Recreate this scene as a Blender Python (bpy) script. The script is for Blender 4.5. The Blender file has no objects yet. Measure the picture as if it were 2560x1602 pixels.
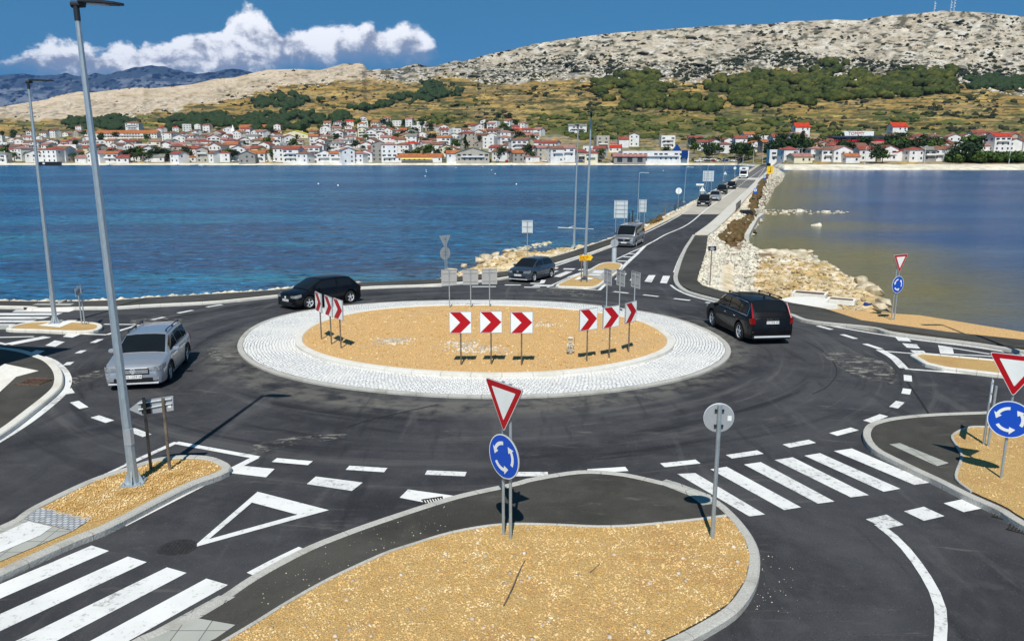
import bpy, bmesh, math, random
import numpy as np
from mathutils import Vector, Matrix
from mathutils.geometry import tessellate_polygon
R=math.radians; rnd=random.Random(7)
scene=bpy.context.scene; COL=scene.collection
# ---------------------------------------------------------------- camera, sky, sun, exposure
FPX=1950.; HZ=376.; CZ=9.95; PT=math.atan((801-HZ)/FPX)
cd=bpy.data.cameras.new('camera'); cam=bpy.data.objects.new('camera',cd); COL.objects.link(cam)
cd.sensor_width=36; cd.sensor_fit='HORIZONTAL'; cd.lens=FPX/2560*36; cd.clip_start=.5; cd.clip_end=60000
cam.location=(0,0,CZ); cam.rotation_euler=(math.pi/2-PT,0,0); scene.camera=cam
SUN_EL=54.; SUN_AZ=4.5
sd=bpy.data.lights.new('sun','SUN'); sd.energy=4.4; sd.angle=R(.5); sd.color=(1,.965,.9)
so=bpy.data.objects.new('sun',sd); COL.objects.link(so)
v=Vector((math.sin(R(SUN_AZ))*math.cos(R(SUN_EL)),math.cos(R(SUN_AZ))*math.cos(R(SUN_EL)),-math.sin(R(SUN_EL))))
so.rotation_euler=v.to_track_quat('-Z','Y').to_euler()
w=bpy.data.worlds.new('World'); scene.world=w; w.use_nodes=True
scene.view_settings.view_transform='Standard'; scene.view_settings.look='None'
scene.view_settings.exposure=.18; scene.view_settings.gamma=1
scene.render.resolution_x=1024; scene.render.resolution_y=640
class NB:
    def __init__(s,nt): s.nt=nt; s.n=nt.nodes; s.l=nt.links
    def add(s,t,**k):
        n=s.n.new(t)
        for a,b in k.items(): setattr(n,a,b)
        return n
    def put(s,sock,v):
        if isinstance(v,bpy.types.NodeSocket): s.l.new(v,sock)
        elif v is not None: sock.default_value=v
    def math(s,op,a,b=None,c=None,clamp=False):
        n=s.add('ShaderNodeMath',operation=op,use_clamp=clamp)
        for i,x in enumerate((a,b,c)):
            if x is not None: s.put(n.inputs[i],x)
        return n.outputs[0]
    def mix(s,f,a,b,bt='MIX'):
        n=s.add('ShaderNodeMix',data_type='RGBA',blend_type=bt); n.clamp_factor=True
        s.put(n.inputs[0],f); s.put(n.inputs[6],a if not isinstance(a,tuple) else (*a[:3],1)); s.put(n.inputs[7],b if not isinstance(b,tuple) else (*b[:3],1))
        return n.outputs[2]
    def noise(s,vec,sc,det=4,rough=.55,dist=0.):
        n=s.add('ShaderNodeTexNoise'); s.put(n.inputs['Vector'],vec); n.inputs['Scale'].default_value=sc
        n.inputs['Detail'].default_value=det; n.inputs['Roughness'].default_value=rough; n.inputs['Distortion'].default_value=dist
        return n.outputs['Fac']
    def ramp(s,f,stops,interp='LINEAR'):
        n=s.add('ShaderNodeValToRGB'); n.color_ramp.interpolation=interp; el=n.color_ramp.elements
        for i,(p,c) in enumerate(stops):
            e=el[i] if i<2 else el.new(p)
            e.position=p; c=(c,c,c) if not isinstance(c,tuple) else c; e.color=(*c[:3],1)
        s.put(n.inputs[0],f); return n.outputs[0]
    def smooth(s,x,a,b):
        n=s.add('ShaderNodeMapRange',interpolation_type='SMOOTHSTEP'); s.put(n.inputs[0],x)
        s.put(n.inputs[1],a); s.put(n.inputs[2],b); return n.outputs[0]
    def comb(s,x,y,z):
        n=s.add('ShaderNodeCombineXYZ'); s.put(n.inputs[0],x); s.put(n.inputs[1],y); s.put(n.inputs[2],z); return n.outputs[0]
    def sep(s,v):
        n=s.add('ShaderNodeSeparateXYZ'); s.put(n.inputs[0],v); return n.outputs
    def mapv(s,v,scale,loc=(0,0,0)):
        n=s.add('ShaderNodeMapping'); s.put(n.inputs[0],v); n.inputs['Scale'].default_value=scale; n.inputs['Location'].default_value=loc; return n.outputs[0]
def build_world():
    b=NB(w.node_tree); w.node_tree.nodes.clear()
    sky=b.add('ShaderNodeTexSky',sky_type='NISHITA'); sky.sun_disc=False; sky.sun_elevation=R(SUN_EL); sky.sun_rotation=R(180+SUN_AZ)
    sky.altitude=1500; sky.air_density=1.; sky.dust_density=.15; sky.ozone_density=4.
    hs=b.add('ShaderNodeHueSaturation'); hs.inputs['Saturation'].default_value=1.24; hs.inputs['Hue'].default_value=.474; hs.inputs['Value'].default_value=1.22; b.l.new(sky.outputs[0],hs.inputs['Color']); tv=b.add('ShaderNodeTexCoord').outputs['Generated']; x0,y0,z0=b.sep(tv); nv=b.add('ShaderNodeVectorMath',operation='NORMALIZE'); b.put(nv.inputs[0],b.comb(x0,y0,b.math('ADD',b.math('MULTIPLY',b.math('MAXIMUM',z0,0.),.8),.30))); b.l.new(nv.outputs[0],sky.inputs[0])
    tc=b.add('ShaderNodeTexCoord'); x,y,z=b.sep(tc.outputs['Generated'])
    ys=b.math('MAXIMUM',y,.02); u=b.math('DIVIDE',x,ys); vv=b.math('DIVIDE',z,ys)
    # a bank of cumulus standing behind the mountains: top and base heights by bearing
    X0,X1=-.70,-.04
    _s,_c=math.sin(PT),math.cos(PT)
    def dv(p): q=-(p[1]-801)/1950; d=_c+q*_s; return (p[0]-1280)/1950/d,(-_s+q*_c)/d
    def prof(pts):
        f=b.math('DIVIDE',b.math('SUBTRACT',u,X0),X1-X0,clamp=True); pts=[dv(p) for p in pts]
        return b.math('MULTIPLY',b.ramp(f,[((p[0]-X0)/(X1-X0),p[1]/.25) for p in pts]),.25)
    top=prof([(10,160),(50,136),(130,112),(215,120),(250,136),(300,112),(350,116),(420,112),(480,90),(556,88),(588,44),(622,24),(662,46),(700,84),(780,88),(860,80),(925,60),(965,78),(1010,58),(1045,72),(1075,105),(1095,130),(1110,190)])
    bot=prof([(10,160),(70,180),(150,196),(300,205),(560,205),(660,190),(720,172),(850,160),(900,150),(1000,152),(1060,158),(1095,130)])
    uv=b.comb(b.math('MULTIPLY',u,1.0),b.math('MULTIPLY',vv,1.25),0.)
    n1=b.noise(uv,19,9,.58,.25); n2=b.noise(uv,60,6,.6); n3=b.noise(b.comb(b.math('ADD',u,-.003),b.math('MULTIPLY',b.math('ADD',vv,.008),1.25),0.),17,9,.55,.2)
    nn=b.math('ADD',b.math('MULTIPLY',b.math('SUBTRACT',n1,.5),.05),b.math('MULTIPLY',b.math('SUBTRACT',n2,.5),.018))
    dt=b.math('ADD',b.math('ADD',b.math('SUBTRACT',top,vv),.004),nn); db=b.math('ADD',b.math('SUBTRACT',vv,bot),b.math('MULTIPLY',nn,.8))
    dens=b.math('MULTIPLY',b.smooth(dt,-.002,.007),b.smooth(db,-.012,.022))
    rel=b.math('DIVIDE',b.math('SUBTRACT',vv,bot),b.math('MAXIMUM',b.math('SUBTRACT',top,bot),.01))
    sh=b.math('ADD',b.math('ADD',b.math('MULTIPLY',b.math('SUBTRACT',n1,.5),2.0),b.math('MULTIPLY',b.math('SUBTRACT',n1,n3),2.6)),b.math('ADD',b.math('MULTIPLY',b.math('SUBTRACT',n2,.5),1.2),b.math('MULTIPLY',rel,1.05)))
    light=b.smooth(sh,.05,.95)
    cc=b.mix(light,(.40,.44,.54),(1.5,1.5,1.5))
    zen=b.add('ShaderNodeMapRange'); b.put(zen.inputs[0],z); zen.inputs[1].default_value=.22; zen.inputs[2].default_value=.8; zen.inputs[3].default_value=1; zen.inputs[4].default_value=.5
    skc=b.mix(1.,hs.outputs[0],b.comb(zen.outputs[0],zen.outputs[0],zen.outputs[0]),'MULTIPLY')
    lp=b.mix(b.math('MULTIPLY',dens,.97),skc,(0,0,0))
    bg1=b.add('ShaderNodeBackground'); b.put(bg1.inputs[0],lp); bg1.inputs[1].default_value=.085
    bg2=b.add('ShaderNodeBackground'); b.put(bg2.inputs[0],cc); b.put(bg2.inputs[1],b.math('MULTIPLY',dens,.74))
    ad=b.add('ShaderNodeAddShader'); b.l.new(bg1.outputs[0],ad.inputs[0]); b.l.new(bg2.outputs[0],ad.inputs[1])
    out=b.add('ShaderNodeOutputWorld'); b.l.new(ad.outputs[0],out.inputs[0])
build_world()
# ---------------------------------------------------------------- survey helpers
KN=[(-186,9.95),(0,3.44),(56,1.49),(67,1.21),(78,1.16),(93,1.49),(112,2.05),(140,2.42),(186,2.6),(279,2.2),(446,1.9),(3000,1.9)]
KX=[k[0] for k in KN]; KZ=[k[1] for k in KN]
def zr(y): return float(np.interp(y,KX,KZ))
SP,CP=math.sin(PT),math.cos(PT)
def ray(px,py):
    x=(px-1280)/FPX; y=-(py-801)/FPX
    d=CP+y*SP; return x/d,(-SP+y*CP)/d
_ys=np.concatenate([np.arange(2,150,.25),np.arange(150,900,2)]); _zs=np.interp(_ys,KX,KZ)
def P(px,py,dz=0.):
    rx,rz=ray(px,py); f=CZ+rz*_ys-_zs-dz; i=int(np.argmax(f<0))
    a,b2=_ys[i-1],_ys[i]; t=f[i-1]/(f[i-1]-f[i]); y=a+(b2-a)*t
    return Vector((rx*y,y,zr(y)+dz))
def PZ(px,py,z=0.):
    rx,rz=ray(px,py); t=(z-CZ)/rz; return Vector((rx*t,t,z))
def at(px,py,Y):
    rx,rz=ray(px,py); return Vector((rx*Y,Y,CZ+rz*Y))
def xy(pts,dz=0.): return [P(*p,dz).xy for p in pts]
def cr(pts,n=6,closed=False):
    out=[]; m=len(pts); pts=[Vector(p) for p in pts]
    for i in range(m if closed else m-1):
        g=lambda k: pts[k%m] if closed else pts[min(max(k,0),m-1)]
        p0,p1,p2,p3=g(i-1),g(i),g(i+1),g(i+2)
        for j in range(n):
            t=j/n; out.append(.5*((2*p1)+(p2-p0)*t+(2*p0-5*p1+4*p2-p3)*t*t+(3*p1-p0-3*p2+p3)*t**3))
    if not closed: out.append(pts[-1])
    return out
def resample(pts,step):
    pts=[Vector(p) for p in pts]; out=[pts[0]]; acc=0
    for a,b2 in zip(pts,pts[1:]):
        L=(b2-a).length
        if L<1e-6: continue
        d=step-acc
        while d<=L: out.append(a+(b2-a)*(d/L)); d+=step
        acc=L-(d-step)
    if (out[-1]-pts[-1]).length>step*.2: out.append(pts[-1])
    return out
# ---------------------------------------------------------------- object helpers
def tag(o,label=None,cat=None,group=None,kind=None):
    if label: o['label']=label
    if cat: o['category']=cat
    if group: o['group']=group
    if kind: o['kind']=kind
    return o
def obj(name,me,mat=None,parent=None,loc=None):
    if isinstance(me,bmesh.types.BMesh):
        bm=me; me=bpy.data.meshes.new(name); bm.to_mesh(me); bm.free()
    if mat and not me.materials:
        for m_ in (mat if isinstance(mat,(list,tuple)) else [mat]): me.materials.append(m_)
    o=bpy.data.objects.new(name,me); COL.objects.link(o)
    if parent: o.parent=parent
    if loc is not None: o.location=loc
    return o
def empty(name,loc,rz=0.,label=None,cat=None,group=None):
    o=bpy.data.objects.new(name,None); COL.objects.link(o); o.location=loc; o.rotation_euler=(0,0,rz); o.empty_display_size=.2
    return tag(o,label,cat,group)
def struct(name,me,mat,parent=None):
    o=obj(name,me,mat,parent)
    if not parent: o['kind']='structure'
    return o
def npmesh(name,V,F,smooth=False):
    me=bpy.data.meshes.new(name); V=np.asarray(V,np.float32); F=np.asarray(F,np.int32)
    me.vertices.add(len(V)); me.vertices.foreach_set('co',V.ravel())
    k=F.shape[1]; me.loops.add(F.size); me.loops.foreach_set('vertex_index',F.ravel())
    me.polygons.add(len(F)); me.polygons.foreach_set('loop_start',np.arange(len(F),dtype=np.int32)*k); me.polygons.foreach_set('loop_total',np.full(len(F),k,np.int32))
    if smooth: me.polygons.foreach_set('use_smooth',np.ones(len(F),bool))
    me.update(calc_edges=True); return me
def box(bm,c,s,rz=0.,bev=0.,M=None,taper=None):
    r=bmesh.ops.create_cube(bm,size=1); vs=r['verts']
    for v in vs:
        v.co.x*=s[0]; v.co.y*=s[1]; v.co.z*=s[2]
        if taper and v.co.z>0: v.co.x*=taper; v.co.y*=taper
    if bev:
        es=list({e for v in vs for e in v.link_edges}); r2=bmesh.ops.bevel(bm,geom=es,offset=bev,segments=2,affect='EDGES'); vs=list({v for f in r2['faces'] for v in f.verts}|{v for v in vs if v.is_valid})
    bmesh.ops.rotate(bm,verts=vs,cent=(0,0,0),matrix=Matrix.Rotation(rz,3,'Z')); bmesh.ops.translate(bm,verts=vs,vec=c)
    if M is not None: bmesh.ops.transform(bm,matrix=M,verts=vs)
    return vs
def tube(bm,a,b2,r0,r1=None,n=12,caps=True):
    a=Vector(a); b2=Vector(b2); r1=r0 if r1 is None else r1; d=b2-a; q=d.to_track_quat('Z','Y').to_matrix().to_4x4()
    r=bmesh.ops.create_cone(bm,cap_ends=caps,segments=n,radius1=r0,radius2=r1,depth=d.length,matrix=Matrix.Translation((a+b2)/2)@q)
    return r['verts']
def prism(bm,pts,y0,y1,M=None):
    # polygon in xz, extruded along y
    a=[bm.verts.new((p[0],y0,p[1])) for p in pts]; c=[bm.verts.new((p[0],y1,p[1])) for p in pts]; n=len(pts)
    bm.faces.new(a); bm.faces.new(c[::-1])
    for i in range(n): bm.faces.new((a[(i+1)%n],a[i],c[i],c[(i+1)%n]))
    bmesh.ops.recalc_face_normals(bm,faces=bm.faces[:])
    if M is not None: bmesh.ops.transform(bm,matrix=M,verts=a+c)
    return a+c
def smooth(bm,ang=40):
    for f in bm.faces: f.smooth=True
    for e in bm.edges:
        if len(e.link_faces)==2 and e.calc_face_angle(0)>R(ang): e.smooth=False
def sheet(name,pts,dz,mat,parent=None,skirt=0.,kind=True,zf=None):
    """flat polygon (world xy) laid on the graded ground, dz above it"""
    bm=bmesh.new(); vs=[bm.verts.new((p[0],p[1],0)) for p in pts]
    for t in tessellate_polygon([[Vector((p[0],p[1],0)) for p in pts]]):
        try: bm.faces.new([vs[i] for i in t])
        except ValueError: pass
    bmesh.ops.recalc_face_normals(bm,faces=bm.faces[:])
    if sum(f.normal.z for f in bm.faces)<0: bmesh.ops.reverse_faces(bm,faces=bm.faces[:])
    ys=[p[1] for p in pts]
    for k in KX:
        if min(ys)<k<max(ys): bmesh.ops.bisect_plane(bm,geom=bm.verts[:]+bm.edges[:]+bm.faces[:],plane_co=(0,k,0),plane_no=(0,1,0))
    for v in bm.verts: v.co.z=(zf or zr)(v.co.y)+dz
    if skirt:
        be=[e for e in bm.edges if e.is_boundary]; r=bmesh.ops.extrude_edge_only(bm,edges=be)
        for v in r['geom']:
            if isinstance(v,bmesh.types.BMVert): v.co.z-=skirt
        bmesh.ops.recalc_face_normals(bm,faces=bm.faces[:])
    return struct(name,bm,mat,parent)
def strip(bm,pts,w_,dz,h=0.,step=.6,stone=0.,gap=.012,off=0.,closed=False):
    """ribbon along a polyline; h>0 makes kerb stones of length 'stone'"""
    pts=[Vector(p) for p in pts]
    if closed: pts=pts+[pts[0]]
    P_=resample(pts,step); n=len(P_); T=[]
    for i in range(n):
        t=(P_[min(i+1,n-1)]-P_[max(i-1,0)])
        if closed and i in (0,n-1): t=P_[1]-P_[-2]
        T.append(t.normalized())
    N=[Vector((-t.y,t.x)) for t in T]
    prof=[(-w_/2,0),(w_/2,0)] if not h else [(-w_/2,-.25),(-w_/2,h-.012),(-w_/2+.012,h),(w_/2-.03,h),(w_/2,h-.03),(w_/2,-.25)]
    segs=[]
    if stone:
        k=max(1,int(round(stone/step)))
        segs=[list(range(i,min(i+k+1,n))) for i in range(0,n-1,k)]
    else: segs=[list(range(n))]
    for s in segs:
        if len(s)<2: continue
        rings=[]
        for j,i in enumerate(s):
            c=P_[i].copy()
            if stone and j==0: c+=T[i]*gap/2
            if stone and j==len(s)-1: c-=T[i]*gap/2
            jz=dz
            rings.append([bm.verts.new((c.x+N[i].x*(q+off),c.y+N[i].y*(q+off),zr(c.y)+jz+z)) for q,z in prof])
        for a,b2 in zip(rings,rings[1:]):
            for q in range(len(prof)-1): bm.faces.new((a[q],b2[q],b2[q+1],a[q+1]))
        if stone:
            bm.faces.new(rings[0]); bm.faces.new(rings[-1][::-1])
    bmesh.ops.recalc_face_normals(bm,faces=bm.faces[:])
    if not h and sum(f.normal.z for f in bm.faces)<0: bmesh.ops.reverse_faces(bm,faces=bm.faces[:])
def ribbon(name,pts,w_,dz,mat,parent=None,**k):
    bm=bmesh.new(); strip(bm,pts,w_,dz,**k); return struct(name,bm,mat,parent)
def textmesh(s,size,ext=.001,align='CENTER'):
    c=bpy.data.curves.new('t','FONT'); c.body=s; c.size=size; c.extrude=ext; c.align_x=align; c.align_y='CENTER'; c.resolution_u=2
    o=bpy.data.objects.new('t',c); COL.objects.link(o); bpy.context.view_layer.update()
    me=bpy.data.meshes.new_from_object(o.evaluated_get(bpy.context.evaluated_depsgraph_get())); bpy.data.objects.remove(o); return me
# numpy value noise
def _h(ix,iy,s): 
    n=(ix*374761393+iy*668265263+s*1274126177)&0x7fffffff; n=((n^(n>>13))*1274126177)&0x7fffffff; return ((n^(n>>16))&0xffff)/65535.
def vn(x,y,s=0):
    x=np.asarray(x,float); y=np.asarray(y,float); ix=np.floor(x).astype(np.int64); iy=np.floor(y).astype(np.int64); fx=x-ix; fy=y-iy
    fx=fx*fx*(3-2*fx); fy=fy*fy*(3-2*fy)
    return (_h(ix,iy,s)*(1-fx)+_h(ix+1,iy,s)*fx)*(1-fy)+(_h(ix,iy+1,s)*(1-fx)+_h(ix+1,iy+1,s)*fx)*fy
def fbm(x,y,o=4,s=0,g=.5):
    a=1.; t=0; m=0
    for i in range(o): t=t+a*vn(x,y,s+i*17); m+=a; a*=g; x=x*2.03+5.1; y=y*2.03+3.7
    return t/m
def inpoly(px,py,poly):
    px=np.asarray(px,float); py=np.asarray(py,float); r=np.zeros(px.shape,bool); n=len(poly)
    for i in range(n):
        x1,y1=poly[i][0],poly[i][1]; x2,y2=poly[(i+1)%n][0],poly[(i+1)%n][1]
        c=((y1>py)!=(y2>py))&(px<(x2-x1)*(py-y1)/((y2-y1) or 1e-9)+x1); r^=c
    return r
def pdist(px,py,poly):
    d=np.full(np.shape(px),1e9); n=len(poly)
    for i in range(n):
        ax,ay=poly[i][0],poly[i][1]; bx,by=poly[(i+1)%n][0]-ax,poly[(i+1)%n][1]-ay; L=bx*bx+by*by+1e-12
        t=np.clip(((px-ax)*bx+(py-ay)*by)/L,0,1); d=np.minimum(d,np.hypot(px-ax-t*bx,py-ay-t*by))
    return d
# ---------------------------------------------------------------- materials
MATS={}
def base(name):
    m=bpy.data.materials.new(name); m.use_nodes=True; b=NB(m.node_tree); p=m.node_tree.nodes['Principled BSDF']; MATS[name]=m; return m,b,p
def coords(b): return b.add('ShaderNodeTexCoord').outputs['Object']
def bump(b,p,h,strength,dist):
    n=b.add('ShaderNodeBump'); n.inputs['Strength'].default_value=strength; n.inputs['Distance'].default_value=dist; b.put(n.inputs['Height'],h); b.l.new(n.outputs[0],p.inputs['Normal'])
def simple(name,c,rough=.6,metal=0.,var=.12,sc=3.,bmp=0.,coat=0.,c2=None,emit=None,spec=.5):
    m,b,p=base(name); co=coords(b); n=b.noise(co,sc,5)
    lo=tuple(x*(1-var) for x in c); hi=c2 or tuple(min(1,x*(1+var)) for x in c)
    b.put(p.inputs['Base Color'],b.mix(b.smooth(n,.3,.7),lo,hi)); p.inputs['Roughness'].default_value=rough; p.inputs['Metallic'].default_value=metal
    p.inputs['Specular IOR Level'].default_value=spec
    if coat: p.inputs['Coat Weight'].default_value=coat; p.inputs['Coat Roughness'].default_value=.04
    if bmp: bump(b,p,b.noise(co,sc*8,3),bmp,.01)
    return m
def asphalt(name,c1,c2,dust,ringed=False):
    m,b,p=base(name); co=coords(b)
    n1=b.noise(co,.22,6,.65,.6); n2=b.noise(co,1.7,6,.6); n3=b.noise(co,38,3,.7); n4=b.noise(b.mapv(co,(.5,2.4,1)),.9,7,.72,.8)
    c=b.mix(b.smooth(n1,.32,.68),c1,c2); c=b.mix(b.math('MULTIPLY',b.smooth(n2,.45,.75),.5),c,tuple(x*1.25 for x in c2))
    c=b.mix(b.math('MULTIPLY',b.smooth(n4,.58,.78),dust),c,(.20,.19,.165))
    if ringed:
        x,y,z=b.sep(co); dx=b.math('SUBTRACT',x,-1.25); dy=b.math('SUBTRACT',y,31.4); r=b.math('SQRT',b.math('ADD',b.math('MULTIPLY',dx,dx),b.math('MULTIPLY',dy,dy))); an=b.math('ARCTAN2',dy,dx)
        q=b.noise(b.comb(b.math('MULTIPLY',r,1.1),b.math('MULTIPLY',an,1.3),0.),1.,5,.6,.5); q2=b.noise(b.comb(b.math('MULTIPLY',r,5.),b.math('MULTIPLY',an,2.2),3.),1.,5,.7,.3); inn=b.smooth(r,19.,15.)
        c=b.mix(b.math('MULTIPLY',b.math('MULTIPLY',b.smooth(q,.52,.70),inn),.75),c,(.105,.103,.100)); c=b.mix(b.math('MULTIPLY',b.math('MULTIPLY',b.smooth(q,.46,.34),inn),.75),c,(.014,.014,.016)); c=b.mix(b.math('MULTIPLY',b.math('MULTIPLY',b.smooth(q2,.60,.78),inn),.4),c,(.16,.155,.145))
        edge=b.math('MULTIPLY',b.math('MULTIPLY',b.smooth(r,8.5,9.8),b.smooth(r,11.2,10.),),b.smooth(n2,.35,.6)); c=b.mix(b.math('MULTIPLY',edge,.5),c,(.19,.18,.15))
        tr=b.noise(b.mapv(co,(1.3,.16,1)),1.,5,.6,.4); c=b.mix(b.math('MULTIPLY',b.smooth(tr,.56,.72),.4),c,(.12,.118,.115)); c=b.mix(b.math('MULTIPLY',b.smooth(tr,.42,.3),.5),c,(.016,.016,.018))
    c=b.mix(b.smooth(n3,.60,.78),c,(.17,.165,.155)); c=b.mix(b.smooth(n3,.42,.26),c,(.010,.010,.011))
    b.put(p.inputs['Base Color'],c); b.put(p.inputs['Roughness'],b.math('ADD',.72,b.math('MULTIPLY',n2,.2))); p.inputs['Specular IOR Level'].default_value=.3
    bump(b,p,n3,.55,.012); return m
asphalt('road_asphalt',(.026,.026,.030),(.060,.060,.064),.6,True)
asphalt('pavement_asphalt',(.038,.036,.030),(.072,.068,.058),.85)
asphalt('old_asphalt',(.11,.105,.10),(.17,.165,.155),.3)
def speck(name,cols,sc,bmp,rough=.9,big=.3,bigc=None):
    m,b,p=base(name); co=coords(b); n=b.noise(co,sc,3,.75); k=len(cols)
    c=b.ramp(n,[(.28+.44*i/(k-1),cols[i]) for i in range(k)]); n2=b.noise(co,big,5,.6)
    if bigc: c=b.mix(b.math('MULTIPLY',b.smooth(n2,.5,.68),.75),c,bigc)
    vo=b.add('ShaderNodeTexVoronoi'); b.put(vo.inputs['Vector'],co); vo.inputs['Scale'].default_value=sc*.55
    c=b.mix(b.math('MULTIPLY',b.smooth(vo.outputs['Distance'],.42,.75),.55 if bmp>.3 else .1),c,tuple(x*.32 for x in cols[len(cols)//2]))
    b.put(p.inputs['Base Color'],c); p.inputs['Roughness'].default_value=rough; p.inputs['Specular IOR Level'].default_value=.2
    bump(b,p,b.math('SUBTRACT',n,vo.outputs['Distance']),bmp,.03); return m
speck('gravel',[(.28,.14,.045),(.58,.34,.11),(.75,.52,.22),(.88,.74,.46)],85,.7,big=.8,bigc=(.58,.34,.14))
speck('gravel_fine',[(.40,.20,.07),(.66,.40,.16),(.78,.50,.22),(.88,.70,.44)],42,.6,big=.35,bigc=(.66,.44,.22))
speck('rubble_ground',[(.25,.20,.12),(.55,.47,.32),(.72,.66,.52),(.85,.8,.68)],6,.9,big=.25,bigc=(.62,.47,.24))
def paint(name,c,wear):
    m,b,p=base(name); co=coords(b); n=b.noise(co,9,7,.75); n2=b.noise(co,.9,3); s=b.noise(co,70,2,.6)
    col=b.mix(b.smooth(n2,.3,.7),c,tuple(x*.86 for x in c)); k=b.math('MULTIPLY',b.smooth(b.math('ADD',n,b.math('MULTIPLY',n2,.35)),.70,.86),wear*.75)
    col=b.mix(k,col,(.16,.16,.15)); col=b.mix(b.math('MULTIPLY',b.smooth(s,.62,.75),.25),col,(.3,.3,.29))
    b.put(p.inputs['Base Color'],col); p.inputs['Roughness'].default_value=.65; return m
paint('line_paint',(.78,.78,.76),1.)
speck('kerb_stone',[(.30,.295,.27),(.42,.41,.38),(.50,.49,.45),(.56,.55,.50)],45,.25,big=1.3,bigc=(.33,.32,.28))
speck('kerb_light',[(.52,.50,.45),(.66,.64,.58),(.74,.72,.66),(.8,.78,.7)],45,.25,big=1.,bigc=(.60,.57,.49))
speck('concrete',[(.44,.43,.38),(.54,.52,.46),(.60,.58,.52),(.66,.64,.58)],14,.2,big=.4,bigc=(.5,.47,.4))
speck('verge_sand',[(.44,.38,.28),(.62,.55,.42),(.70,.64,.50),(.80,.75,.64)],12,.4,big=.5,bigc=(.60,.47,.30))
speck('concrete_white',[(.66,.64,.58),(.76,.74,.68),(.8,.79,.73),(.84,.83,.78)],14,.2,big=.6,bigc=(.7,.67,.6))
speck('concrete_road',[(.34,.31,.26),(.42,.39,.33),(.47,.44,.37),(.52,.49,.42)],9,.2,big=.3,bigc=(.38,.35,.29))
speck('white_rock',[(.36,.31,.22),(.60,.55,.44),(.72,.68,.58),(.80,.77,.70)],3.,.7,big=.8,bigc=(.68,.60,.46))
speck('dark_scrub',[(.07,.045,.02),(.13,.085,.04),(.18,.12,.06),(.10,.10,.03)],6,.8,big=.5,bigc=(.07,.085,.025))
def tactile():
    m,b,p=base('tactile_slab'); co=coords(b); br=b.add('ShaderNodeTexBrick'); b.put(br.inputs['Vector'],co); br.offset=0
    br.inputs['Scale'].default_value=1; br.inputs['Brick Width'].default_value=.4; br.inputs['Row Height'].default_value=.4; br.inputs['Mortar Size'].default_value=.008
    br.inputs['Color1'].default_value=(.36,.37,.33,1); br.inputs['Color2'].default_value=(.43,.43,.39,1); br.inputs['Mortar'].default_value=(.12,.12,.11,1)
    wv=b.add('ShaderNodeTexWave'); b.put(wv.inputs[0],co); wv.inputs['Scale'].default_value=6.; n=b.noise(co,2,5)
    b.put(p.inputs['Base Color'],b.mix(b.math('MULTIPLY',b.smooth(n,.4,.7),.3),br.outputs[0],(.22,.22,.2))); p.inputs['Roughness'].default_value=.85; bump(b,p,wv.outputs[1],.4,.01)
tactile()
def cobble():
    m,b,p=base('cobbles'); uv=b.add('ShaderNodeTexCoord').outputs['UV']; co=coords(b)
    wob=b.noise(co,3,3); x,y,z=b.sep(uv); v2=b.comb(b.math('ADD',x,b.math('MULTIPLY',wob,.22)),b.math('ADD',y,b.math('MULTIPLY',b.noise(co,4,3),.16)),0.)
    br=b.add('ShaderNodeTexBrick'); b.put(br.inputs['Vector'],v2); br.offset=.5; br.inputs['Scale'].default_value=1
    br.inputs['Brick Width'].default_value=.15; br.inputs['Row Height'].default_value=.115; br.inputs['Mortar Size'].default_value=.014; br.inputs['Mortar Smooth'].default_value=.3
    br.inputs['Color1'].default_value=(.72,.72,.71,1); br.inputs['Color2'].default_value=(.92,.92,.90,1); br.inputs['Mortar'].default_value=(.20,.20,.19,1)
    n=b.noise(co,.5,5,.6); n2=b.noise(co,16,3)
    c=b.mix(b.math('MULTIPLY',b.smooth(n,.42,.72),.55),br.outputs[0],(.80,.78,.72)); c=b.mix(b.math('MULTIPLY',b.smooth(n2,.55,.8),.4),c,(.35,.35,.36))
    b.put(p.inputs['Base Color'],c); p.inputs['Roughness'].default_value=.75; bump(b,p,b.math('SUBTRACT',1.,br.outputs['Fac']),.5,.02)
cobble()
def galv(name,c1,c2,rough=.5,metal=.55):
    m,b,p=base(name); co=coords(b); vo=b.add('ShaderNodeTexVoronoi'); b.put(vo.inputs['Vector'],b.mapv(co,(1,1,.35))); vo.inputs['Scale'].default_value=26
    n=b.noise(b.mapv(co,(1,1,.15)),5,5); c=b.mix(b.math('ADD',b.math('MULTIPLY',n,.7),b.math('MULTIPLY',b.sep(vo.outputs['Color'])[0],.3)),c1,c2)
    b.put(p.inputs['Base Color'],c); p.inputs['Roughness'].default_value=rough; p.inputs['Metallic'].default_value=metal
galv('galvanised',(.30,.36,.40),(.52,.58,.62)); galv('sign_back',(.36,.38,.40),(.46,.48,.50),.55,.35); galv('galvanised_light',(.55,.60,.62),(.72,.76,.78),.5,.3)
simple('lamp_black',(.02,.022,.026),.45); simple('dark_metal',(.05,.05,.055),.5,.5); simple('lens',(.65,.67,.68),.2)
simple('sign_white',(.80,.82,.80),.35,var=.04); simple('sign_red',(.43,.004,.010),.35,var=.05,sc=.5); simple('sign_blue',(.008,.075,.50),.35,var=.05,sc=.5)
simple('sign_yellow',(.85,.52,.01),.4,var=.05); simple('sign_navy',(.015,.018,.05),.5); simple('sign_black',(.01,.01,.01),.5); simple('rust_post',(.20,.16,.12),.6,.3,.3,6); simple('post_brown',(.16,.14,.12),.7,0,.3,6)
simple('rust',(.13,.075,.05),.9,0,.5,10); simple('iron',(.035,.033,.032),.7,.4,.4,20,.4); simple('wood',(.20,.13,.08),.9,0,.3,9); simple('plastic_white',(.78,.79,.8),.5); simple('blue_plastic',(.01,.05,.25),.4)
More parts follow.
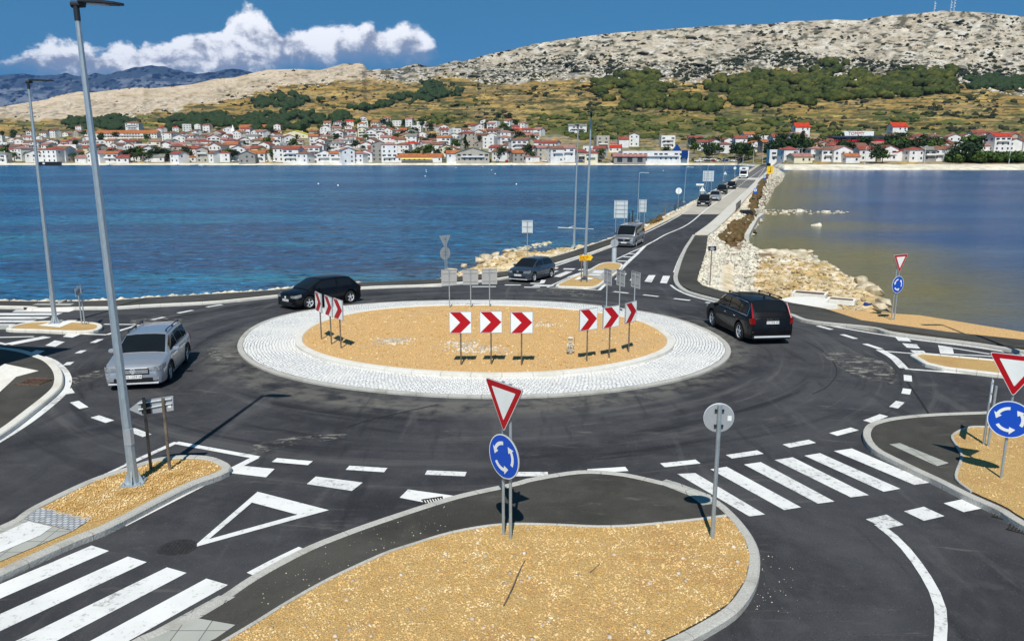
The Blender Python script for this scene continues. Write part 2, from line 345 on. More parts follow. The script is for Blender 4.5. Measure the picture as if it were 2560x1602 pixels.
simple('tyre',(.012,.012,.013),.85); simple('alloy',(.72,.73,.74),.35,.25,.05); simple('chrome',(.8,.8,.8),.12,1.,.02); simple('plate',(.8,.8,.78),.5,var=.02); simple('plastic_black',(.012,.012,.013),.5)
simple('red_lens',(.35,.004,.006),.15,var=.2,coat=.8); simple('headlamp',(.55,.57,.58),.08,.3,.3,18,coat=.8); simple('interior',(.02,.02,.02),.9)
def carpaint(name,c,metal,rough=.28,coat=1.):
    c_=c
    m,b,p=base(name); co=coords(b); n=b.noise(co,260,2); c=b.mix(n,tuple(x*.85 for x in c),tuple(x*1.15 for x in c))
    d=b.noise(co,2.2,5); c=b.mix(b.math('MULTIPLY',b.smooth(d,.5,.8),.12 if c_[0]>.02 else .015),c,(.30,.28,.25)); b.put(p.inputs['Base Color'],c); p.inputs['Metallic'].default_value=metal; p.inputs['Roughness'].default_value=rough
    p.inputs['Coat Weight'].default_value=coat; p.inputs['Coat Roughness'].default_value=.05; p.inputs['Specular IOR Level'].default_value=.5 if c_[0]>.01 else .15
carpaint('paint_silver',(.47,.50,.55),.6,.34); carpaint('paint_black',(.002,.0022,.004),0.,.5,.35); carpaint('paint_slate',(.055,.072,.10),.55,.33); carpaint('paint_van',(.33,.34,.36),.7,.36); carpaint('paint_white',(.78,.79,.80),0.,.4); carpaint('paint_red',(.40,.012,.015),.1,.35); carpaint('paint_blue',(.03,.07,.22),.3,.35)
def glass(name,c,rough=.04):
    m,b,p=base(name); co=coords(b); b.put(p.inputs['Base Color'],b.mix(b.noise(co,1.5,2),tuple(x*.6 for x in c),c)); p.inputs['Roughness'].default_value=rough; p.inputs['Specular IOR Level'].default_value=.28
glass('car_glass',(.012,.015,.018)); glass('window_glass',(.03,.035,.045),.15); glass('blue_glass',(.012,.05,.22),.1)
# town
def wallm(name,c): 
    m,b,p=base(name); co=coords(b); n=b.noise(co,.35,5,.6); n2=b.noise(b.mapv(co,(1,1,.2)),1.1,4); c2=b.mix(b.smooth(n,.3,.75),c,tuple(x*.82 for x in c)); c2=b.mix(b.math('MULTIPLY',b.smooth(n2,.55,.8),.25),c2,tuple(x*.55 for x in c)); b.put(p.inputs['Base Color'],c2); p.inputs['Roughness'].default_value=.9; p.inputs['Specular IOR Level'].default_value=.15
for k,c in dict(white=(.80,.79,.77),cream=(.78,.72,.52),grey=(.34,.32,.29),yellow=(.74,.60,.30),stone=(.48,.44,.37)).items(): wallm('wall_'+k,c)
def roofm(name,c):
    m,b,p=base(name); co=coords(b); n=b.noise(co,.6,6,.7); wv=b.add('ShaderNodeTexWave'); wv.bands_direction='DIAGONAL'; b.put(wv.inputs[0],co); wv.inputs['Scale'].default_value=1.1; wv.inputs['Distortion'].default_value=.4
    cc=b.mix(b.smooth(n,.3,.72),tuple(x*.62 for x in c),tuple(min(1,x*1.25) for x in c)); cc=b.mix(b.math('MULTIPLY',wv.outputs[1],.22),cc,tuple(x*.45 for x in c)); b.put(p.inputs['Base Color'],cc); p.inputs['Roughness'].default_value=.9; p.inputs['Specular IOR Level'].default_value=.15
for k,c in dict(red=(.30,.085,.065),orange=(.42,.15,.06),brown=(.24,.12,.08),pink=(.38,.19,.16),grey=(.25,.245,.22),scarlet=(.52,.05,.025),yellow=(.72,.66,.03)).items(): roofm('roof_'+k,c)
simple('window_dark',(.035,.04,.05),.3,var=.3,sc=.4); simple('store_red',(.45,.01,.03),.5); simple('store_dark',(.035,.045,.075),.5); simple('awning_yellow',(.80,.62,.12),.8); simple('shutter',(.45,.5,.55),.6); simple('crane',(.55,.20,.08),.6); simple('white_spire',(.8,.8,.77),.8)
def leafm(name,c1,c2,c3,sc):
    m,b,p=base(name); co=coords(b); n=b.noise(co,sc,4,.7); n2=b.noise(co,sc*.22,3)
    c=b.mix(b.smooth(n,.3,.7),c1,c2); c=b.mix(b.math('MULTIPLY',b.smooth(n2,.45,.7),.7),c,c3); b.put(p.inputs['Base Color'],c); p.inputs['Roughness'].default_value=.85; p.inputs['Specular IOR Level'].default_value=.2
leafm('leaf_dark',(.012,.026,.012),(.035,.062,.022),(.05,.075,.02),1.1); leafm('leaf_green',(.025,.055,.012),(.07,.12,.02),(.10,.13,.025),1.1); leafm('leaf_pine',(.012,.024,.006),(.07,.085,.016),(.14,.135,.025),.14); leafm('leaf_bush',(.012,.018,.010),(.032,.042,.020),(.05,.05,.02),.15); leafm('leaf_dry',(.08,.05,.02),(.16,.10,.045),(.07,.085,.025),2.); leafm('leaf_grassgreen',(.035,.05,.012),(.085,.105,.022),(.13,.12,.035),.1)
leafm('palm_leaf',(.02,.035,.012),(.05,.075,.025),(.07,.08,.03),1.); simple('bark',(.14,.11,.08),.9,0,.3,4,.3)
def vcol(name,detail,rough=.95,dark=None,dsc=.05,dth=.6):
    m,b,p=base(name); at_=b.add('ShaderNodeAttribute'); at_.attribute_name='Col'; co=coords(b); c=at_.outputs['Color']
    n=b.noise(co,detail,8,.72); n2=b.noise(co,detail*4.3,5,.7)
    c=b.mix(1.,c,b.ramp(n,[(.25,(.62,.60,.57)),(.5,(1,1,1)),(.78,(1.25,1.25,1.25))]),'MULTIPLY'); c=b.mix(1.,c,b.ramp(n2,[(.3,(.68,.67,.65)),(.6,(1.1,1.1,1.1))]),'MULTIPLY')
    if dark:
        al=at_.outputs['Alpha']; k=b.math('MULTIPLY',al,b.smooth(b.noise(co,dsc,6,.75),dth,dth+.05)); c=b.mix(b.math('MULTIPLY',k,.9),c,dark)
    b.put(p.inputs['Base Color'],c); p.inputs['Roughness'].default_value=rough; p.inputs['Specular IOR Level'].default_value=.1
    bump(b,p,n,.6,1./detail*.12); return m
vcol('hill_ground',.045,dark=(.055,.055,.035),dsc=.07,dth=.5); vcol('mountain_ground',.0022,dark=(.03,.05,.045),dsc=.0022,dth=.47); vcol('land_ground',1.1)
simple('tan_rock',(.40,.31,.18),.95,0,.35,1.4,.9,c2=(.62,.54,.40)); speck('spit_stone',[(.16,.11,.05),(.42,.30,.14),(.56,.44,.26),(.76,.69,.54)],2.2,.5,big=.7,bigc=(.50,.33,.13)); simple('manhole_iron',(.03,.03,.031),.8,.2,.35,30,.5)
speck('mixed_stone',[(.10,.08,.06),(.40,.33,.24),(.62,.56,.46),(.84,.82,.78)],1.6,.2,big=9,bigc=(.30,.20,.12))
def setts():
    m,b,p=base('setts'); co=coords(b); br=b.add('ShaderNodeTexBrick'); b.put(br.inputs['Vector'],co); br.inputs['Scale'].default_value=1; br.inputs['Brick Width'].default_value=.11; br.inputs['Row Height'].default_value=.10; br.inputs['Mortar Size'].default_value=.012
    br.inputs['Color1'].default_value=(.34,.36,.38,1); br.inputs['Color2'].default_value=(.52,.55,.58,1); br.inputs['Mortar'].default_value=(.16,.16,.16,1); b.put(p.inputs['Base Color'],br.outputs[0]); p.inputs['Roughness'].default_value=.8; bump(b,p,b.math('SUBTRACT',1.,br.outputs['Fac']),.5,.02)
setts()
def water(name,deep,patch,green,k,rough,bs,bd,anis,wob):
    m,b,p=base(name); co=coords(b); n=b.noise(b.mapv(co,(.35,1,1)),.035,5,.6,.6); n2=b.noise(b.mapv(co,(.25,1,1)),.11,4,.6)
    c=b.mix(b.smooth(n,.42,.66),deep,patch); c=b.mix(b.math('MULTIPLY',b.smooth(n2,.52,.72),.6),c,green)
    at_=b.add('ShaderNodeAttribute'); at_.attribute_name='Col'; c=b.mix(b.sep(at_.outputs['Color'])[0],c,(.17,.14,.035)); 
    w1=b.noise(b.mapv(co,anis),k,5,.68,.35); w2=b.noise(b.mapv(co,anis),k*.22,4,.6)
    h=b.math('ADD',w1,b.math('MULTIPLY',w2,1.6)); w3=b.noise(b.mapv(co,anis),k*2.3,3,.6,.2); wv=b.math('ADD',b.math('MULTIPLY',w1,.6),b.math('MULTIPLY',w3,.4)); c=b.mix(b.math('MULTIPLY',b.smooth(wv,.50,.40),wob),c,tuple(x*.28 for x in deep)); c=b.mix(b.math('MULTIPLY',b.smooth(wv,.54,.66),wob*.9),c,tuple(min(1,x*2.3) for x in patch))
    b.put(p.inputs['Base Color'],c); p.inputs['Roughness'].default_value=rough; p.inputs['IOR'].default_value=1.33; calm=b.noise(b.mapv(co,(.3,1,1)),.02,4,.6,.4)
    n_=b.add('ShaderNodeBump'); b.put(n_.inputs['Strength'],b.math('MULTIPLY',b.math('ADD',.35,b.smooth(calm,.36,.6)),bs)); n_.inputs['Distance'].default_value=bd; b.put(n_.inputs['Height'],h); b.l.new(n_.outputs[0],p.inputs['Normal'])
water('sea_water',(.006,.070,.19),(.012,.14,.28),(.016,.23,.30),.85,.24,1.,.8,(.5,1.1,1.),1.)
water('lagoon_water',(.009,.058,.19),(.025,.095,.24),(.055,.10,.18),.9,.20,1.,.12,(.3,1.2,1.),.2)
M=MATS
# ---------------------------------------------------------------- land, roads, pavements
LEFT=[(-900,750),(-300,748),(0,748),(143,751),(289,747),(371,740),(640,725),(889,705),(1064,691)]
coast=[P(*p,-.3).xy for p in LEFT]+[P(*p,-.7).xy for p in [(1138,670),(1183,660),(1199,646),(1262,628),(1359,626),(1423,614)]]+[P(*p).xy for p in [(1531,583),(1592,556),(1656,517),(1704,503),(1741,485),(1810,453),(1847,429),(1868,418)]]
coast+=[P(1890,412.8).xy,P(1925,412.5).xy,P(1950,419).xy]
RIGHTZ=[(1962,434),(1955,450),(1935,467),(1924,492),(1909,517),(1905,549),(1890,560),(1867,606),(1895,618),(1920,622),(1994,625),(2029,625),(2034,638),(2092,660),(2119,683),(2145,697),(2172,699),(2185,720),(2209,736),(2229,763)]
coast+=[PZ(*p,.35).xy for p in RIGHTZ]+[P(*p,-.5).xy for p in [(2248,778),(2304,781),(2370,794),(2418,801),(2503,816),(2560,824),(2900,872),(3600,990)]]+[Vector((70,-25)),Vector((-80,-25))]
AL=[(-900,753),(0,752),(143,754),(289,750),(371,744),(640,728),(892,707),(1090,698),(1280,676),(1381,642),(1532,594),(1600,569),(1704,521),(1741,501),(1816,461),(1844,444),(1873,428),(1894,414)]
AR=[(1936,418),(1914,446),(1897,465),(1865,497),(1840,527),(1783,580),(1770,588),(1765,625),(1741,699),(1757,713),(1844,736),(1952,752),(2063,771),(2153,800),(2370,829),(2560,849),(2900,890),(3600,1010)]
areaA=[P(*p).xy for p in AL]+[P(*p).xy for p in AR]+[Vector((70,-25)),Vector((-80,-25))]
def land_h(X,Y):
    z=np.interp(Y,KX,KZ)-.07; inA=inpoly(X,Y,areaA); dA=pdist(X,Y,areaA); inC=inpoly(X,Y,coast); dC=pdist(X,Y,coast)
    rock=fbm(X*1.3,Y*1.3,4,5)
    h=np.where(inA,z,np.maximum(z-.05-.30*dA,np.minimum(z-.05,.42+.5*(rock-.4))))
    h=h+np.where(inA,0,(rock-.45)*.35*np.clip(dA/1.5,0,1))
    edge=np.clip(dC/1.3,0,1); h=np.where(inC,.12+(h-.12)*edge**.6,.12-dC*.9); return np.maximum(h,-1.5),inA,dA,inC,dC
def make_land():
    xs=np.concatenate([np.arange(-70,-30,1.2),np.arange(-30,60,.36),np.arange(60,130,1.2)]); ys=np.concatenate([np.arange(-20,26,1.),np.arange(26,110,.36),np.arange(110,200,.9),np.arange(200,512,2.5)])
    X,Y=np.meshgrid(xs,ys); x,y=X.ravel(),Y.ravel(); h,inA,dA,inC,dC=land_h(x,y)
    V=np.c_[x,y,h]; nx=len(xs); i=np.arange(len(ys)-1)[:,None]*nx+np.arange(nx-1)[None]; i=i.ravel(); F=np.c_[i,i+1,i+nx+1,i+nx]
    keep=(inC[F]|(dC[F]<3)).any(1); F=F[keep]
    me=npmesh('land',V,F,True)
    n1=fbm(x*.35,y*.35,4,2); n2=fbm(x*1.7,y*1.7,4,9)
    tan=np.array([.60,.42,.20]); wht=np.array([.74,.70,.60]); brn=np.array([.17,.10,.05]); pal=np.array([.66,.56,.38]); grn=np.array([.13,.13,.04])
    C=np.tile(tan,(len(x),1)).astype(float)
    def mixc(mask,c):
        nonlocal C
        m=np.clip(mask,0,1)[:,None]; C=C*(1-m)+c*m
    right=(x>0)&(y>36)
    mixc((n2>.56)*.7*(~inA),wht); mixc(((n1>.53)&~inA)*.55,pal)
    near=inpoly(x,y,[PZ(*p,.8).xy for p in [(1741,699),(1765,600),(1783,580),(1875,600),(1895,622),(1890,700),(1850,745),(1760,720)]]); mixc(near*.75,wht)
    path=inpoly(x,y,[P(*p,-.3).xy for p in [(1797,650),(1831,650),(1836,690),(1846,735),(1790,725),(1797,690)]]); mixc(path*.85,np.array([.70,.58,.40]))
    cause=(y>66)&~inA&(x>12); mixc(cause*.6,wht); mixc((cause&(n1>.42)&(dA>1.2)&(dA<6))*.85,brn)
    wet=(h<.32)&(y<75)&(x>14); mixc(wet*.75,brn); mixc(((h<.5)&(n1<.45)&right&(y<60))*.5,brn); mixc(((n2<.40)&~inA&right)*.4,grn)
    lf=(x<20)&~inA&(y>30); mixc((lf&(dA<1.6))*.9,wht)
    a=me.color_attributes.new('Col','FLOAT_COLOR','POINT'); a.data.foreach_set('color',np.c_[C,np.zeros(len(C))].astype(np.float32).ravel()); o=obj('land',me,M['land_ground']); o['kind']='structure'
make_land()
# water: open bay on the left of the causeway, shallow lagoon on the right
def waters():
    cl=[(.0,-60),(6,40),(17,80),(32,130),(80,270),(150,420),(215,520)]
    for name,side in (('sea',-1),('lagoon',1)):
        ys=np.concatenate([np.arange(-60,140,4),np.arange(140,620,8)]); cx=np.interp(ys,[c[1] for c in cl],[c[0] for c in cl]); k=np.linspace(0,1,60)**1.6
        X=cx[:,None]+side*k[None]*1500; Y=np.repeat(ys[:,None],60,1); x,y=X.ravel(),Y.ravel(); V=np.c_[x,y,np.zeros(len(x))]
        i=(np.arange(len(ys)-1)[:,None]*60+np.arange(59)[None]).ravel(); F=np.c_[i,i+1,i+61,i+60] if side>0 else np.c_[i+1,i,i+60,i+61]
        me=npmesh(name,V,F); d=pdist(x,y,coast); n=fbm(x*.06,y*.12,4,3)
        sh=np.zeros(len(x))
        if side>0:
            sh=np.clip(1.2-d/17+ (n-.5)*1.2,0,1)*(x>12); sh=np.maximum(sh,np.clip(.85-((y-60-(x-25)*.2)/9)**2+(n-.5)*1.0,0,1)*np.clip((48-x)/22,0,1))
        else: sh=np.clip(.75-d/7+(n-.5),0,1)*.45*(y>48)
        a=me.color_attributes.new('Col','FLOAT_COLOR','POINT'); a.data.foreach_set('color',np.c_[sh,sh,sh,sh].astype(np.float32).ravel())
        o=obj(name,me,M['sea_water' if side<0 else 'lagoon_water']); o['kind']='structure'
waters()
road_l=[(-900,762),(0,768),(74,771),(211,770),(291,771),(371,765),(530,757),(640,746),(892,722),(1104,714),(1280,694),(1381,664),(1526,617),(1608,582),(1660,557),(1704,535),(1742,509),(1816,466),(1844,449),(1873,432),(1894,417)]
road_r=[(1922,414),(1917,427),(1892,450),(1870,471),(1849,493),(1833,506),(1809,527),(1785,549),(1767,564),(1737,585),(1714,617),(1700,650),(1688,686),(1690,712),(1712,730),(1799,756),(1870,768),(1968,786),(2030,804),(2238,838),(2439,864),(2560,884),(2900,935),(3600,1040)]
road=sheet('road',xy(road_l)+[P(1906,411.5).xy,P(1922,411.5).xy]+xy(road_r)+[Vector((60,-12)),Vector((-60,-12))],0,M['road_asphalt'])
def patch(name,px,dz,mat,parent=None,sm=0,**k):
    p=xy(px)
    if sm: p=cr(p,sm,True)
    return sheet(name,p,dz,mat,parent,**k)
def mark(name,polys=(),lines=(),mat='line_paint',dz=.007):
    bm=bmesh.new()
    for q in polys:
        p=xy(q); vs=[bm.verts.new((v.x,v.y,zr(v.y)+dz)) for v in p]; f=bm.faces.new(vs); f.normal_update()
        if f.normal.z<0: f.normal_flip()
    for pts,w_ in lines:
        p=xy(pts); p=cr(p,8) if len(p)>2 and w_>0 else p; bm2=bmesh.new(); strip(bm2,p,abs(w_),dz,step=.5)
        me=bpy.data.meshes.new('t'); bm2.to_mesh(me); bm2.free(); bm.from_mesh(me); bpy.data.meshes.remove(me)
    return struct(name,bm,M[mat],road)
ex=lambda a,b,t:(a[0]+(b[0]-a[0])*t,a[1]+(b[1]-a[1])*t)
mark('zebra_crossing',[[(229,1363.5),(272.5,1377),ex((272.5,1377),(0,1496.5),1.5),ex((229,1363.5),(3,1459),1.9)],[(320,1391),(367,1405),ex((367,1405),(0,1577.5),1.4),ex((320,1391),(0,1535),1.4)],[(417.5,1418),(466.6,1432),ex((466.6,1432),(141,1602),1.3),ex((417.5,1418),(40,1602),1.3)],[(516,1446),(570,1462),ex((570,1462),(322,1602),1.5),ex((516,1446),(226,1602),1.5)]])
mark('zebra_crossing',[[(1693,1184.6),(1738,1182.5),(1912.6,1286),(1873,1290.6)],[(1776,1173),(1817,1166.6),(2002.6,1268),(1960,1274.7)],[(1859.6,1161),(1902,1155),(2086,1253.5),(2045,1258.8)],[(1937,1149.7),(1981.5,1143),(2172,1237.6),(2126.6,1243)],[(2011,1139),(2050,1132.7),(2250.6,1221.7),(2209,1229)],[(2085,1127.4),(2130,1121),(2328,1206),(2285.6,1212)]])
mark('zebra_crossing',[[(40,775),(188,774.5),(172,780),(30,780)],[(-200,783),(157,782.5),(142,788),(-200,788.5)],[(-200,792),(126,791.5),(108,797.5),(-200,797.5)],[(-200,801.5),(92,800.5),(74,806),(-200,807)],[(-200,811),(40,810),(22,817),(-200,818)]])
mark('zebra_crossing',[[(1549,683),(1567,683.4),(1554,700),(1536.4,699.3)],[(1584.6,685.3),(1602,686),(1591,702.8),(1574,701.5)],[(1621.7,688),(1639,688),(1629,706),(1611,704)],[(1657.5,689.5),(1675.5,690),(1667,708.6),(1650,707.3)]])
mark('zebra_crossing',[[(1415.4,678.3),(1432,679),(1400.6,693),(1381.6,691.7)],[(1452.7,680),(1468,682),(1430,694),(1417,693)],[(1383,677),(1397,677),(1380,684),(1365,684)]])
mark('give_way_block',[[(609,1164.5),(686.6,1172),(665,1193),(575,1182.5)],[(789.4,1191),(907,1206),(879.5,1227),(767,1210)],[(1020,1223.4),(1140,1240),(1076,1259),(999,1244)]])
mark('give_way_block',[[(2164.6,1298),(2216.5,1286),(2259,1311.7),(2215,1322)],[(2260,1278),(2309.5,1266.5),(2361,1290),(2309.5,1301.6)],[(2358.7,1258),(2424,1244),(2469,1268),(2409,1280)]])
mark('give_way_block',[[(167.6,834.8),(203.7,834.8),(181.5,844),(157,842)],[(137,851),(162,855),(138,867),(113,864)],[(91,875),(112,877),(92.6,887.6),(74,883)]])
mark('give_way_block',[[(2238,843),(2270,845),(2278,854),(2246,852)],[(2255,858),(2292,861),(2300,871.5),(2267,869)],[(2275,875.5),(2309,877),(2317,885),(2285.6,883.4)],[(2345,863),(2381,869),(2385,886),(2350.5,884)]])
mark('give_way_block',[[(1410,671),(1439,671.5),(1434,674.5),(1407,674)],[(1383,668),(1397,668.5),(1392,672.5),(1379,672)],[(1338,712),(1384,712.4),(1380,716),(1330,715.6)],[(1450,672.8),(1473,672.8),(1464,676.6),(1444,676)]],[([(1326,708.5),(1354,709.3),(1359,700)],-.3)])
mark('give_way_triangle',[[(644,1229),(822,1275),(743.7,1286.4),(630,1256)],[(822,1275),(481,1369),(522.5,1347.6),(743.7,1286.4)],[(481,1369),(644,1229),(630,1256),(522.5,1347.6)]])
mark('give_way_triangle',[],[([(-60,845),(85,841.5)],.15),([(20,861),(118,842)],.5),([(-60,845),(20,862)],.15)])
mark('give_way_triangle',[],[([(2381,870),(2474,885)],.13),([(2385,885.5),(2479,891)],.13)])
circ=[((686,1149.7),(776,1157.6)),((869,1169),(964.5,1175)),((1065,1181),(1164.5,1185)),((1275,1185),(1370,1185)),((1471,1178),(1567,1172)),((1656,1163),(1745,1153.6)),((1822,1141.7),(1901,1130)),((1965,1115),(2031,1103)),((2083,1086),(2137,1072)),((2168,1054),(2210,1038)),((2234,1019),(2251,1004)),((2264,985),(2268,972)),((2270,953),(2269,938)),((2162,859.6),(2206,874)),((2105,836),(2140,847)),((2044.5,814.6),(2079,824)),((1685,746.5),(1725,751)),((1608.5,737),(1648,741.7)),((1534,729),(1571.5,733)),((1763.5,756),(1799,759)),((1310.5,718),(1350,718.5)),((1262,712.4),(1305,712.7)),((1180,716.8),(1240,716.6)),((445,782.8),(482,775.6)),((516.6,767.7),(555,761.6)),((592,754.4),(630.5,749.7)),((379,800),(410.6,792.6)),((232,857),(252,848)),((195,883),(211,875)),((166,913),(178,904)),((168,972),(176,984)),((186,1004),(210,1020)),((237,1041),(275,1054)),((326,1073),(368,1089))]
mark('circle_line',[],[(list(c),.24) for c in circ])
mark('edge_line',[],[([(205,770.5),(291,771),(371,766),(530,757.5),(640,747.5),(892,724),(1104,716)],.16),([(1381,668),(1450,645),(1527,618),(1608,585),(1660,560),(1704,536)],.16),([(1704,534.5),(1742,510),(1816,467),(1844,450),(1873,433)],.14),([(1677,712.6),(1693,724.5),(1730,740.4),(1799,757.5),(1870,770),(1968,788),(2030,806),(2238,842),(2439,868),(2560,888)],.16),([(1736,590),(1712,622),(1698,650),(1686,681)],.2),([(1913,419),(1887,455),(1866,476),(1829,510),(1783,552),(1740,586)],.14)])
mark('edge_line',[],[([(628,1436),(690,1403),(757,1371)],.22)])
mark('centre_line',[],[([(1612,615),(1659,589),(1704,569.5),(1730,553.6),(1749,537.7),(1770,520),(1795,503),(1820,486),(1842,470)],.18),([(1867,450),(1881,440.5),(1896,430),(1914,418.5)],.16),([(1537,650),(1573,633),(1612,616)],.15),([(1547.5,677),(1580,646),(1612,615)],.3),([(1543,652.5),(1574,653.5)],.45),([(1559,642),(1580,643)],.45),([(1573,634.5),(1588,635.3)],.45)]+[([ (1842+25*t,470-20*t),(1842+25*(t+.09),470-20*(t+.09))],.16) for t in (0.03,.2,.37,.54,.71,.88)])
mark('lane_curve_line',[],[([(2196,1311),(2222,1330),(2263,1370),(2305.5,1426),(2340,1487),(2352,1532),(2350,1602),(2335,1720)],.17)])
mark('island_outline',[],[([(305,1313),(640,1143)],.20),([(645,1144),(440,1106.5)],.17),([(441,1105.5),(318,1161)],.16),([(318,1161),(128,1249)],.10)])
mark('island_outline',[],[([(1338,713.5),(1386,714)],.2),([(1367.5,718.4),(1430,721),(1498,725.5)],.13),([(1498,725.5),(1514,710)],.2),([(1367.5,718.4),(1424,693),(1474,674),(1500,659.5)],.12)])
mark('island_outline',[],[([(52,829),(160,833.5),(267,837)],.14),([(267,837),(298,827),(347,812)],.2),([(260,810.6),(345,811.4)],.14)])
mark('island_outline',[],[([(2199,875),(2232,893),(2261,922)],.3),([(2210,878),(2284,884)],.14),([(2262,922),(2380,931),(2495,940),(2560,944),(2700,955)],.16)])
mark('gutter_line',[],[([(104,893),(130,903),(156,925),(167,949),(160,974),(140,998),(72,1052),(-10,1104),(-120,1165)],.30)])
# concrete deck of the causeway, joint bands
patch('road_deck',[(1704,536),(1742,510),(1816,467),(1870,471),(1849,493),(1833,506),(1809,527),(1797,536)],.004,M['concrete_road'])
patch('road_surface',[(1818,466),(1844,449.5),(1892,450.5),(1870,470.5)],.004,M['old_asphalt'])
patch('road_deck',[(1844,449),(1852,444.5),(1898,445),(1892,450)],.005,M['concrete'])
patch('road_surface',[(1852,444),(1873,432.5),(1894,417.5),(1922,414.5),(1917,427),(1898,444.5)],.003,M['old_asphalt'])
# worn, scuffed patches in the wheel tracks and old joints
m_,b_,p_=base('scuff'); co_=coords(b_); n_=b_.noise(b_.mapv(co_,(1,2,1)),2.2,7,.75,.6); b_.put(p_.inputs['Base Color'],b_.mix(b_.smooth(n_,.45,.62),(.05,.05,.054),(.32,.31,.27))); p_.inputs['Roughness'].default_value=.9
b_.put(p_.inputs['Alpha'],b_.math('MULTIPLY',b_.smooth(n_,.44,.62),.75))
for q in ([(600,1125),(700,1098),(850,1085),(860,1095),(720,1115),(620,1140)],[(330,800),(400,795),(470,800),(420,812),(340,812)],[(1335,722),(1380,719),(1480,734),(1500,745),(1380,736)],[(180,945),(250,925),(280,935),(230,955),(180,960)],[(2060,880),(2200,900),(2245,945),(2200,960),(2100,920)],[(520,870),(600,880),(600,905),(540,900)]):
    patch('road_scuff',q,.009,m_,road,sm=5)
def tarseam(pts,w_=.04): mark('tar_seam',[],[(pts,w_)],'tyre',.008)
tarseam([(873,1066),(940,1046),(1100,1010)]); tarseam([(2268,955),(2300,1000),(2322,1035)],.06); tarseam([(2005,850),(2060,880),(2092,925),(2070,965),(2030,985)],.03)
# pavements, raised 12 cm, with kerb stones
PAV=[];H=.12
def pavement(name,px,h=H,mat='pavement_asphalt',sm=0): 
    p=xy(px,h)
    if sm: p=cr(p,sm,True)
    return sheet(name,p,h,M[mat],skirt=h+.02)
def kerb(px,parent,w_=.18,h=.135,mat='kerb_stone',stone=1.,closed=False,sm=5,name='kerb'):
    p=xy(px,.12); p=cr(p,sm,closed) if len(p)>2 else p
    return ribbon(name,p,w_,0,M[mat],parent,h=h,step=.25,stone=stone,closed=closed)
pvs=pavement('pavement',[(-900,752),(0,752),(143,754),(289,750),(371,744),(640,728),(892,707),(1090,698),(1280,676),(1381,642),(1532,594),(1600,569),(1606,577),(1526,610),(1381,658),(1280,687),(1104,706),(892,716),(640,741),(530,751),(371,760),(291,764.5),(211,766),(74,769),(0,763),(-900,757)])
kerb([(-900,759),(0,765.5),(74,770.5),(211,768),(291,767),(371,762),(530,754),(640,743.5),(892,718.5),(1104,709.5),(1280,690.5),(1381,660.5),(1526,613.5),(1606,579)],pvs,.28,mat='kerb_light')
patch('tactile_slab',[(80,768),(95,764.5),(187,764),(176,769.5)],H+.006,M['tactile_slab'],pvs); patch('tactile_slab',[(145,764),(147,756),(168,753.5),(150,764)],H+.006,M['tactile_slab'],pvs)
pvr=pavement('pavement',[(1737,588),(1770,588),(1765,625),(1741,699),(1757,713),(1800,726),(1844,736),(1952,752),(2063,771),(2153,800),(2370,829),(2560,849),(2900,890),(3600,1010),(3600,1022),(2900,915),(2560,869),(2439,852),(2180,814),(2026,799),(1968,780),(1870,762),(1815,750),(1730,727),(1703,712),(1695,700),(1694,688),(1704,655),(1716,625)])
kerb([(1735,587),(1714,620),(1700,652),(1690,686),(1692,706),(1708,722),(1734,733),(1815,754),(1870,765),(1968,783),(2026,801.5),(2180,818),(2238,832),(2439,858),(2560,877),(2900,925),(3600,1030)],pvr,.30)
mark('gutter_line',[],[([(1697,716),(1725,731),(1815,755),(1968,785)],.05)],'tyre')
patch('verge',[(1608,578),(1704,524),(1741,503),(1816,462),(1844,445),(1873,429),(1894,415),(1893,417),(1873,431.5),(1844,448.5),(1816,465.5),(1742,508.5),(1704,534),(1660,556),(1608,581.5)],.03,M['verge_sand'],skirt=.1)
patch('verge',[(1923,414),(1935,417),(1914,446),(1897,465),(1865,497),(1840,527),(1783,580),(1770,588),(1737,586.5),(1767,565),(1785,550),(1809,528),(1833,507),(1849,494),(1870,472),(1892,451),(1917,428)],.09,M['concrete'],skirt=.2)
pvl=pavement('pavement',[(-300,850),(-100,862),(0,869),(55,877),(92,889),(119,900),(138,922),(144,948),(132,973),(66,1028),(0,1077),(-120,1150),(-400,1180)])
kerb([(-300,851),(-100,863),(0,870),(55,878),(92,890),(119,901),(141,923),(147,948),(135,975),(68,1030),(0,1080),(-120,1153)],pvl,.26,mat='kerb_light')
patch('concrete_apron',[(-300,930),(-120,905),(0,926),(13,918),(98,936),(42,951),(0,991),(-200,1100)],H+.012,M['concrete_white'],pvl)
bm=bmesh.new(); 
for i in range(9): box(bm,(-.36+i*.09,0,0),(.045,.62,.03))
for s in(-1,1): box(bm,(0,s*.33,0),(.86,.05,.035))
g=P(86,955,H); o=obj('drain_grate',bm,M['rust']); o.location=g+Vector((0,0,.015)); o.rotation_euler=(0,0,-.1); tag(o,'rusty slatted drain grate set in the pavement at the left edge','grate')
ISL=[]
def island(name,px,label,h=H,gravel=None,kmat='kerb_light',kw=.2,sm=4,inner='gravel',stone=.6):
    p=cr(xy(px,h),sm,True) if sm else xy(px,h)
    o=sheet(name,p,h-.01,M[inner],skirt=h+.05); bm=bmesh.new(); strip(bm,p,kw,0,h=h+.02,step=.2,stone=stone,closed=True); struct('kerb',bm,M[kmat],o); return o
i1=island('traffic_island',[(0,1320),(42,1302),(88,1269),(228,1202),(318,1172),(384,1151),(434,1143),(490,1142),(525,1146),(552,1156),(567,1166),(560,1178),(532,1189),(461,1216),(291,1303),(246,1324),(175,1351),(0,1430),(-100,1478),(-100,1362)],'',kmat='kerb_stone')
patch('cobble_strip',[(88,1277),(230,1311),(184,1341),(46,1307)],H+.004,M['setts'],i1)
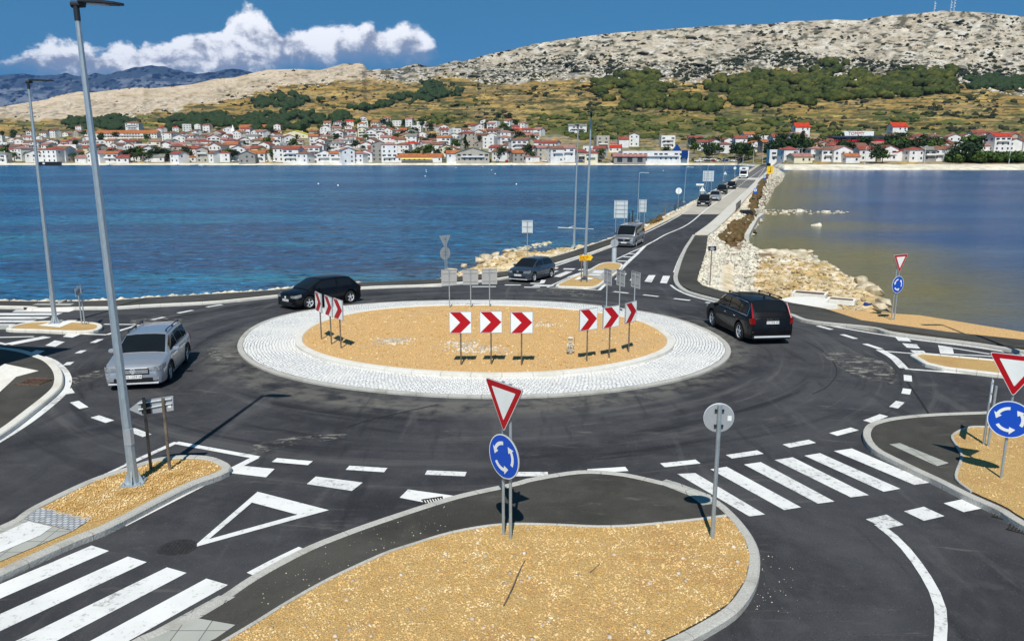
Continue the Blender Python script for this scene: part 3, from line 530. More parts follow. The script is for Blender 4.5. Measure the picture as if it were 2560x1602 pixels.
patch('island_slab',[(46,1308),(183,1342),(0,1420),(-80,1455),(-80,1366)],H+.004,M['tactile_slab'],i1)
mark('zebra_crossing',[[(72,1318),(132.5,1332.5),(103,1354),(-60,1424),(-60,1380)]],dz=H+.012)
i2=island('traffic_island',[(21,821),(83,805),(185,804.5),(235,808),(250,815),(236,825),(185,828),(93,824.5)],'')
patch('island_slab',[(95,820),(150,806.5),(195,806.5),(150,825)],H,M['concrete_white'],i2); patch('island_slab',[(-150,811),(22,813),(20,824),(-150,826)],.012,M['tactile_slab'],road)
i3=island('traffic_island',[(1392,713.5),(1424,697),(1460,682),(1501,660),(1528,656),(1554,661),(1546,676),(1513,700),(1491,715),(1465,717.5),(1428,716.5)],'',kw=.16)
patch('island_slab',[(1456,686),(1481,677),(1544,677),(1524,692),(1500,704)],H+.004,M['tactile_slab'],i3)
mark('zebra_crossing',[[(1487,681),(1514,681.5),(1502,689),(1478,687)],[(1474,690),(1505,690.5),(1500,694),(1468,693.5)]],dz=H+.014)
patch('island_slab',[(1435,704),(1447,696),(1484,700),(1474,706)],H+.004,M['concrete_white'],i3)
i4=island('traffic_island',[(2283,888),(2302,883),(2484,900),(2560,906),(2750,925),(2750,956),(2560,940),(2495,934),(2365,919),(2317,908)],'',sm=0)
# bottom island: pavement wedge with gravel behind, and right island
pk=[(762,1375),(852,1338),(964,1298),(1139,1242.5),(1280,1211.5),(1325,1199),(1418,1183),(1481,1179),(1558,1186),(1625,1200),(1691,1217),(1776,1246),(1831,1290),(1874,1348),(1886,1396),(1877,1454),(1834,1518),(1765,1563),(1691,1602),(1560,1660),(1300,1760)]
pl=[(300,1740),(200,1700),(332,1608),(430,1565),(545,1503),(640,1440)]
ob=sheet('pavement',cr(xy(pl+pk,H),4),H,M['pavement_asphalt'],skirt=.16)
kerb(pl[1:]+pk,ob,.19,mat='kerb_stone',stone=1.)
bg=[(1248,1314),(1346,1313),(1426,1316),(1506,1319),(1599,1315),(1732,1302),(1812,1291),(1828,1302),(1862,1350),(1873,1396),(1864,1450),(1822,1510),(1755,1553),(1680,1592),(1550,1650),(1300,1740),(330,1760),(420,1690),(480,1650),(570,1600),(640,1558),(720,1508),(810,1457),(890,1418),(969,1383),(1022,1366),(1131,1333)]
og=sheet('gravel_bed',xy(bg,H),H+.025,M['gravel'])
ribbon('edging',cr(xy([(330,1755),(480,1655),(570,1600),(640,1558),(720,1508),(810,1457),(890,1418),(969,1383),(1022,1366),(1131,1333),(1248,1314),(1346,1313),(1426,1316),(1506,1319),(1599,1315),(1732,1302),(1815,1291)],H),5),.08,0,M['kerb_stone'],og,h=H+.05,step=.25,stone=1.)
patch('tactile_slab',[(1644,1221),(1665,1211),(1695,1220),(1776,1251),(1781,1273),(1756,1277),(1722,1252),(1682,1236)],H+.006,M['tactile_slab'],ob)
patch('tactile_slab',[(548,1506),(590,1509),(499,1564),(590,1580),(540,1615),(440,1660),(310,1650),(372,1603)],H+.006,M['tactile_slab'],ob)
rk=[(2700,1022),(2560,1027),(2463,1032),(2344,1036.5),(2251,1044.5),(2188,1058),(2169,1077),(2172,1099),(2193,1123),(2238,1147),(2304,1179),(2354,1202),(2425,1238),(2505,1274),(2560,1308),(2760,1410)]
orr=sheet('pavement',xy(rk,H)[:]+[Vector((26,10))],H,M['pavement_asphalt'],skirt=.16); kerb(rk,orr,.2,mat='kerb_stone')
rg=[(2760,1065),(2560,1066),(2463,1069),(2423,1070),(2386,1086),(2381,1099),(2394,1118),(2405,1144),(2391,1184),(2395,1205),(2430,1231),(2512,1268),(2560,1298),(2760,1398)]
og2=sheet('gravel_bed',cr(xy(rg,H),3),H+.025,M['gravel']); ribbon('edging',cr(xy(rg[:11],H),5),.07,0,M['kerb_stone'],og2,h=H+.05,step=.25,stone=1.)
patch('tactile_slab',[(2222,1122),(2248.5,1119),(2370,1169.5),(2341,1177.5)],H+.006,M['tactile_slab'],orr)
gr=sheet('gravel_bed',xy([(2063,772),(2153,801),(2370,830),(2560,850),(2900,892),(3500,1000),(3500,975),(2900,872),(2560,829),(2418,806),(2300,787),(2240,783),(2150,776),(2100,772)]),-.02,M['gravel_fine'])
# roundabout
def oval(pts): return cr([P(*p).xy for p in pts],8,True)
outer=[(595,868),(611,839),(640,815),(692,795),(756,780),(904,763),(1010,756.5),(1116,754),(1200,753.5),(1332,755),(1438,760.5),(1505,768.5),(1624,784),(1703,803),(1770,829),(1812,854.5),(1829,880),(1820,902),(1783,926),(1703,952.5),(1597,972),(1465,988),(1332,995.5),(1200,997),(1090,993),(984,985),(878,974),(772,958),(719,946),(666,929),(623,907),(600,889)]
OU=[P(*p).xy for p in outer]; cxy=sum(OU,Vector((0,0)))/len(OU)
A_=np.array([[2*p.x,2*p.y,1] for p in OU]); s_=np.linalg.lstsq(A_,np.array([p.x**2+p.y**2 for p in OU]),rcond=None)[0]; RC=Vector((s_[0],s_[1])); RR=math.sqrt(s_[2]+s_[0]**2+s_[1]**2)
def rad_fn(pts,dz=0.):
    q=sorted([(math.atan2((P(*p,dz).xy-RC).y,(P(*p,dz).xy-RC).x),(P(*p,dz).xy-RC).length) for p in pts]); a=np.array([x[0] for x in q]); r=np.array([x[1] for x in q]); a=np.concatenate([a-2*math.pi,a,a+2*math.pi]); r=np.tile(r,3)
    return lambda t: float(np.mean([np.interp(t+d,a,r) for d in (-.16,-.08,0,.08,.16)]))
ro=rad_fn(outer); ri=rad_fn([(735,849),(743,868),(782,890),(851,909),(957,926),(1090,938),(1200,942),(1359,941),(1465,931),(1571,913),(1650,891.6),(1687,868),(1690,857)]+[(748,841),(761,823),(793,808),(851,790),(944,775),(1063,767),(1200,765),(1332,769),(1452,778),(1552,791),(1597,801.5),(1650,823),(1677,846.6)],.16)
def ring(name,f0,f1,z0,z1,mat,parent=None,n=240,uv=False,close_to=None):
    V=[];F=[];UV=[]
    for i in range(n+1):
        t=2*math.pi*i/n
        for f,z in ((f0,z0),(f1,z1)):
            r=f(t); x=RC.x+r*math.cos(t); y=RC.y+r*math.sin(t); V.append((x,y,zr(y)+z)); UV.append((t*9.2,r))
    for i in range(n): F.append((2*i,2*i+1,2*i+3,2*i+2))
    me=npmesh(name,V,F); 
    if uv:
        l=me.uv_layers.new(name='UVMap')
        for lp in me.loops: l.data[lp.index].uv=UV[lp.vertex_index]
    return struct(name,me,mat,parent)
ap=ring('truck_apron',lambda t:ri(t),lambda t:ro(t)-.22,.13,.075,M['cobbles'],uv=True)
pts=[RC+Vector((math.cos(2*math.pi*i/200),math.sin(2*math.pi*i/200)))*(ro(2*math.pi*i/200)-.11) for i in range(200)]
ribbon('kerb',pts,.22,0,M['kerb_stone'],ap,h=.08,step=.25,stone=1.,closed=True)
pts=[RC+Vector((math.cos(2*math.pi*i/200),math.sin(2*math.pi*i/200)))*(ri(2*math.pi*i/200)-.14) for i in range(200)]
isl=sheet('central_island',pts,.235,M['gravel_fine']); ribbon('kerb',pts,.30,0,M['kerb_light'],isl,h=.26,step=.25,stone=1.,closed=True)
# loose stones: gravel beds, white riprap
def blob_mesh(name,P3,S,mat,seed=0,sub=1,flat=.6,smooth_=False,parent=None,base_n=5,rough=.35):
    rg_=np.random.RandomState(seed); V=[];F=[];off=0
    bases=[]
    for k in range(base_n):
        bm=bmesh.new(); bmesh.ops.create_icosphere(bm,subdivisions=sub,radius=1)
        for v in bm.verts: v.co*=1+rough*(rg_.rand()-.5)*2
        bases.append((np.array([v.co[:] for v in bm.verts]),np.array([[v.index for v in f.verts] for f in bm.faces]))); bm.free()
    for i,(p,s) in enumerate(zip(P3,S)):
        bv,bf=bases[i%base_n]; a=rg_.rand()*6.28; c,sn=math.cos(a),math.sin(a); sx,sy=1+.35*(rg_.rand()-.5),1+.35*(rg_.rand()-.5); v=bv*[s*sx,s*sy,s*flat]
        V.append(np.c_[v[:,0]*c-v[:,1]*sn+p[0],v[:,0]*sn+v[:,1]*c+p[1],v[:,2]+p[2]]); F.append(bf+off); off+=len(bv)
    return obj(name,npmesh(name,np.concatenate(V),np.concatenate(F),smooth_),mat,parent)
def scatter(poly,n,seed,px=False):
    rg_=np.random.RandomState(seed); a=np.array([tuple(p) for p in poly]); lo,hi=a.min(0),a.max(0); out=[]
    while len(out)<n:
        q=lo+(hi-lo)*rg_.rand(n,2); out+=list(q[inpoly(q[:,0],q[:,1],poly)])
    return np.array(out[:n])
def gravel(poly,n,s0,s1,dz,label,seed,mat='pebble'):
    q=scatter(poly,n,seed); rg_=np.random.RandomState(seed+1); s=s0+(s1-s0)*rg_.rand(n)**4
    o=blob_mesh('gravel_stones',[(x,y,zr(y)+dz+k*.2) for (x,y),k in zip(q,s)],s,M[mat],seed,0,.7); tag(o,label,'gravel',kind='stuff')
speck('pebble',[(.28,.15,.05),(.58,.36,.12),(.76,.55,.26),(.90,.80,.56)],2.5,.2,big=14,bigc=(.55,.30,.12))
gravel(xy(bg,H),34000,.007,.024,H+.02,'loose ochre gravel covering the bed between the pavements in the foreground',11); gravel(xy(rg,H),6000,.007,.024,H+.02,'loose ochre gravel around the give way sign at the right edge',12)
gravel(xy([(103,1271),(233,1202),(384,1157),(448,1150),(520,1152),(549,1163),(535,1180),(448,1210),(278,1292),(231,1306)],H),6500,.007,.026,H,'ochre gravel on the splitter island under the tall lamp post',13)
gravel([RC+Vector((math.cos(a),math.sin(a)))*(ri(a)-.4) for a in [i*math.pi/30 for i in range(60)]],6000,.015,.05,.24,'sandy gravel filling the middle of the roundabout',14)
_q=np.concatenate([np.array([P(cx_,cy_,.24).xy[:]])+np.random.RandomState(int(cx_)).randn(n_2,2)*[sx_,.35] for cx_,cy_,sx_,n_2 in((988,853,.45,150),(1150,860,.4,90),(1192,875,.6,150),(1355,812,.4,60))]); _s=.02+.04*np.random.RandomState(9).rand(len(_q)); _o=blob_mesh('spilled_stones',[(x,y,zr(y)+.245) for x,y in _q],_s,M['white_rock'],19,0,.7); tag(_o,'thin patches of white crushed stone spilled on the central island','gravel',kind='stuff')

q=scatter(xy(bg,H),190,77); s_2=.014+.036*np.random.RandomState(78).rand(190)**3; o=blob_mesh('larger_stones',[(x,y,zr(y)+H+.03) for x,y in q],s_2,M['mixed_stone'],79,1,.6); tag(o,'scattered larger grey, white and brown stones on the foreground gravel bed','gravel',kind='stuff')
q=np.concatenate([scatter(xy([(640,1447),(762,1382),(964,1305),(1139,1250),(1131,1330),(969,1380),(810,1454),(640,1555)],H),90,80),scatter(xy([(1900,1380),(1990,1400),(2010,1560),(1880,1540)],0),45,81)]); o=blob_mesh('stray_gravel',[(x,y,zr(y)+(H if x<1 else 0)+.006) for x,y in q],.005+.010*np.random.RandomState(82).rand(len(q))**2,M['mixed_stone'],83,0,.7); tag(o,'stray grit and pebbles scattered over pavement and road near the kerbs','gravel',kind='stuff')
# ---------------------------------------------------------------- hills across the bay
RID=[(-700,300),(-300,285),(0,268),(79,255),(119,249),(132,242),(199,229),(230,232),(291,224),(355,218),(384,221),(477,212),(543,197),(583,195),(615,187),(640,181),(666,175),(746,173),(799,176),(830,168),(857,160),(886,160),(905,157),(915,170),(923,175),(947,173),(998,172),(1020,164),(1043,160),(1069,167),(1085,167),(1138,152),(1157,154),(1223,136),(1280,124),(1333,111),(1439,94),(1545,82),(1704,71),(1810,63),(1920,61),(1989,53),(2026,53),(2087,49),(2145,52),(2211,40),(2264,37),(2317,32),(2357,27),(2397,29),(2476,33),(2560,42),(2900,70),(3300,120)]
SH=[(-900,412),(1840,412),(1880,415),(1930,419),(1962,424),(3400,424)]
def ridge(px): return np.interp(px,[r[0] for r in RID],[r[1] for r in RID])
def shore(px): return np.interp(px,[r[0] for r in SH],[r[1] for r in SH])
def T(px,py,disp=True):
    """point of the hillside seen at photo position px,py (numpy arrays)"""
    px=np.asarray(px,float); py=np.asarray(py,float); pr=ridge(px)+(fbm(px/9.,px*0+3,3,8)-.5)*5; ps=shore(px); t=np.clip((ps-py)/(ps-pr),0,1)
    Y0=CZ*FPX/(ps-HZ)*1.02; YR=np.interp(px,[-900,0,640,1280,3300],[2700,2600,2450,2300,2300]); Y=Y0+(YR-Y0)*t**1.4
    if disp:
        amp=np.interp(t,[0,.35,.6,1],[0,.006,.045,.03]); Y=Y*(1+amp*(fbm(px/38,py/13,4,21)-.5)*2+amp*.5*(fbm(px/9,py/4,3,33)-.5))
    x=(px-1280)/FPX; y=-(py-801)/FPX; d=CP+y*SP; return np.stack([x/d*Y,Y,CZ+(-SP+y*CP)/d*Y],-1)
ROCK=[(-700,310),(0,300),(150,306),(300,292),(450,276),(560,256),(640,234),(750,217),(860,201),(900,196),(1000,205),(1060,201),(1100,191),(1160,190),(1200,206),(1280,208),(1340,198),(1450,200),(1600,203),(1700,206),(1750,203),(1830,182),(1920,168),(2000,176),(2150,202),(2230,203),(2300,192),(2400,208),(2560,238),(3300,250)]
FOR={'A':[(1465,217),(1532,196),(1585,183),(1619,177),(1646,199),(1672,228),(1730,246),(1794,254),(1778,278),(1720,275),(1624,273),(1540,277),(1571,262),(1611,249),(1545,253),(1518,246),(1471,230)],
'B':[(1762,212),(1889,183),(1920,191),(2000,185),(2050,165),(2105,160),(2145,186),(2211,200),(2264,183),(2344,170),(2370,183),(2391,225),(2322,241),(2259,240),(2158,249),(2063,257),(1973,261),(1920,262),(1825,268),(1820,238)],
'C':[(2402,220),(2423,196),(2560,196),(2800,200),(2800,230),(2560,226)],'D':[(1045,217),(1090,207),(1135,212),(1125,228),(1048,226)],
'E':[(425,302),(470,292),(560,283),(590,297),(620,300),(690,284),(722,281),(790,302),(850,292),(880,285),(885,300),(800,316),(700,326),(600,322),(520,318),(425,326)],
'F':[(150,305),(230,295),(300,298),(345,312),(330,330),(250,328),(180,325)],'G':[(640,255),(740,238),(790,252),(730,272),(640,275)],
'H':[(900,278),(980,262),(1100,248),(1180,225),(1010,232),(960,258),(880,270)]}
GRN={'a':[(1370,285),(1480,270),(1640,288),(1760,298),(1920,312),(2060,325),(2300,335),(2560,342),(2700,345),(2700,372),(2300,360),(1900,352),(1700,350),(1500,352),(1390,340),(1330,318),(1330,290)],'b':[(1920,295),(2020,300),(2060,315),(1950,322),(1890,318)],'c':[(2190,282),(2330,280),(2350,296),(2250,310),(2190,298)],'d':[(1080,285),(1150,280),(1190,300),(1090,312),(1020,310)],'e':[(1105,256),(1190,254),(1240,262),(1120,268)]}
def make_hill():
    cols=np.arange(-700,3301,3.4); m=190; k=np.linspace(0,1,m)
    PX=np.repeat(cols[None],m,0); pr=ridge(cols); ps=shore(cols); PY=ps[None]+(pr-ps)[None]*k[:,None]
    V=T(PX,PY)
    back=[V[-1]*[1.03,1.03,1]+[0,0,-6],V[-1]*[1.15,1.15,.86],V[-1]*[1.5,1.5,.4]]
    front=V[0]*[.985,.985,1]; front[:,2]=-2
    V=np.concatenate([front[None],V,np.array(back)]); R_=V.shape[0]; n=len(cols)
    i=(np.arange(R_-1)[:,None]*n+np.arange(n-1)[None]).ravel(); F=np.c_[i,i+1,i+n+1,i+n]
    px,py=PX.ravel(),PY.ravel(); g=lambda sx,sy,s,o=4: fbm(px/sx,py/sy,o,s)
    rockline=np.interp(px,[r[0] for r in ROCK],[r[1] for r in ROCK])+(g(40,12,3)-.5)*34
    def mix(C,mask,c): m_=np.clip(mask,0,1)[:,None]; return C*(1-m_)+np.array(c)*m_
    gold=np.array([.36,.23,.07]); C=np.tile(gold,(len(px),1)).astype(float)
    C=mix(C,(g(90,14,5)-.42)*4,[.33,.235,.11]); C=mix(C,(g(60,7,7)-.5)*5,[.52,.36,.12]); C=mix(C,(py>262)*(g(70,5,11)-.47)*7*np.clip((py-262)/40,0,1),[.12,.15,.035]); C=mix(C,(g(26,4,13)-.54)*8*(py<330),[.085,.085,.035]); C=mix(C,(g(11,2.2,14)-.55)*7,[.12,.105,.045])
    C=mix(C,(g(55,3.2,15,3)-.62)*14*(px>1000),[.07,.075,.03])
    for q in GRN.values(): C=mix(C,inpoly(px+(g(20,6,17)-.5)*60,py+(g(20,6,18)-.5)*26,q)*(.25+.6*(g(30,5,16)>.5)),[.060,.085,.022])
    C=mix(C,inpoly(px,py,GRN['a'])*(g(40,5,19)-.5)*6,[.20,.17,.05])
    rk=np.clip((rockline-py)/5,0,1); sand=np.clip((1000-px)/120,0,1)
    RC_=np.tile([.55,.48,.37],(len(px),1)).astype(float); RC_=mix(RC_,(g(24,8,23)-.47)*4,[.68,.63,.54]); RC_=mix(RC_,(g(45,16,25)-.52)*4,[.46,.38,.27]); RC_=mix(RC_,(fbm(px/22+py/30,py/34,5,24)-.57)*5,[.36,.32,.25]); RC_=mix(RC_,sand*.8,[.62,.50,.36]); RC_=mix(RC_,sand*(g(34,10,27)-.5)*4,[.50,.40,.27]); RC_=mix(RC_,sand*(g(14,3,28)-.6)*5,[.36,.28,.17])
    band=np.clip(1-np.abs(rockline-py-24)/26,0,1)*(1-sand*.75); RC_=mix(RC_,(g(9,3.4,29)-.46)*9*band,[.055,.06,.04]); RC_=mix(RC_,band*.4*(g(12,4,31)>.5),[.66,.64,.60]); RC_=mix(RC_,(g(13,4.5,33)-.56)*9*(px>950),[.12,.115,.08])
    C=mix(C,rk,[0,0,0])+RC_*rk[:,None]
    fl=np.zeros(len(px),bool)
    for q in FOR.values(): fl|=inpoly(px,py,q)
    C=mix(C,fl*.6*(g(14,6,15)>.42),[.07,.08,.025]); bch=np.clip((py-(shore(px)-np.where(px>1930,14,5)))/2,0,1); C=mix(C,bch,[.72,.67,.55])
    town=np.clip((py-330)/10,0,1)*(1-bch); C=mix(C,town*.6*(g(14,6,35)>.45),[.28,.25,.20])
    al=np.clip(rk*.0+(1-rk)*.25+band*.8+np.clip(px-900,0,300)/300*rk*.35,0,1)*(1-bch)
    C4=np.c_[C,al].reshape(m,n,4); C4=np.concatenate([C4[:1],C4,C4[-1:],C4[-1:],C4[-1:]]).reshape(-1,4)
    me=npmesh('hillside',V.reshape(-1,3),F,True); a=me.color_attributes.new('Col','FLOAT_COLOR','POINT'); a.data.foreach_set('color',C4.astype(np.float32).ravel())
    o=obj('hillside',me,M['hill_ground']); o['kind']='structure'
make_hill()
def make_mountain():
    MR=[(-700,215),(-300,200),(0,189),(58,184),(93,189),(140,188),(164,182),(196,191),(238,184),(265,187),(305,177),(344,168),(381,164),(413,167),(450,177),(490,184),(530,181),(583,171),(622,178),(700,205),(900,260),(1200,320)]
    cols=np.arange(-700,1201,3.5); m=110; k=np.linspace(0,1,m); pr=np.interp(cols,[r[0] for r in MR],[r[1] for r in MR])+(fbm(cols/14,cols*0,3,51)-.5)*4; PX=np.repeat(cols[None],m,0); PY=340+(pr-340)[None]*k[:,None]
    Y=9000+5000*k[:,None]**1.2*np.ones_like(PX); Y=Y*(1+.10*(fbm(PX/26,PY/15,5,53)-.5)+.03*(fbm(PX/7,PY/7,3,54)-.5))
    x=(PX-1280)/FPX; y=-(PY-801)/FPX; d=CP+y*SP; V=np.stack([x/d*Y,Y,CZ+(-SP+y*CP)/d*Y],-1); V=np.concatenate([V,(V[-1]*[1.2,1.2,.5])[None]]); n=len(cols); R_=m+1
    i=(np.arange(R_-1)[:,None]*n+np.arange(n-1)[None]).ravel(); F=np.c_[i,i+1,i+n+1,i+n]; px,py=PX.ravel(),PY.ravel(); t=np.clip((py-np.repeat(pr[None],m,0).ravel())/60,0,1)
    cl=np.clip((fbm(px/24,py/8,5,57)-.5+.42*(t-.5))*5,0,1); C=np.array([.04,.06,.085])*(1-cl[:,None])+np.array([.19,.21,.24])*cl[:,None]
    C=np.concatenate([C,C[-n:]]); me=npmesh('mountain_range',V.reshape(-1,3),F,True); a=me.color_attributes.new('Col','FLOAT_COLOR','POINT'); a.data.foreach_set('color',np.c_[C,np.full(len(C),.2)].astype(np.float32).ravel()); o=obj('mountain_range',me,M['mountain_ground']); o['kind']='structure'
make_mountain()
# woods and scrub on the slopes
def crowns(name,polys,dens,s0,s1,mat,label,cat,seed,flat=.75,sub=1,gap=.42):
    Q=[];S=[]
    for k,q in enumerate(polys):
        a=abs(sum(q[i][0]*q[(i+1)%len(q)][1]-q[(i+1)%len(q)][0]*q[i][1] for i in range(len(q))))/2
        s=scatter(q,max(6,int(a*dens)),seed+k); s[:,0]+=(fbm(s[:,0]/30,s[:,1]/10,2,seed)-.5)*70; s[:,1]+=(fbm(s[:,0]/25,s[:,1]/9,2,seed+3)-.5)*26; gk=fbm(s[:,0]/20,s[:,1]/8,3,seed+5)>gap; Q.append(s[gk])
    Q=np.concatenate(Q); rg_=np.random.RandomState(seed); S=s0+(s1-s0)*rg_.rand(len(Q))**1.5; p=T(Q[:,0],Q[:,1]); p[:,2]+=S*flat*.45
    o=blob_mesh(name,p,S,mat,seed,sub,flat,False,rough=.42,base_n=9); tag(o,label,cat,kind='stuff')
crowns('pine_wood',[FOR['A'],FOR['B']],.34,2.2,8.,M['leaf_pine'],'mid green pine woods in two broad patches half way up the rocky hill','wood',61,.85,2,.50)
crowns('dark_wood',[FOR[k] for k in 'CDEFGH'],.18,2,7,M['leaf_dark'],'dark evergreen woods above the town roofs and along the left slope','wood',71,.8,2)
crowns('reed_thicket',[GRN[k] for k in 'abcde'],.085,2.,5.,M['leaf_grassgreen'],'bright green thickets and reeds behind the houses at the foot of the hill','thicket',81,.5,1,.56)
def bushes():
    rg_=np.random.RandomState(91); X=rg_.rand(90000)*2900-150; Yp=rg_.rand(90000)*310+25; rl=np.interp(X,[r[0] for r in ROCK],[r[1] for r in ROCK]); ok=(Yp>ridge(X)+2)&(Yp<338)
    b_=np.clip(1-np.abs(rl-Yp-26)/34,0,1)*np.where(X<950,.22,1); pr=.02+.60*b_**1.2+.10*(X>950)*(Yp<rl)+.13*((Yp>rl)&(Yp>215)); cl=np.clip((fbm(X/45,Yp/16,3,95)-.42)*4.2,0,1.7)
    bare=(X<900)&(Yp<rl-14); ok&=(rg_.rand(90000)<pr*cl*np.where(bare,.10,1)*.95)
    X,Yp=X[ok],Yp[ok]; p=T(X,Yp); S=(1.6+5.2*rg_.rand(len(X))**2.6)*np.interp(Yp,[30,250,320],[1.,.8,.5]); p[:,2]+=S*.2
    o=blob_mesh('hill_bushes',p,S,M['leaf_bush'],92,1,.62,False,rough=.32,base_n=7); tag(o,'small dark bushes dotted over the pale rocky hill and golden terraces','bush',kind='stuff'); return len(X)
print('bushes',bushes())
def rockband():
    rg_=np.random.RandomState(191); X=rg_.rand(26000)*2500+150; rl=np.interp(X,[r[0] for r in ROCK],[r[1] for r in ROCK]); Yp=rl-rg_.rand(26000)**1.3*70+6; ok=(Yp>ridge(X)+3)&(rg_.rand(26000)<np.clip((fbm(X/30,Yp/12,3,195)-.4)*3,0,1)*np.where(X<900,.10,.32))
    X,Yp=X[ok],Yp[ok]; p=T(X,Yp); S=1.2+3.5*rg_.rand(len(X))**2; o=blob_mesh('limestone_outcrops',p,S,M['white_rock'],193,0,.6,False,rough=.4); tag(o,'white limestone outcrops along the foot of the bare hill','rocks',kind='stuff')
rockband()
# ---------------------------------------------------------------- haze
HAZE=0.00003
def haze():
    bm=bmesh.new(); box(bm,(0,8900,1000),(24000,18400,2010)); o=obj('haze',bm); m=bpy.data.materials.new('haze'); m.use_nodes=True; nt=m.node_tree; nt.nodes.clear(); b=NB(nt)
    v=b.add('ShaderNodeVolumePrincipled'); v.inputs['Color'].default_value=(.30,.52,1.,1); v.inputs['Density'].default_value=HAZE; v.inputs['Anisotropy'].default_value=.2
    ou=b.add('ShaderNodeOutputMaterial'); b.l.new(v.outputs[0],ou.inputs['Volume']); o.data.materials.append(m); tag(o,'thin blue air between the roundabout and the far mountains','haze',kind='stuff')
haze()
# ---------------------------------------------------------------- the town
def Tp(px,py): v=T(np.array([px]),np.array([py]),False)[0]; return Vector(v)
CACHE={}
def cached(key,fn,mat):
    if key not in CACHE:
        bm=fn(); me=bpy.data.meshes.new(key[0]); bm.to_mesh(me); bm.free(); me.materials.append(M[mat]); CACHE[key]=me
    return CACHE[key]
def wall_bm(w_,d,h,rt,rh):
    bm=bmesh.new(); box(bm,(0,0,h/2-2),(w_,d,h+4))
    if rt=='gable_x': M_=Matrix.Rotation(math.pi/2,4,'Z'); prism(bm,[(-d/2,h),(d/2,h),(0,h+rh)],-w_/2+.002,w_/2-.002,M_)
    if rt=='gable_y': prism(bm,[(-w_/2,h),(w_/2,h),(0,h+rh)],-d/2+.002,d/2-.002)
    if rt=='flat':
        for s in (-1,1): box(bm,(s*(w_/2-.1),0,h+.3),(.2,d-.4,.6)); box(bm,(0,s*(d/2-.1),h+.3),(w_,.2,.6))
    return bm
def roof_bm(w_,d,h,rt,rh):
    bm=bmesh.new(); o=.45; t=.22
    if rt in('gable_x','gable_y'):
        a,b2=(d,w_) if rt=='gable_x' else (w_,d); k=rh/(a/2); M_=Matrix.Rotation(math.pi/2,4,'Z') if rt=='gable_x' else None
        prism(bm,[(-a/2-o,h-k*o+.01),(0,h+rh+.01),(a/2+o,h-k*o+.01),(a/2+o,h-k*o+t),(0,h+rh+t),(-a/2-o,h-k*o+t)],-b2/2-o,b2/2+o,M_)
    elif rt=='hip':
        x,y=w_/2+o,d/2+o; r=max(.2,x-y); z=h+rh
        b=[bm.verts.new(c) for c in((-x,-y,h),(x,-y,h),(x,y,h),(-x,y,h))]; 
        q=[bm.verts.new((-r,0,z)),bm.verts.new((r,0,z))]
        bm.faces.new((b[0],b[1],q[1],q[0])); bm.faces.new((b[2],b[3],q[0],q[1])); bm.faces.new((b[1],b[2],q[1])); bm.faces.new((b[3],b[0],q[0])); bm.faces.new(b[::-1])
    else: box(bm,(0,0,h+.06),(w_-.42,d-.42,.12))
    return bm
def win_bm(w_=1.1,h=1.3,side=False):
    bm=bmesh.new(); box(bm,(0,0,0),(w_,.10,h) if not side else (.10,w_,h)); return bm
def house(loc,rz,w_,d,n,rt,wc,rc,label,group=None,name='house',cat='house',seed=0,rh=None):
    r_=random.Random(seed); h=2.9*n+.3; rh=rh or (w_ if rt=='gable_y' else d)*.20
    e=empty(name,loc,rz,label,cat,group); k=(round(w_),round(d),n,rt,round(rh,1)); W_,D_=k[0],k[1]
    obj('wall',cached(('wall',)+k+(wc,),lambda:wall_bm(W_,D_,h,rt,rh),'wall_'+wc),None,e)
    rf=obj('roof',cached(('roof',)+k+(rc,),lambda:roof_bm(W_,D_,h,rt,rh),'roof_'+rc),None,e)
    if rt!='flat' and r_.random()<.35:
        def ch(): bm=bmesh.new(); box(bm,(0,0,0),(.6,.6,1.2)); return bm
        obj('chimney',cached(('chimney',),ch,'wall_white'),None,rf,(W_*.2,D_*.12,h+rh*.75+.2))
    m=max(2,int(W_/3.4)); wm=cached(('window',),win_bm,'window_dark'); wms=cached(('window','s'),lambda:win_bm(side=True),'window_dark'); wide=cached(('window','w'),lambda:win_bm(2.3,1.3),'window_dark')
    for s in range(n):
        bal=s>0 and r_.random()<.45
        for i in range(m):
            if r_.random()<.16: continue
            x=-W_/2+(i+.5)*W_/m; obj('window',wide if (bal and W_/m>3) else wm,None,e,(x,-D_/2,1.6+2.9*s))
        if bal:
            bw=round(W_*.7)
            def bb(bw=bw): bm=bmesh.new(); box(bm,(0,-.6,0),(bw,1.2,.16)); box(bm,(0,-1.15,.5),(bw,.08,.85)); return bm
            obj('balcony',cached(('balcony',bw),bb,'wall_white'),None,e,(0,-D_/2,.35+2.9*s-.15))
        for sd in (-1,1):
            if r_.random()<.6: obj('window',wms,None,e,(sd*W_/2,-D_*.2,1.6+2.9*s))
    return e
ORD=['first','second','third','fourth','fifth','sixth','seventh','eighth','ninth','tenth','eleventh','twelfth','thirteenth','fourteenth','fifteenth','sixteenth','seventeenth','eighteenth','nineteenth','twentieth']
ORD+=['twenty-'+o for o in ORD[:9]]+['thirtieth']+['thirty-'+o for o in ORD[:9]]+['fortieth']+['forty-'+o for o in ORD[:9]]
for _t in('fif','six','seven','eigh','nine'): ORD+=[_t+'tieth']+[_t+'ty-'+o for o in ORD[:9]]
STO={1:'single-storey',2:'two-storey',3:'three-storey',4:'four-storey'}
LM=[]
def landmark(px,py,wpx,d,n,rt,wc,rc,label,rz=0,name='building',cat='building',rh=None,seed=1):
    p=Tp(px,py); wm=wpx*p.y/FPX; LM.append((px-wpx*.5-4,px+wpx*.5+4,py-n*11-10,py+5)); return house(p,rz,wm,d,n,rt,wc,rc,label,None,name,cat,seed,rh)
landmark(322,346,148,12,2,'gable_x','white','orange','long white building with a bright orange tiled roof below the evergreen wood',rh=3.5)
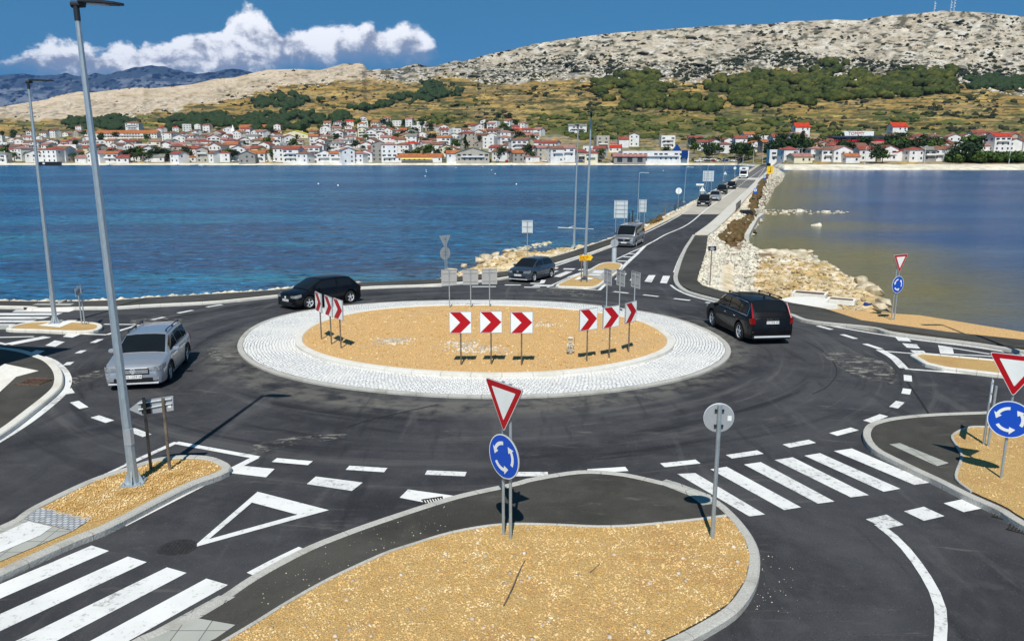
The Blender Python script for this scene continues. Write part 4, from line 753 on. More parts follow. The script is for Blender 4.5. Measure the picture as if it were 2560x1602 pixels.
landmark(337,330,32,14,4,'hip','white','brown','tall square white tower house with a small brown roof, highest in the old town',name='tower_house',cat='tower')
landmark(640,325,76,12,1,'gable_x','white','orange','long low building with orange roof at the edge of the dark wood',rh=3)
landmark(742,345,66,16,1,'gable_y','cream','yellow','hall with a bright yellow gable roof in the middle of the old town',rh=4.5,name='hall',cat='hall')
landmark(1184,404,78,22,2,'gable_y','stone','grey','large grey stone hall with low gable and wide dark doorway on the waterfront',rh=3.4,name='hall',cat='hall')
lb=landmark(1045,404,120,12,1,'gable_x','white','orange','long low restaurant with orange roof and yellow awning on the waterfront',rh=2.2)
def aw(): bm=bmesh.new(); vs=box(bm,(0,-2.2,2.6),(22,3.,.12)); bmesh.ops.rotate(bm,verts=vs,cent=(0,0,2.6),matrix=Matrix.Rotation(.22,3,'X')); return bm
obj('awning',cached(('awning',),aw,'awning_yellow'),None,lb,(0,-6,0))
mall=landmark(1632,402,160,22,2,'flat','white','grey','large white shopping building with a blue glass pyramid behind the red barrel roof',name='shopping_centre',cat='building',seed=3)
def pyr():
    bm=bmesh.new(); bmesh.ops.create_cone(bm,cap_ends=True,segments=4,radius1=5,radius2=.4,depth=5.5,matrix=Matrix.Rotation(math.pi/4,4,'Z')); return bm
obj('glass_pyramid',pyr(),M['blue_glass'],mall,(17,2,8.6))
bm=bmesh.new(); box(bm,(19.5,-13.2,4.5),(4.5,.3,5.5)); obj('glass_front',bm,M['blue_glass'],mall)
e=empty('shed',Tp(1572,407),0,'low grey waterfront shed with a curved dull red barrel roof','shed'); LM.append((1520,1624,380,410))
bm=bmesh.new(); box(bm,(0,0,1.7),(22,9,5.2)); obj('wall',bm,M['wall_grey'],e)
bm=bmesh.new(); n=10; prism(bm,[(-5.2*math.cos(math.pi*i/n),4.1+2.4*math.sin(math.pi*i/n)) for i in range(n+1)],-12,12,Matrix.Rotation(math.pi/2,4,'Z')); smooth(bm); obj('roof',bm,M['roof_pink'],e)
for x in(-7,0,7): obj('door',cached(('door','b'),lambda:win_bm(3.6,3.2),'window_dark'),None,e,(x,-4.5,2.))
st=empty('supermarket',Tp(2142,366),0,'dark flat-roofed supermarket with a red band and big red letters on its roof sign','supermarket'); LM.append((2062,2222,338,372))
bm=bmesh.new(); box(bm,(0,0,1.5),(42,22,7)); obj('wall',bm,M['store_dark'],st)
bm=bmesh.new(); box(bm,(-1,-11.1,3.4),(44,.5,1.8)); obj('fascia',bm,M['store_red'],st)
bm=bmesh.new(); box(bm,(0,0,6.2),(45,24,1.2)); obj('roof',bm,M['store_dark'],st)
bm=bmesh.new(); box(bm,(-3,-4,8.4),(24,.6,3.2)); sg=obj('roof_sign',bm,M['sign_white'],st)
me=textmesh('TOMMY',3.1,.06); me.transform(Matrix.Translation((-3,-4.4,8.4))@Matrix.Rotation(math.pi/2,4,'X')); obj('lettering',me,M['sign_red'],sg)
landmark(1443,331,44,9,2,'gable_x','white','grey','lone white house with red lean-to among green thickets above the town',name='house',cat='house')
landmark(1667,370,32,10,3,'flat','white','grey','white three-storey flat-roofed house with dark window bands behind the shopping building',name='house',cat='house')
landmark(2240,348,34,10,3,'gable_x','white','scarlet','isolated tall white house with scarlet roof high on the right slope',name='house',cat='house',rh=3)
landmark(2000,348,34,9,3,'gable_x','white','scarlet','tall white house with scarlet roof standing behind dark trees near the causeway end',name='house',cat='house',rh=3)
e=empty('church_spire',Tp(584,346),0,'slim white pointed church spire rising among red roofs','spire')
bm=bmesh.new(); box(bm,(0,0,3),(4,4,9)); obj('tower',bm,M['white_spire'],e)
bm=bmesh.new(); bmesh.ops.create_cone(bm,cap_ends=True,segments=4,radius1=2.9,radius2=.05,depth=7.5,matrix=Matrix.Translation((0,0,11.2))@Matrix.Rotation(math.pi/4,4,'Z')); obj('roof',bm,M['white_spire'],e)
TOP=[(-60,338),(0,338),(60,330),(100,338),(170,332),(210,320),(260,336),(310,322),(380,326),(430,322),(500,320),(560,328),(640,326),(700,320),(760,322),(820,312),(850,302),(900,300),(930,304),(1000,300),(1060,306),(1130,318),(1200,310),(1260,296),(1330,304),(1355,328),(1385,352),(1440,358),(1530,352),(1640,368),(1725,362),(1760,352),(1880,352),(2000,356),(2060,356),(2230,352),(2330,352),(2440,350),(2560,350),(2650,352)]
ROWN=['on the waterfront','just behind the waterfront','in the third row up','in the fourth row up','in the fifth row up','in the sixth row up','in the seventh row up','in the eighth row up','in the ninth row up','in the tenth row up']
def town():
    r_=random.Random(42); H_=[]; row=0; py=404.5
    while py>298:
        x=-30+r_.random()*20
        while x<2590:
            right=x>1720; step=(28 if not right else 28)*(.8+.5*r_.random())*(1+.0*row)
            top=np.interp(x,[t[0] for t in TOP],[t[1] for t in TOP]); yy=py+(r_.random()-.5)*5; ok=yy-6>top and not(1840<x<1925 and yy>388) and not (x>2395 and yy>382) and not(1720<x<1835 and yy>392)
            if right: yy-=2
            for a,b2,c,d in LM:
                if a-6<x<b2+6 and c<yy<d+7 and not(yy<c+3): ok=False
            if right and r_.random()<.08: ok=False
            if 1350<x<1500 and yy<384: ok=False
            if ok: H_.append((row,x,yy,r_.random()))
            x+=step
        py-=12.3; row+=1
    H_=[h for h in H_]; 
    print('houses',len(H_)); cnt={}
    out=[]
    for row,x,yy,q in H_:
        yy+=(q-.5)*5
        p=Tp(x,yy); w_=r_.choice([8,9,10,11,12]) if x<1720 else r_.choice([8,9,10,11]); d=r_.choice([8,9,10]); n=r_.choices([1,2,3,4],[.26,.50,.22,.02])[0] if row>0 or x>1720 else r_.choices([1,2,3,4],[.2,.42,.32,.06])[0]
        rt=r_.choices(['gable_x','gable_y','hip','flat'],[.42,.24,.22,.12])[0]; n=n if x<1720 else min(n,2+(r_.random()<.15)); wc=r_.choices(['white','cream','grey','yellow','stone'],[.86,.04,.04,.01,.05])[0]
        rc=r_.choices(['red','orange','brown','pink','grey','scarlet'],[.32,.15,.20,.22,.08,.03])[0] if rt!='flat' else 'grey'
        rz=r_.choice([0,.15,-.2,.3,-.35,.5,-.5]) if x<1720 else r_.choice([0,.1,-.1,.2]); out.append((row,x,p,rz,w_,d,n,rt,wc,rc))
    cnt={}
    for i,(row,x,p,rz,w_,d,n,rt,wc,rc) in enumerate(sorted(out,key=lambda h:(h[0],h[1]))):
        rn={'gable_x':rc+'-gabled','gable_y':rc+'-gabled','hip':rc+'-hipped','flat':'flat-roofed'}[rt]; look=f'{wc} {STO[n]} {rn} houses'; k=(row,look); cnt[k]=cnt.get(k,0)+1
        lab=f'{ORD[cnt[k]-1]} from left of {look} {ROWN[min(row,9)]}'
        house(p,rz,w_,d,n,rt,wc,rc,lab,'houses of the town across the bay',seed=i)
town()
# trees of the town
def tree_meshes(seed,kind):
    rg_=np.random.RandomState(seed); V=[];F=[];o=0
    if kind=='round': blobs=[((rg_.rand()-.5)*4.6,(rg_.rand()-.5)*4.6,3.4+rg_.rand()*3.,1.3+rg_.rand()*1.) for _ in range(9)]
    elif kind=='pine': blobs=[((rg_.rand()-.5)*3*(1-k/9),(rg_.rand()-.5)*3*(1-k/9),2.2+k*.9,1.9*(1-k/11)) for k in range(9)]
    else: blobs=[((rg_.rand()-.5)*6,(rg_.rand()-.5)*3,1.+rg_.rand()*1.3,1.2+rg_.rand()*.7) for _ in range(9)]
    for bx,by,bz,br in blobs:
        for _ in range(46):
            d=rg_.randn(3); d/=np.linalg.norm(d); c=np.array([bx,by,bz])+d*br*(.55+.5*rg_.rand())*[1,1,.8]; u=rg_.randn(3); u/=np.linalg.norm(u); w2=np.cross(u,d); w2/=np.linalg.norm(w2)+1e-6; s=.28+.3*rg_.rand()
            V+=[c+u*s,c+w2*s,c-u*s,c-w2*s]; F.append([o,o+1,o+2,o+3]); o+=4
    return npmesh('crown',V,F)
TM={('round',k):tree_meshes(200+k,'round') for k in range(3)}; TM[('pine',0)]=tree_meshes(210,'pine'); TM[('shrub',0)]=tree_meshes(220,'shrub'); TM[('shrub',1)]=tree_meshes(221,'shrub')
for (k,i),m_ in TM.items(): m_.materials.append(M['leaf_dark' if i!=1 else 'leaf_green'])
bm=bmesh.new(); tube(bm,(0,0,-1),(0,0,4.2),.28,.16,7); tube(bm,(0,0,3),(1.2,.4,4.8),.12,.05,5); tube(bm,(0,0,2.8),(-1.1,-.3,4.6),.12,.05,5); TRK=bpy.data.meshes.new('trunk'); bm.to_mesh(TRK); bm.free(); TRK.materials.append(M['bark'])
def palm_mesh():
    V=[];F=[];o=0
    for k in range(22):
        a=k*2.4; el=.75-.06*k; L=3.; pts=[]
        for j in range(6):
            t=j/5; r=L*t*math.cos(el*(1-t*.3)); z=6.3+L*t*math.sin(el)-2.4*t*t; pts.append((r,z,.42*math.sin(math.pi*min(1,t*.9+.1))+.03))
        for j in range(5):
            for s in(-1,1):
                r0,z0,w0=pts[j]; r1,z1,w1=pts[j+1]; f=lambda r,ww,z:(r*math.cos(a)-s*ww*math.sin(a),r*math.sin(a)+s*ww*math.cos(a),z)
                V+=[f(r0,0,z0),f(r1,0,z1),f(r1,w1,z1-.25),f(r0,w0,z0-.25)]; F.append([o,o+1,o+2,o+3]); o+=4
    return npmesh('crown',V,F)
PALM=palm_mesh(); PALM.materials.append(M['palm_leaf']); bm=bmesh.new(); tube(bm,(0,0,-1),(0,0,6.4),.38,.26,8); PTR=bpy.data.meshes.new('trunk'); bm.to_mesh(PTR); bm.free(); PTR.materials.append(M['bark'])
def tree(p,kind,i,s,label,group,cat='tree',name='tree'):
    e=empty(name,p,rnd.random()*6,label,cat,group); e.scale=(s,s,s)
    obj('crown',PALM if kind=='palm' else TM[(kind,i)],None,e)
    if kind!='shrub': obj('trunk',PTR if kind=='palm' else TRK,None,e)
for i,x in enumerate((37,70,112,135,167,186,206,342,1330)): tree(Tp(x,405),'palm',0,.95+.2*rnd.random(),f'{ORD[i]} palm tree from the left along the waterfront','palm trees on the waterfront','palm tree','palm_tree')
tl=[(250,405,1.1),(266,405,1),(283,405,1.15),(300,405,.9),(318,404,1),(336,404,1.3),(352,404,1.3),(385,404,1.1),(398,404,1.2),(420,404,1.),(440,404,1),(462,404,1.1),(473,404,1.3),(556,404,1),(572,404,1.2),(588,404,1.1),(820,404,.9),(945,402,1),(955,402,.9),(1065,404,.8),(1120,395,1),(1165,375,1.2),(1180,360,1),(1010,350,1.2),(1030,348,1.1),(990,352,1.),(820,350,.8),(1265,345,1.3),(1278,352,1.4),(1300,360,1.4),(1310,368,1.3),(1285,375,1.2),(1262,330,1.2),(1290,320,1.2),(1395,402,1.2),(1380,398,1),(1100,362,1.1),(1040,395,.8),(1660,401,1.2),(1840,398,1.3),(1852,398,1.3),(1862,398,1.2),(1925,397,1.2),(1940,397,1.4),(1955,395,1.3),(1970,395,1.4),(1985,396,1.4),(2003,396,1.5),(2018,398,1.2),(1765,396,1.2),(1780,396,1.),(1745,370,1.),(1790,372,1.2),(2190,409,1.2),(2205,409,1.),(2225,395,1.3),(2245,393,1.5),(2260,393,1.2),(2290,398,1.3),(2318,397,1.4),(2340,392,1.2),(2414,400,1.8),(2430,400,1.7),(2405,408,1.4),(2380,406,1.),(1735,385,1.1),(1727,372,1.1),(1500,398,1),(895,318,1.3),(960,318,1.4),(975,322,1.2),(1055,322,1.2),(1270,305,1.3),(1245,302,1.2),(860,322,1.)]
r5=random.Random(77); tl+=[(r5.random()*1330,406-r5.random()*95,.5+.75*r5.random()) for _ in range(190)]+[(1740+r5.random()*640,402-r5.random()*42,.7+.8*r5.random()) for _ in range(62)]; tl=[t for t in tl if t[1]>np.interp(t[0],[q[0] for q in TOP],[q[1] for q in TOP])-8]
tl=[t+(i,) for i,t in enumerate(tl)]; tl.sort(); tl=[t[:3] for t in tl]
tc={}
def treelab(i,x):
    seg=['behind the two tall left lamp posts','in the old town left of the spire','between the spire and the yellow roofed hall','in the middle of the town above the yellow awning','near the grey stone waterfront hall','by the red barrel roofed shed','around the far end of the causeway','among the houses on the right shore'][int(np.searchsorted([260,560,780,980,1300,1700,2060],x))]; tc[seg]=tc.get(seg,0)+1; return f'{ORD[tc[seg]-1]} leafy tree from left {seg}'
for i,(x,y,s) in enumerate(tl): tree(Tp(x,y),'pine' if x in(1165,2003,820) else 'round',0 if x in(1165,2003,820) else i%3,s*1.05,treelab(i,x),'trees between the houses across the bay')
hl=[(x,409-(i%3),1.4+.5*rnd.random()) for i,x in enumerate(range(2400,2600,9))]
for i,(x,y,s) in enumerate(hl): tree(Tp(x,y-2),'shrub',1,s,f'{ORD[i]} rounded green shrub from left in the hedge behind the white beach','shrubs in the hedge behind the beach','shrub','shrub')
# masts on the summit
def mast(px,h,label,col=('galvanised_light','sign_red')):
    p=Vector(T(np.array([px]),np.array([ridge(px)+1]))[0]); e=empty('radio_mast',p,0,label,'mast'); bm=bmesh.new(); bm2=bmesh.new()
    for a in range(3):
        c,s=math.cos(a*2.09),math.sin(a*2.09); tube(bm,(2.0*c,2.0*s,-4),(.6*c,.6*s,h),.28,.2,5)
    for k in range(9):
        z=h*k/9; r=2-1.4*k/9
        for a in range(3): tube(bm,(r*math.cos(a*2.09),r*math.sin(a*2.09),z),(r*.93*math.cos((a+1)*2.09),r*.93*math.sin((a+1)*2.09),z+h/9),.14,.14,4)
    obj('lattice',bm,M[col[0]],e)
    for k in(3,5,7): tube(bm2,(1.2,-1.5,h*k/9),(1.2,-2.3,h*k/9),1.3,1.3,10)
    obj('dish_antenna',bm2,M['sign_white'],e)
mast(2335,28,'slender lattice mast, leftmost of the three on the summit'); mast(2376,29,'shorter pale lattice mast in the middle on the summit'); mast(2384,38,'tallest lattice mast, rightmost on the summit')
# boats, buoys and a dark box at the quay
def boat(p,rz,label,s=1.):
    e=empty('boat',p,rz,label,'boat','small boats moored off the town'); e.scale=(s,s,s); bm=bmesh.new()
    pts=[(-2,.55),(2.4,.7),(1.8,-.1),(-1.9,-.1)]; vs=[bm.verts.new(c) for c in((-2,-.8,.5),(1,-.9,.55),(2.6,0,.75),(1,.9,.55),(-2,.8,.5))]; vb=[bm.verts.new((v.co.x*.8,v.co.y*.6,-.1)) for v in vs]; n=5
    bm.faces.new(vs); bm.faces.new(vb[::-1]); [bm.faces.new((vs[(i+1)%n],vs[i],vb[i],vb[(i+1)%n])) for i in range(n)]; obj('hull',bm,M['plastic_white'],e)
    bm=bmesh.new(); box(bm,(.2,0,.85),(1.1,.9,.6),taper=.8); obj('cabin',bm,M['plastic_white'],e)
for i,(x,y) in enumerate([(442,409),(485,409),(272,413),(505,416),(1272,415)]): boat(PZ(x,max(y,414.5),.0),rnd.random()*3,f'{ORD[i]} small white boat from the left moored close to the town quay',1.1)
def buoy(p,label):
    bm=bmesh.new(); bmesh.ops.create_icosphere(bm,subdivisions=2,radius=.24); box(bm,(0,0,.26),(.08,.08,.2)); o=obj('buoy',bm,M['plastic_white'],None,p); tag(o,label,'buoy','white buoys on the open bay')
BU=[(796,460),(845,464),(882,413),(976,416),(1065,425),(1063,441),(1066,430),(1238,435),(1229,426),(1658,427),(1291,461),(1140,420),(1207,417)]; BU.sort()
for i,(x,y) in enumerate(BU): buoy(PZ(x,y,.05),f'{ORD[i]} white buoy from the left floating on the open bay')
e=empty('quay_box',PZ(134,413.5,0)+Vector((0,-4,0)),0,'long black box against the quay behind the second lamp post','quay_box'); bm=bmesh.new(); box(bm,(0,0,1.1),(13.5,4,2.3),taper=1.03); obj('hull',bm,M['plastic_black'],e); bm=bmesh.new(); box(bm,(0,0,2.3),(13.9,4.4,.14)); obj('deck',bm,M['iron'],e); bm=bmesh.new(); box(bm,(-3,-2.1,1.3),(1.5,.15,.9)); obj('fender',bm,M['plastic_white'],e)  # dark shape on the quay line, built as a black box
# ---------------------------------------------------------------- vehicles
def lerp(a,b2,t): return a+(b2-a)*t
def fin(x,pts): return float(np.interp(x,[p[0] for p in pts],[p[1] for p in pts]))
def wheel_mesh(r,wd,spokes=5,dark=False):
    t=bmesh.new(); prof=[(r*.66,-wd/2),(r*.93,-wd/2),(r,-wd/2+.03),(r,wd/2-.03),(r*.93,wd/2),(r*.66,wd/2)]; n=32; rings=[[t.verts.new((p*math.cos(2*math.pi*i/n),q,p*math.sin(2*math.pi*i/n))) for p,q in prof] for i in range(n)]
    for i in range(n):
        a,b2=rings[i],rings[(i+1)%n]
        for j in range(5): t.faces.new((a[j],a[j+1],b2[j+1],b2[j]))
    bmesh.ops.recalc_face_normals(t,faces=t.faces[:]); smooth(t,30)
    rm=bmesh.new(); y=wd/2-.035
    for i in range(n):
        a0,a1=2*math.pi*i/n,2*math.pi*(i+1)/n; c=[(r*.69,a0),(r*.69,a1),(r*.59,a1),(r*.59,a0)]; rm.faces.new([rm.verts.new((q*math.cos(a),y+(.02 if q>r*.6 else 0),q*math.sin(a))) for q,a in c])
    for s in range(spokes):
        a=2*math.pi*s/spokes+.3
        for da in(-.10,.10):
            p0=Vector((math.cos(a+da*3)*r*.10,y-.0,math.sin(a+da*3)*r*.10)); p1=Vector((math.cos(a+da)*r*.62,y,math.sin(a+da)*r*.62)); d=(p1-p0).normalized(); nn=Vector((-d.z,0,d.x))*r*.055; rm.faces.new([rm.verts.new(v) for v in(p0-nn,p1-nn*1.3,p1+nn*1.3,p0+nn)])
    tube(rm,(0,y-.02,0),(0,y+.012,0),r*.15,r*.13,14); bmesh.ops.recalc_face_normals(rm,faces=rm.faces[:])
    bk=bmesh.new(); tube(bk,(0,-wd/2+.02,0),(0,y-.05,0),r*.64,r*.64,20); return t,rm,bk
class Car:
    def __init__(s,name,label,cat,sp,loc,rz,paint,group=None,detail=True):
        s.sp=sp; s.e=empty(name,loc,rz,label,cat,group); s.p=paint; L,W,H=sp['L'],sp['W'],sp['H']; s.L,s.W,s.H=L,W,H
        s.body(); s.cabin(); s.wheels()
        if detail: s.trim()
        s.lights()
    def hw(s,x):
        q=abs(x)/(s.L/2); k=s.sp.get('nose',.80); return s.W/2*float(np.interp(q,[0,.6,.8,.9,.955,.985,1],[1,1,.985,.955,.90,k+.05,k-.03]))
    def zt(s,x): return fin(x,s.sp['top'])
    def zb(s,x):
        rw=s.sp['rw']; ra=rw+.065; z=s.sp.get('gc',.19)+ (.10 if abs(x)>s.L/2-.06 else 0)
        for xw in(s.sp['xf'],s.sp['xr']):
            d=abs(x-xw)
            if d<ra: z=max(z,rw+math.sqrt(ra*ra-d*d))
        return z
    def sec(s,x):
        hw=s.hw(x); zt=s.zt(x); zb=s.zb(x); mid=s.sp['belt']*.62
        pts=[(hw*.955,zb),(hw*.99,max(zb+.015,zb+(mid-zb)*.5)),(hw,max(mid,zb+.04)),(hw*.985,max(zt-.17,zb+.06)),(hw*.955,max(zt-.06,zb+.08)),(hw*.90,max(zt-.01,zb+.085)),(hw*.55,zt+.028),(0,zt+.04)]
        return pts
    def yside(s,x,z):
        p=s.sec(x)[:6]; return float(np.interp(z,[q[1] for q in p],[q[0] for q in p]))
    def body(s):
        L=s.L; xs=sorted(set([-L/2,-L/2+.025,-L/2+.07,L/2,L/2-.025,L/2-.07]+list(np.round(np.arange(-L/2+.13,L/2-.1,.055),3)))); bm=bmesh.new(); rings=[]
        for x in xs:
            p=s.sec(x); rings.append([bm.verts.new((x,-a,z)) for a,z in p[:-1]]+[bm.verts.new((x,0,p[-1][1]))]+[bm.verts.new((x,a,z)) for a,z in p[:-1][::-1]])
        for a,b2 in zip(rings,rings[1:]):
            for i in range(len(a)-1): bm.faces.new((a[i],a[i+1],b2[i+1],b2[i]))
        bm.faces.new(rings[0]); bm.faces.new(rings[-1][::-1]); bmesh.ops.recalc_face_normals(bm,faces=bm.faces[:]); smooth(bm,32); s.b=obj('body',bm,M[s.p],s.e)
        bm=bmesh.new(); box(bm,(0,0,(s.sp.get('gc',.19)+.5)/2+.02),(L*.95,s.W*.66,.42)); box(bm,((s.sp['xf']+s.sp['xr'])/2,0,.34),(s.sp['xf']-s.sp['xr']-2*s.sp['rw']-.2,s.W*.93,.22)); obj('underbody',bm,M['plastic_black'],s.e)
    def ctop(s,x):
        xa,xb,xc,xd=s.sp['cab']; H=s.H-.05; belt=s.sp['belt']; hr=s.sp.get('hr',.37)*s.W
        if x>xb: f=(xa-x)/(xa-xb); f2=f**.93; return lerp(s.zt(x)-.01,H-.03,f2), lerp(s.hw(x)*.86,hr,f)
        if x<xc: f=(x-xd)/(xc-xd); return lerp(s.zt(x)-.01,H-.02,f**.8), lerp(min(s.hw(x)*.86,hr+.06),hr,f)
        m=(x-xc)/(xb-xc); return H-.03+ .03*math.sin(math.pi*min(1,max(0,m)))+(.01 if m<.5 else 0)*m, hr
    def cbase(s,x): return s.hw(x)*.905, max(s.zt(x)-.03,s.sp['belt']-.06 if s.sp['cab'][3]<x<s.sp['cab'][0]-.5 else s.zt(x)-.04)
    def cpt(s,x,t):  # side surface of the cabin
        wb,zb=s.cbase(x); zt,wt=s.ctop(x); zt=max(zt,zb+.01); return (lerp(wb,wt,t**1.15),lerp(zb,zt,t))
    def cabin(s):
        xa,xb,xc,xd=s.sp['cab']; xs=sorted(set([xa,xb,xc,xd]+list(np.linspace(xd,xc,6))+list(np.linspace(xc,xb,12))+list(np.linspace(xb,xa,8)))); bm=bmesh.new(); rings=[]
        for x in xs:
            h=[s.cpt(x,t) for t in(0,.35,.7,.93)]; zt,wt=s.ctop(x); h+=[(wt*.95,zt+.012),(wt*.6,zt+.04),(0,zt+.05)]
            rings.append([bm.verts.new((x,-a,z)) for a,z in h]+[bm.verts.new((x,a,z)) for a,z in h[:-1][::-1]])
        for a,b2 in zip(rings,rings[1:]):
            for i in range(len(a)-1): bm.faces.new((a[i],a[i+1],b2[i+1],b2[i]))
        bm.faces.new(rings[0]); bm.faces.new(rings[-1][::-1]); bmesh.ops.recalc_face_normals(bm,faces=bm.faces[:]); smooth(bm,30); obj('roof',bm,M[s.p],s.e)
        # glass: windscreen, rear window, side windows, a few mm proud of the shell
        def topglass(name,x0,x1,fw,off=.012):
            bm=bmesh.new(); g=[]
            for i in range(7):
                x=lerp(x0,x1,i/6); zt,wt=s.ctop(x); row=[]
                for j in range(-4,5):
                    y=wt*fw*j/4; zz=zt+(.05 if abs(j)==0 else .045 if abs(j)<3 else .028 if abs(j)==3 else .016)+off; row.append(bm.verts.new((x+(off if x0>0 else -off),y,zz)))
                g.append(row)
            for a,b2 in zip(g,g[1:]):
                for i in range(8): bm.faces.new((a[i],a[i+1],b2[i+1],b2[i]))
            bmesh.ops.recalc_face_normals(bm,faces=bm.faces[:]); smooth(bm,60); 
            if bm.faces[0].normal.z<0: bmesh.ops.reverse_faces(bm,faces=bm.faces[:])
            obj(name,bm,M['car_glass'],s.e)
        topglass('windscreen',lerp(xa,xb,.03),lerp(xa,xb,.93),.93)
        if not s.sp.get('norear'): topglass('rear_window',lerp(xd,xc,.22),lerp(xd,xc,.9),.86)
        for sd in(-1,1):
            for x0,x1 in s.sp['win']:
                bm=bmesh.new(); g=[]; m=10
                for i in range(m+1):
                    x=lerp(x0,x1,i/m); row=[]
                    for t in(.14,.4,.65,.88):
                        a,z=s.cpt(x,t); row.append(bm.verts.new((x,sd*(a+.009),z)))
                    g.append(row)
                for a,b2 in zip(g,g[1:]):
                    for i in range(3): bm.faces.new((a[i],a[i+1],b2[i+1],b2[i]) if sd<0 else (b2[i],b2[i+1],a[i+1],a[i]))
                bmesh.ops.recalc_face_normals(bm,faces=bm.faces[:]); smooth(bm,60)
                if bm.faces[0].normal.y*sd<0: bmesh.ops.reverse_faces(bm,faces=bm.faces[:])
                obj('side_window',bm,M['car_glass'],s.e)
    def wheels(s):
        k=('wheel',s.sp['rw'],s.sp.get('spk',5))
        if k not in CACHE:
            r=[]
            for nm,bm,mt in zip(('tyre','rim','hub_shadow'),wheel_mesh(s.sp['rw'],.215,s.sp.get('spk',5)),('tyre','alloy','plastic_black')):
                me=bpy.data.meshes.new(nm); bm.to_mesh(me); bm.free(); me.materials.append(M[mt]); r.append(me)
            CACHE[k]=r
        for xw in(s.sp['xf'],s.sp['xr']):
            for sd in(-1,1):
                w_=obj('wheel',CACHE[k][0],None,s.e,(xw,sd*(s.W/2-.125),s.sp['rw'])); w_.rotation_euler=(0,0,0 if sd>0 else math.pi); obj('rim',CACHE[k][1],None,w_); obj('hub_shade',CACHE[k][2],None,w_)  # black drum behind the spokes stands for the shade inside the wheel
    def patch(s,name,path,zl,zh,mat,end=1,both=True):
        # path: list of (s along from 0 centre front face to corner and back along the side): ('f',fraction of half width) or ('s',metres back)
        for sd in((-1,1) if both else (1,)):
            bm=bmesh.new(); g=[]
            for i,(k,v) in enumerate(path):
                if k=='f': x=end*(s.L/2+.012); y=sd*v*s.hw(s.L/2); cx,cy=(0,0)
                else: x=end*(s.L/2-v); y=sd*(s.hw(x)+.012); x+=end*.006
                a,b2=(zl[i],zh[i]); g.append([bm.verts.new((x,y,lerp(a,b2,t))) for t in(0,.5,1)])
            for a,b2 in zip(g,g[1:]):
                for i in range(2): bm.faces.new((a[i],a[i+1],b2[i+1],b2[i]))
            bmesh.ops.solidify(bm,geom=bm.faces[:],thickness=.012); bmesh.ops.recalc_face_normals(bm,faces=bm.faces[:]); obj(name,bm,M[mat],s.e)
    def lights(s):
        a=s.sp['hl']; s.patch('headlight',[('f',.62),('f',.9),('s',.03),('s',.12),('s',a[2])],[a[0]]*4+[a[0]+.05],[a[1]-.03,a[1]-.01,a[1],a[1]+.02,a[1]+.05],'headlamp')
        t=s.sp['tl']; s.patch('tail_light',[('f',.90),('f',.97),('s',.03),('s',.08),('s',.17)],[t[0]]*4+[t[0]+.10],[t[1]]*4+[t[1]-.04],'red_lens',-1)
    def fbox(s,name,c,sz,mat,parent=None,bev=.008): bm=bmesh.new(); box(bm,c,sz,bev=bev); return obj(name,bm,M[mat],parent or s.e)
    def trim(s):
        L,W,H=s.L,s.W,s.H; sp=s.sp; f=L/2; gz=sp['grille']
        s.fbox('grille',(f+.008,0,(gz[0]+gz[1])/2),(.03,W*gz[2],gz[1]-gz[0]),'plastic_black')
        s.fbox('lower_grille',(f+.004,0,.32),(.03,W*.62,.14),'plastic_black')
        s.fbox('front_bumper',(f-.02,0,.215),(.10,W*.80,.05),sp.get('lip','plastic_black'))
        if not sp.get('lowrear'): s.fbox('rear_bumper',(-f+.03,0,.33),(.10,W*.82,.20),'plastic_black',bev=.03)
        for end in(1,-1):
            z=sp['plz'][0 if end>0 else 1]; pl=s.fbox('number_plate',(end*(f+.03),0,z),(.012,.52,.115),'plate',bev=.003)
            tx=sp.get('plate')
            if tx and (end>0)==sp.get('platefront',True): me=textmesh(tx,.105,.001); me.transform(Matrix.Translation((end*(f+.038),0,z))@Matrix.Rotation(end*math.pi/2,4,'Z')@Matrix.Rotation(math.pi/2,4,'X')); obj('plate_text',me,M['sign_black'],pl)
        for sd in(-1,1):
            x=sp['cab'][0]-.52; a,z=s.cpt(x,.12); m_=s.fbox('wing_mirror',(x+.02,sd*(W/2+.07),sp['belt']+.03),(.12,.22,.14),sp.get('mir',s.p),bev=.03); 
            for hx in sp['hnd']: yy=s.yside(hx,sp['belt']-.13); s.fbox('door_handle',(hx,sd*(yy+.015),sp['belt']-.14),(.18,.03,.025),sp.get('hm',s.p),bev=.008)
            bm=bmesh.new()
            for sx in sp['seam']:
                zz=np.linspace(max(s.zb(sx)+.02,.28),sp['belt']-.05,7)
                for z0,z1 in zip(zz,zz[1:]):
                    y0,y1=s.yside(sx,z0)+.003,s.yside(sx,z1)+.003; q=[(sx-.007,sd*y0,z0),(sx+.007,sd*y0,z0),(sx+.007,sd*y1,z1),(sx-.007,sd*y1,z1)]; bm.faces.new([bm.verts.new(c) for c in(q if sd<0 else q[::-1])])
            if sp['seam']: obj('door_seam',bm,M['plastic_black'],s.e)
            if sp.get('rails'):
                bm=bmesh.new(); zt,wt=s.ctop(0); x0,x1=sp['rails']; tube(bm,(x0,sd*wt*.92,H+.045),(x1,sd*wt*.92,H+.045),.018,.018,8)
                for x in(x0,(x0+x1)/2,x1): box(bm,(x,sd*wt*.92,H+.01),(.14,.03,.07))
                obj('roof_rail',bm,M['plastic_black' if sp.get('rb') else 'dark_metal'],s.e)
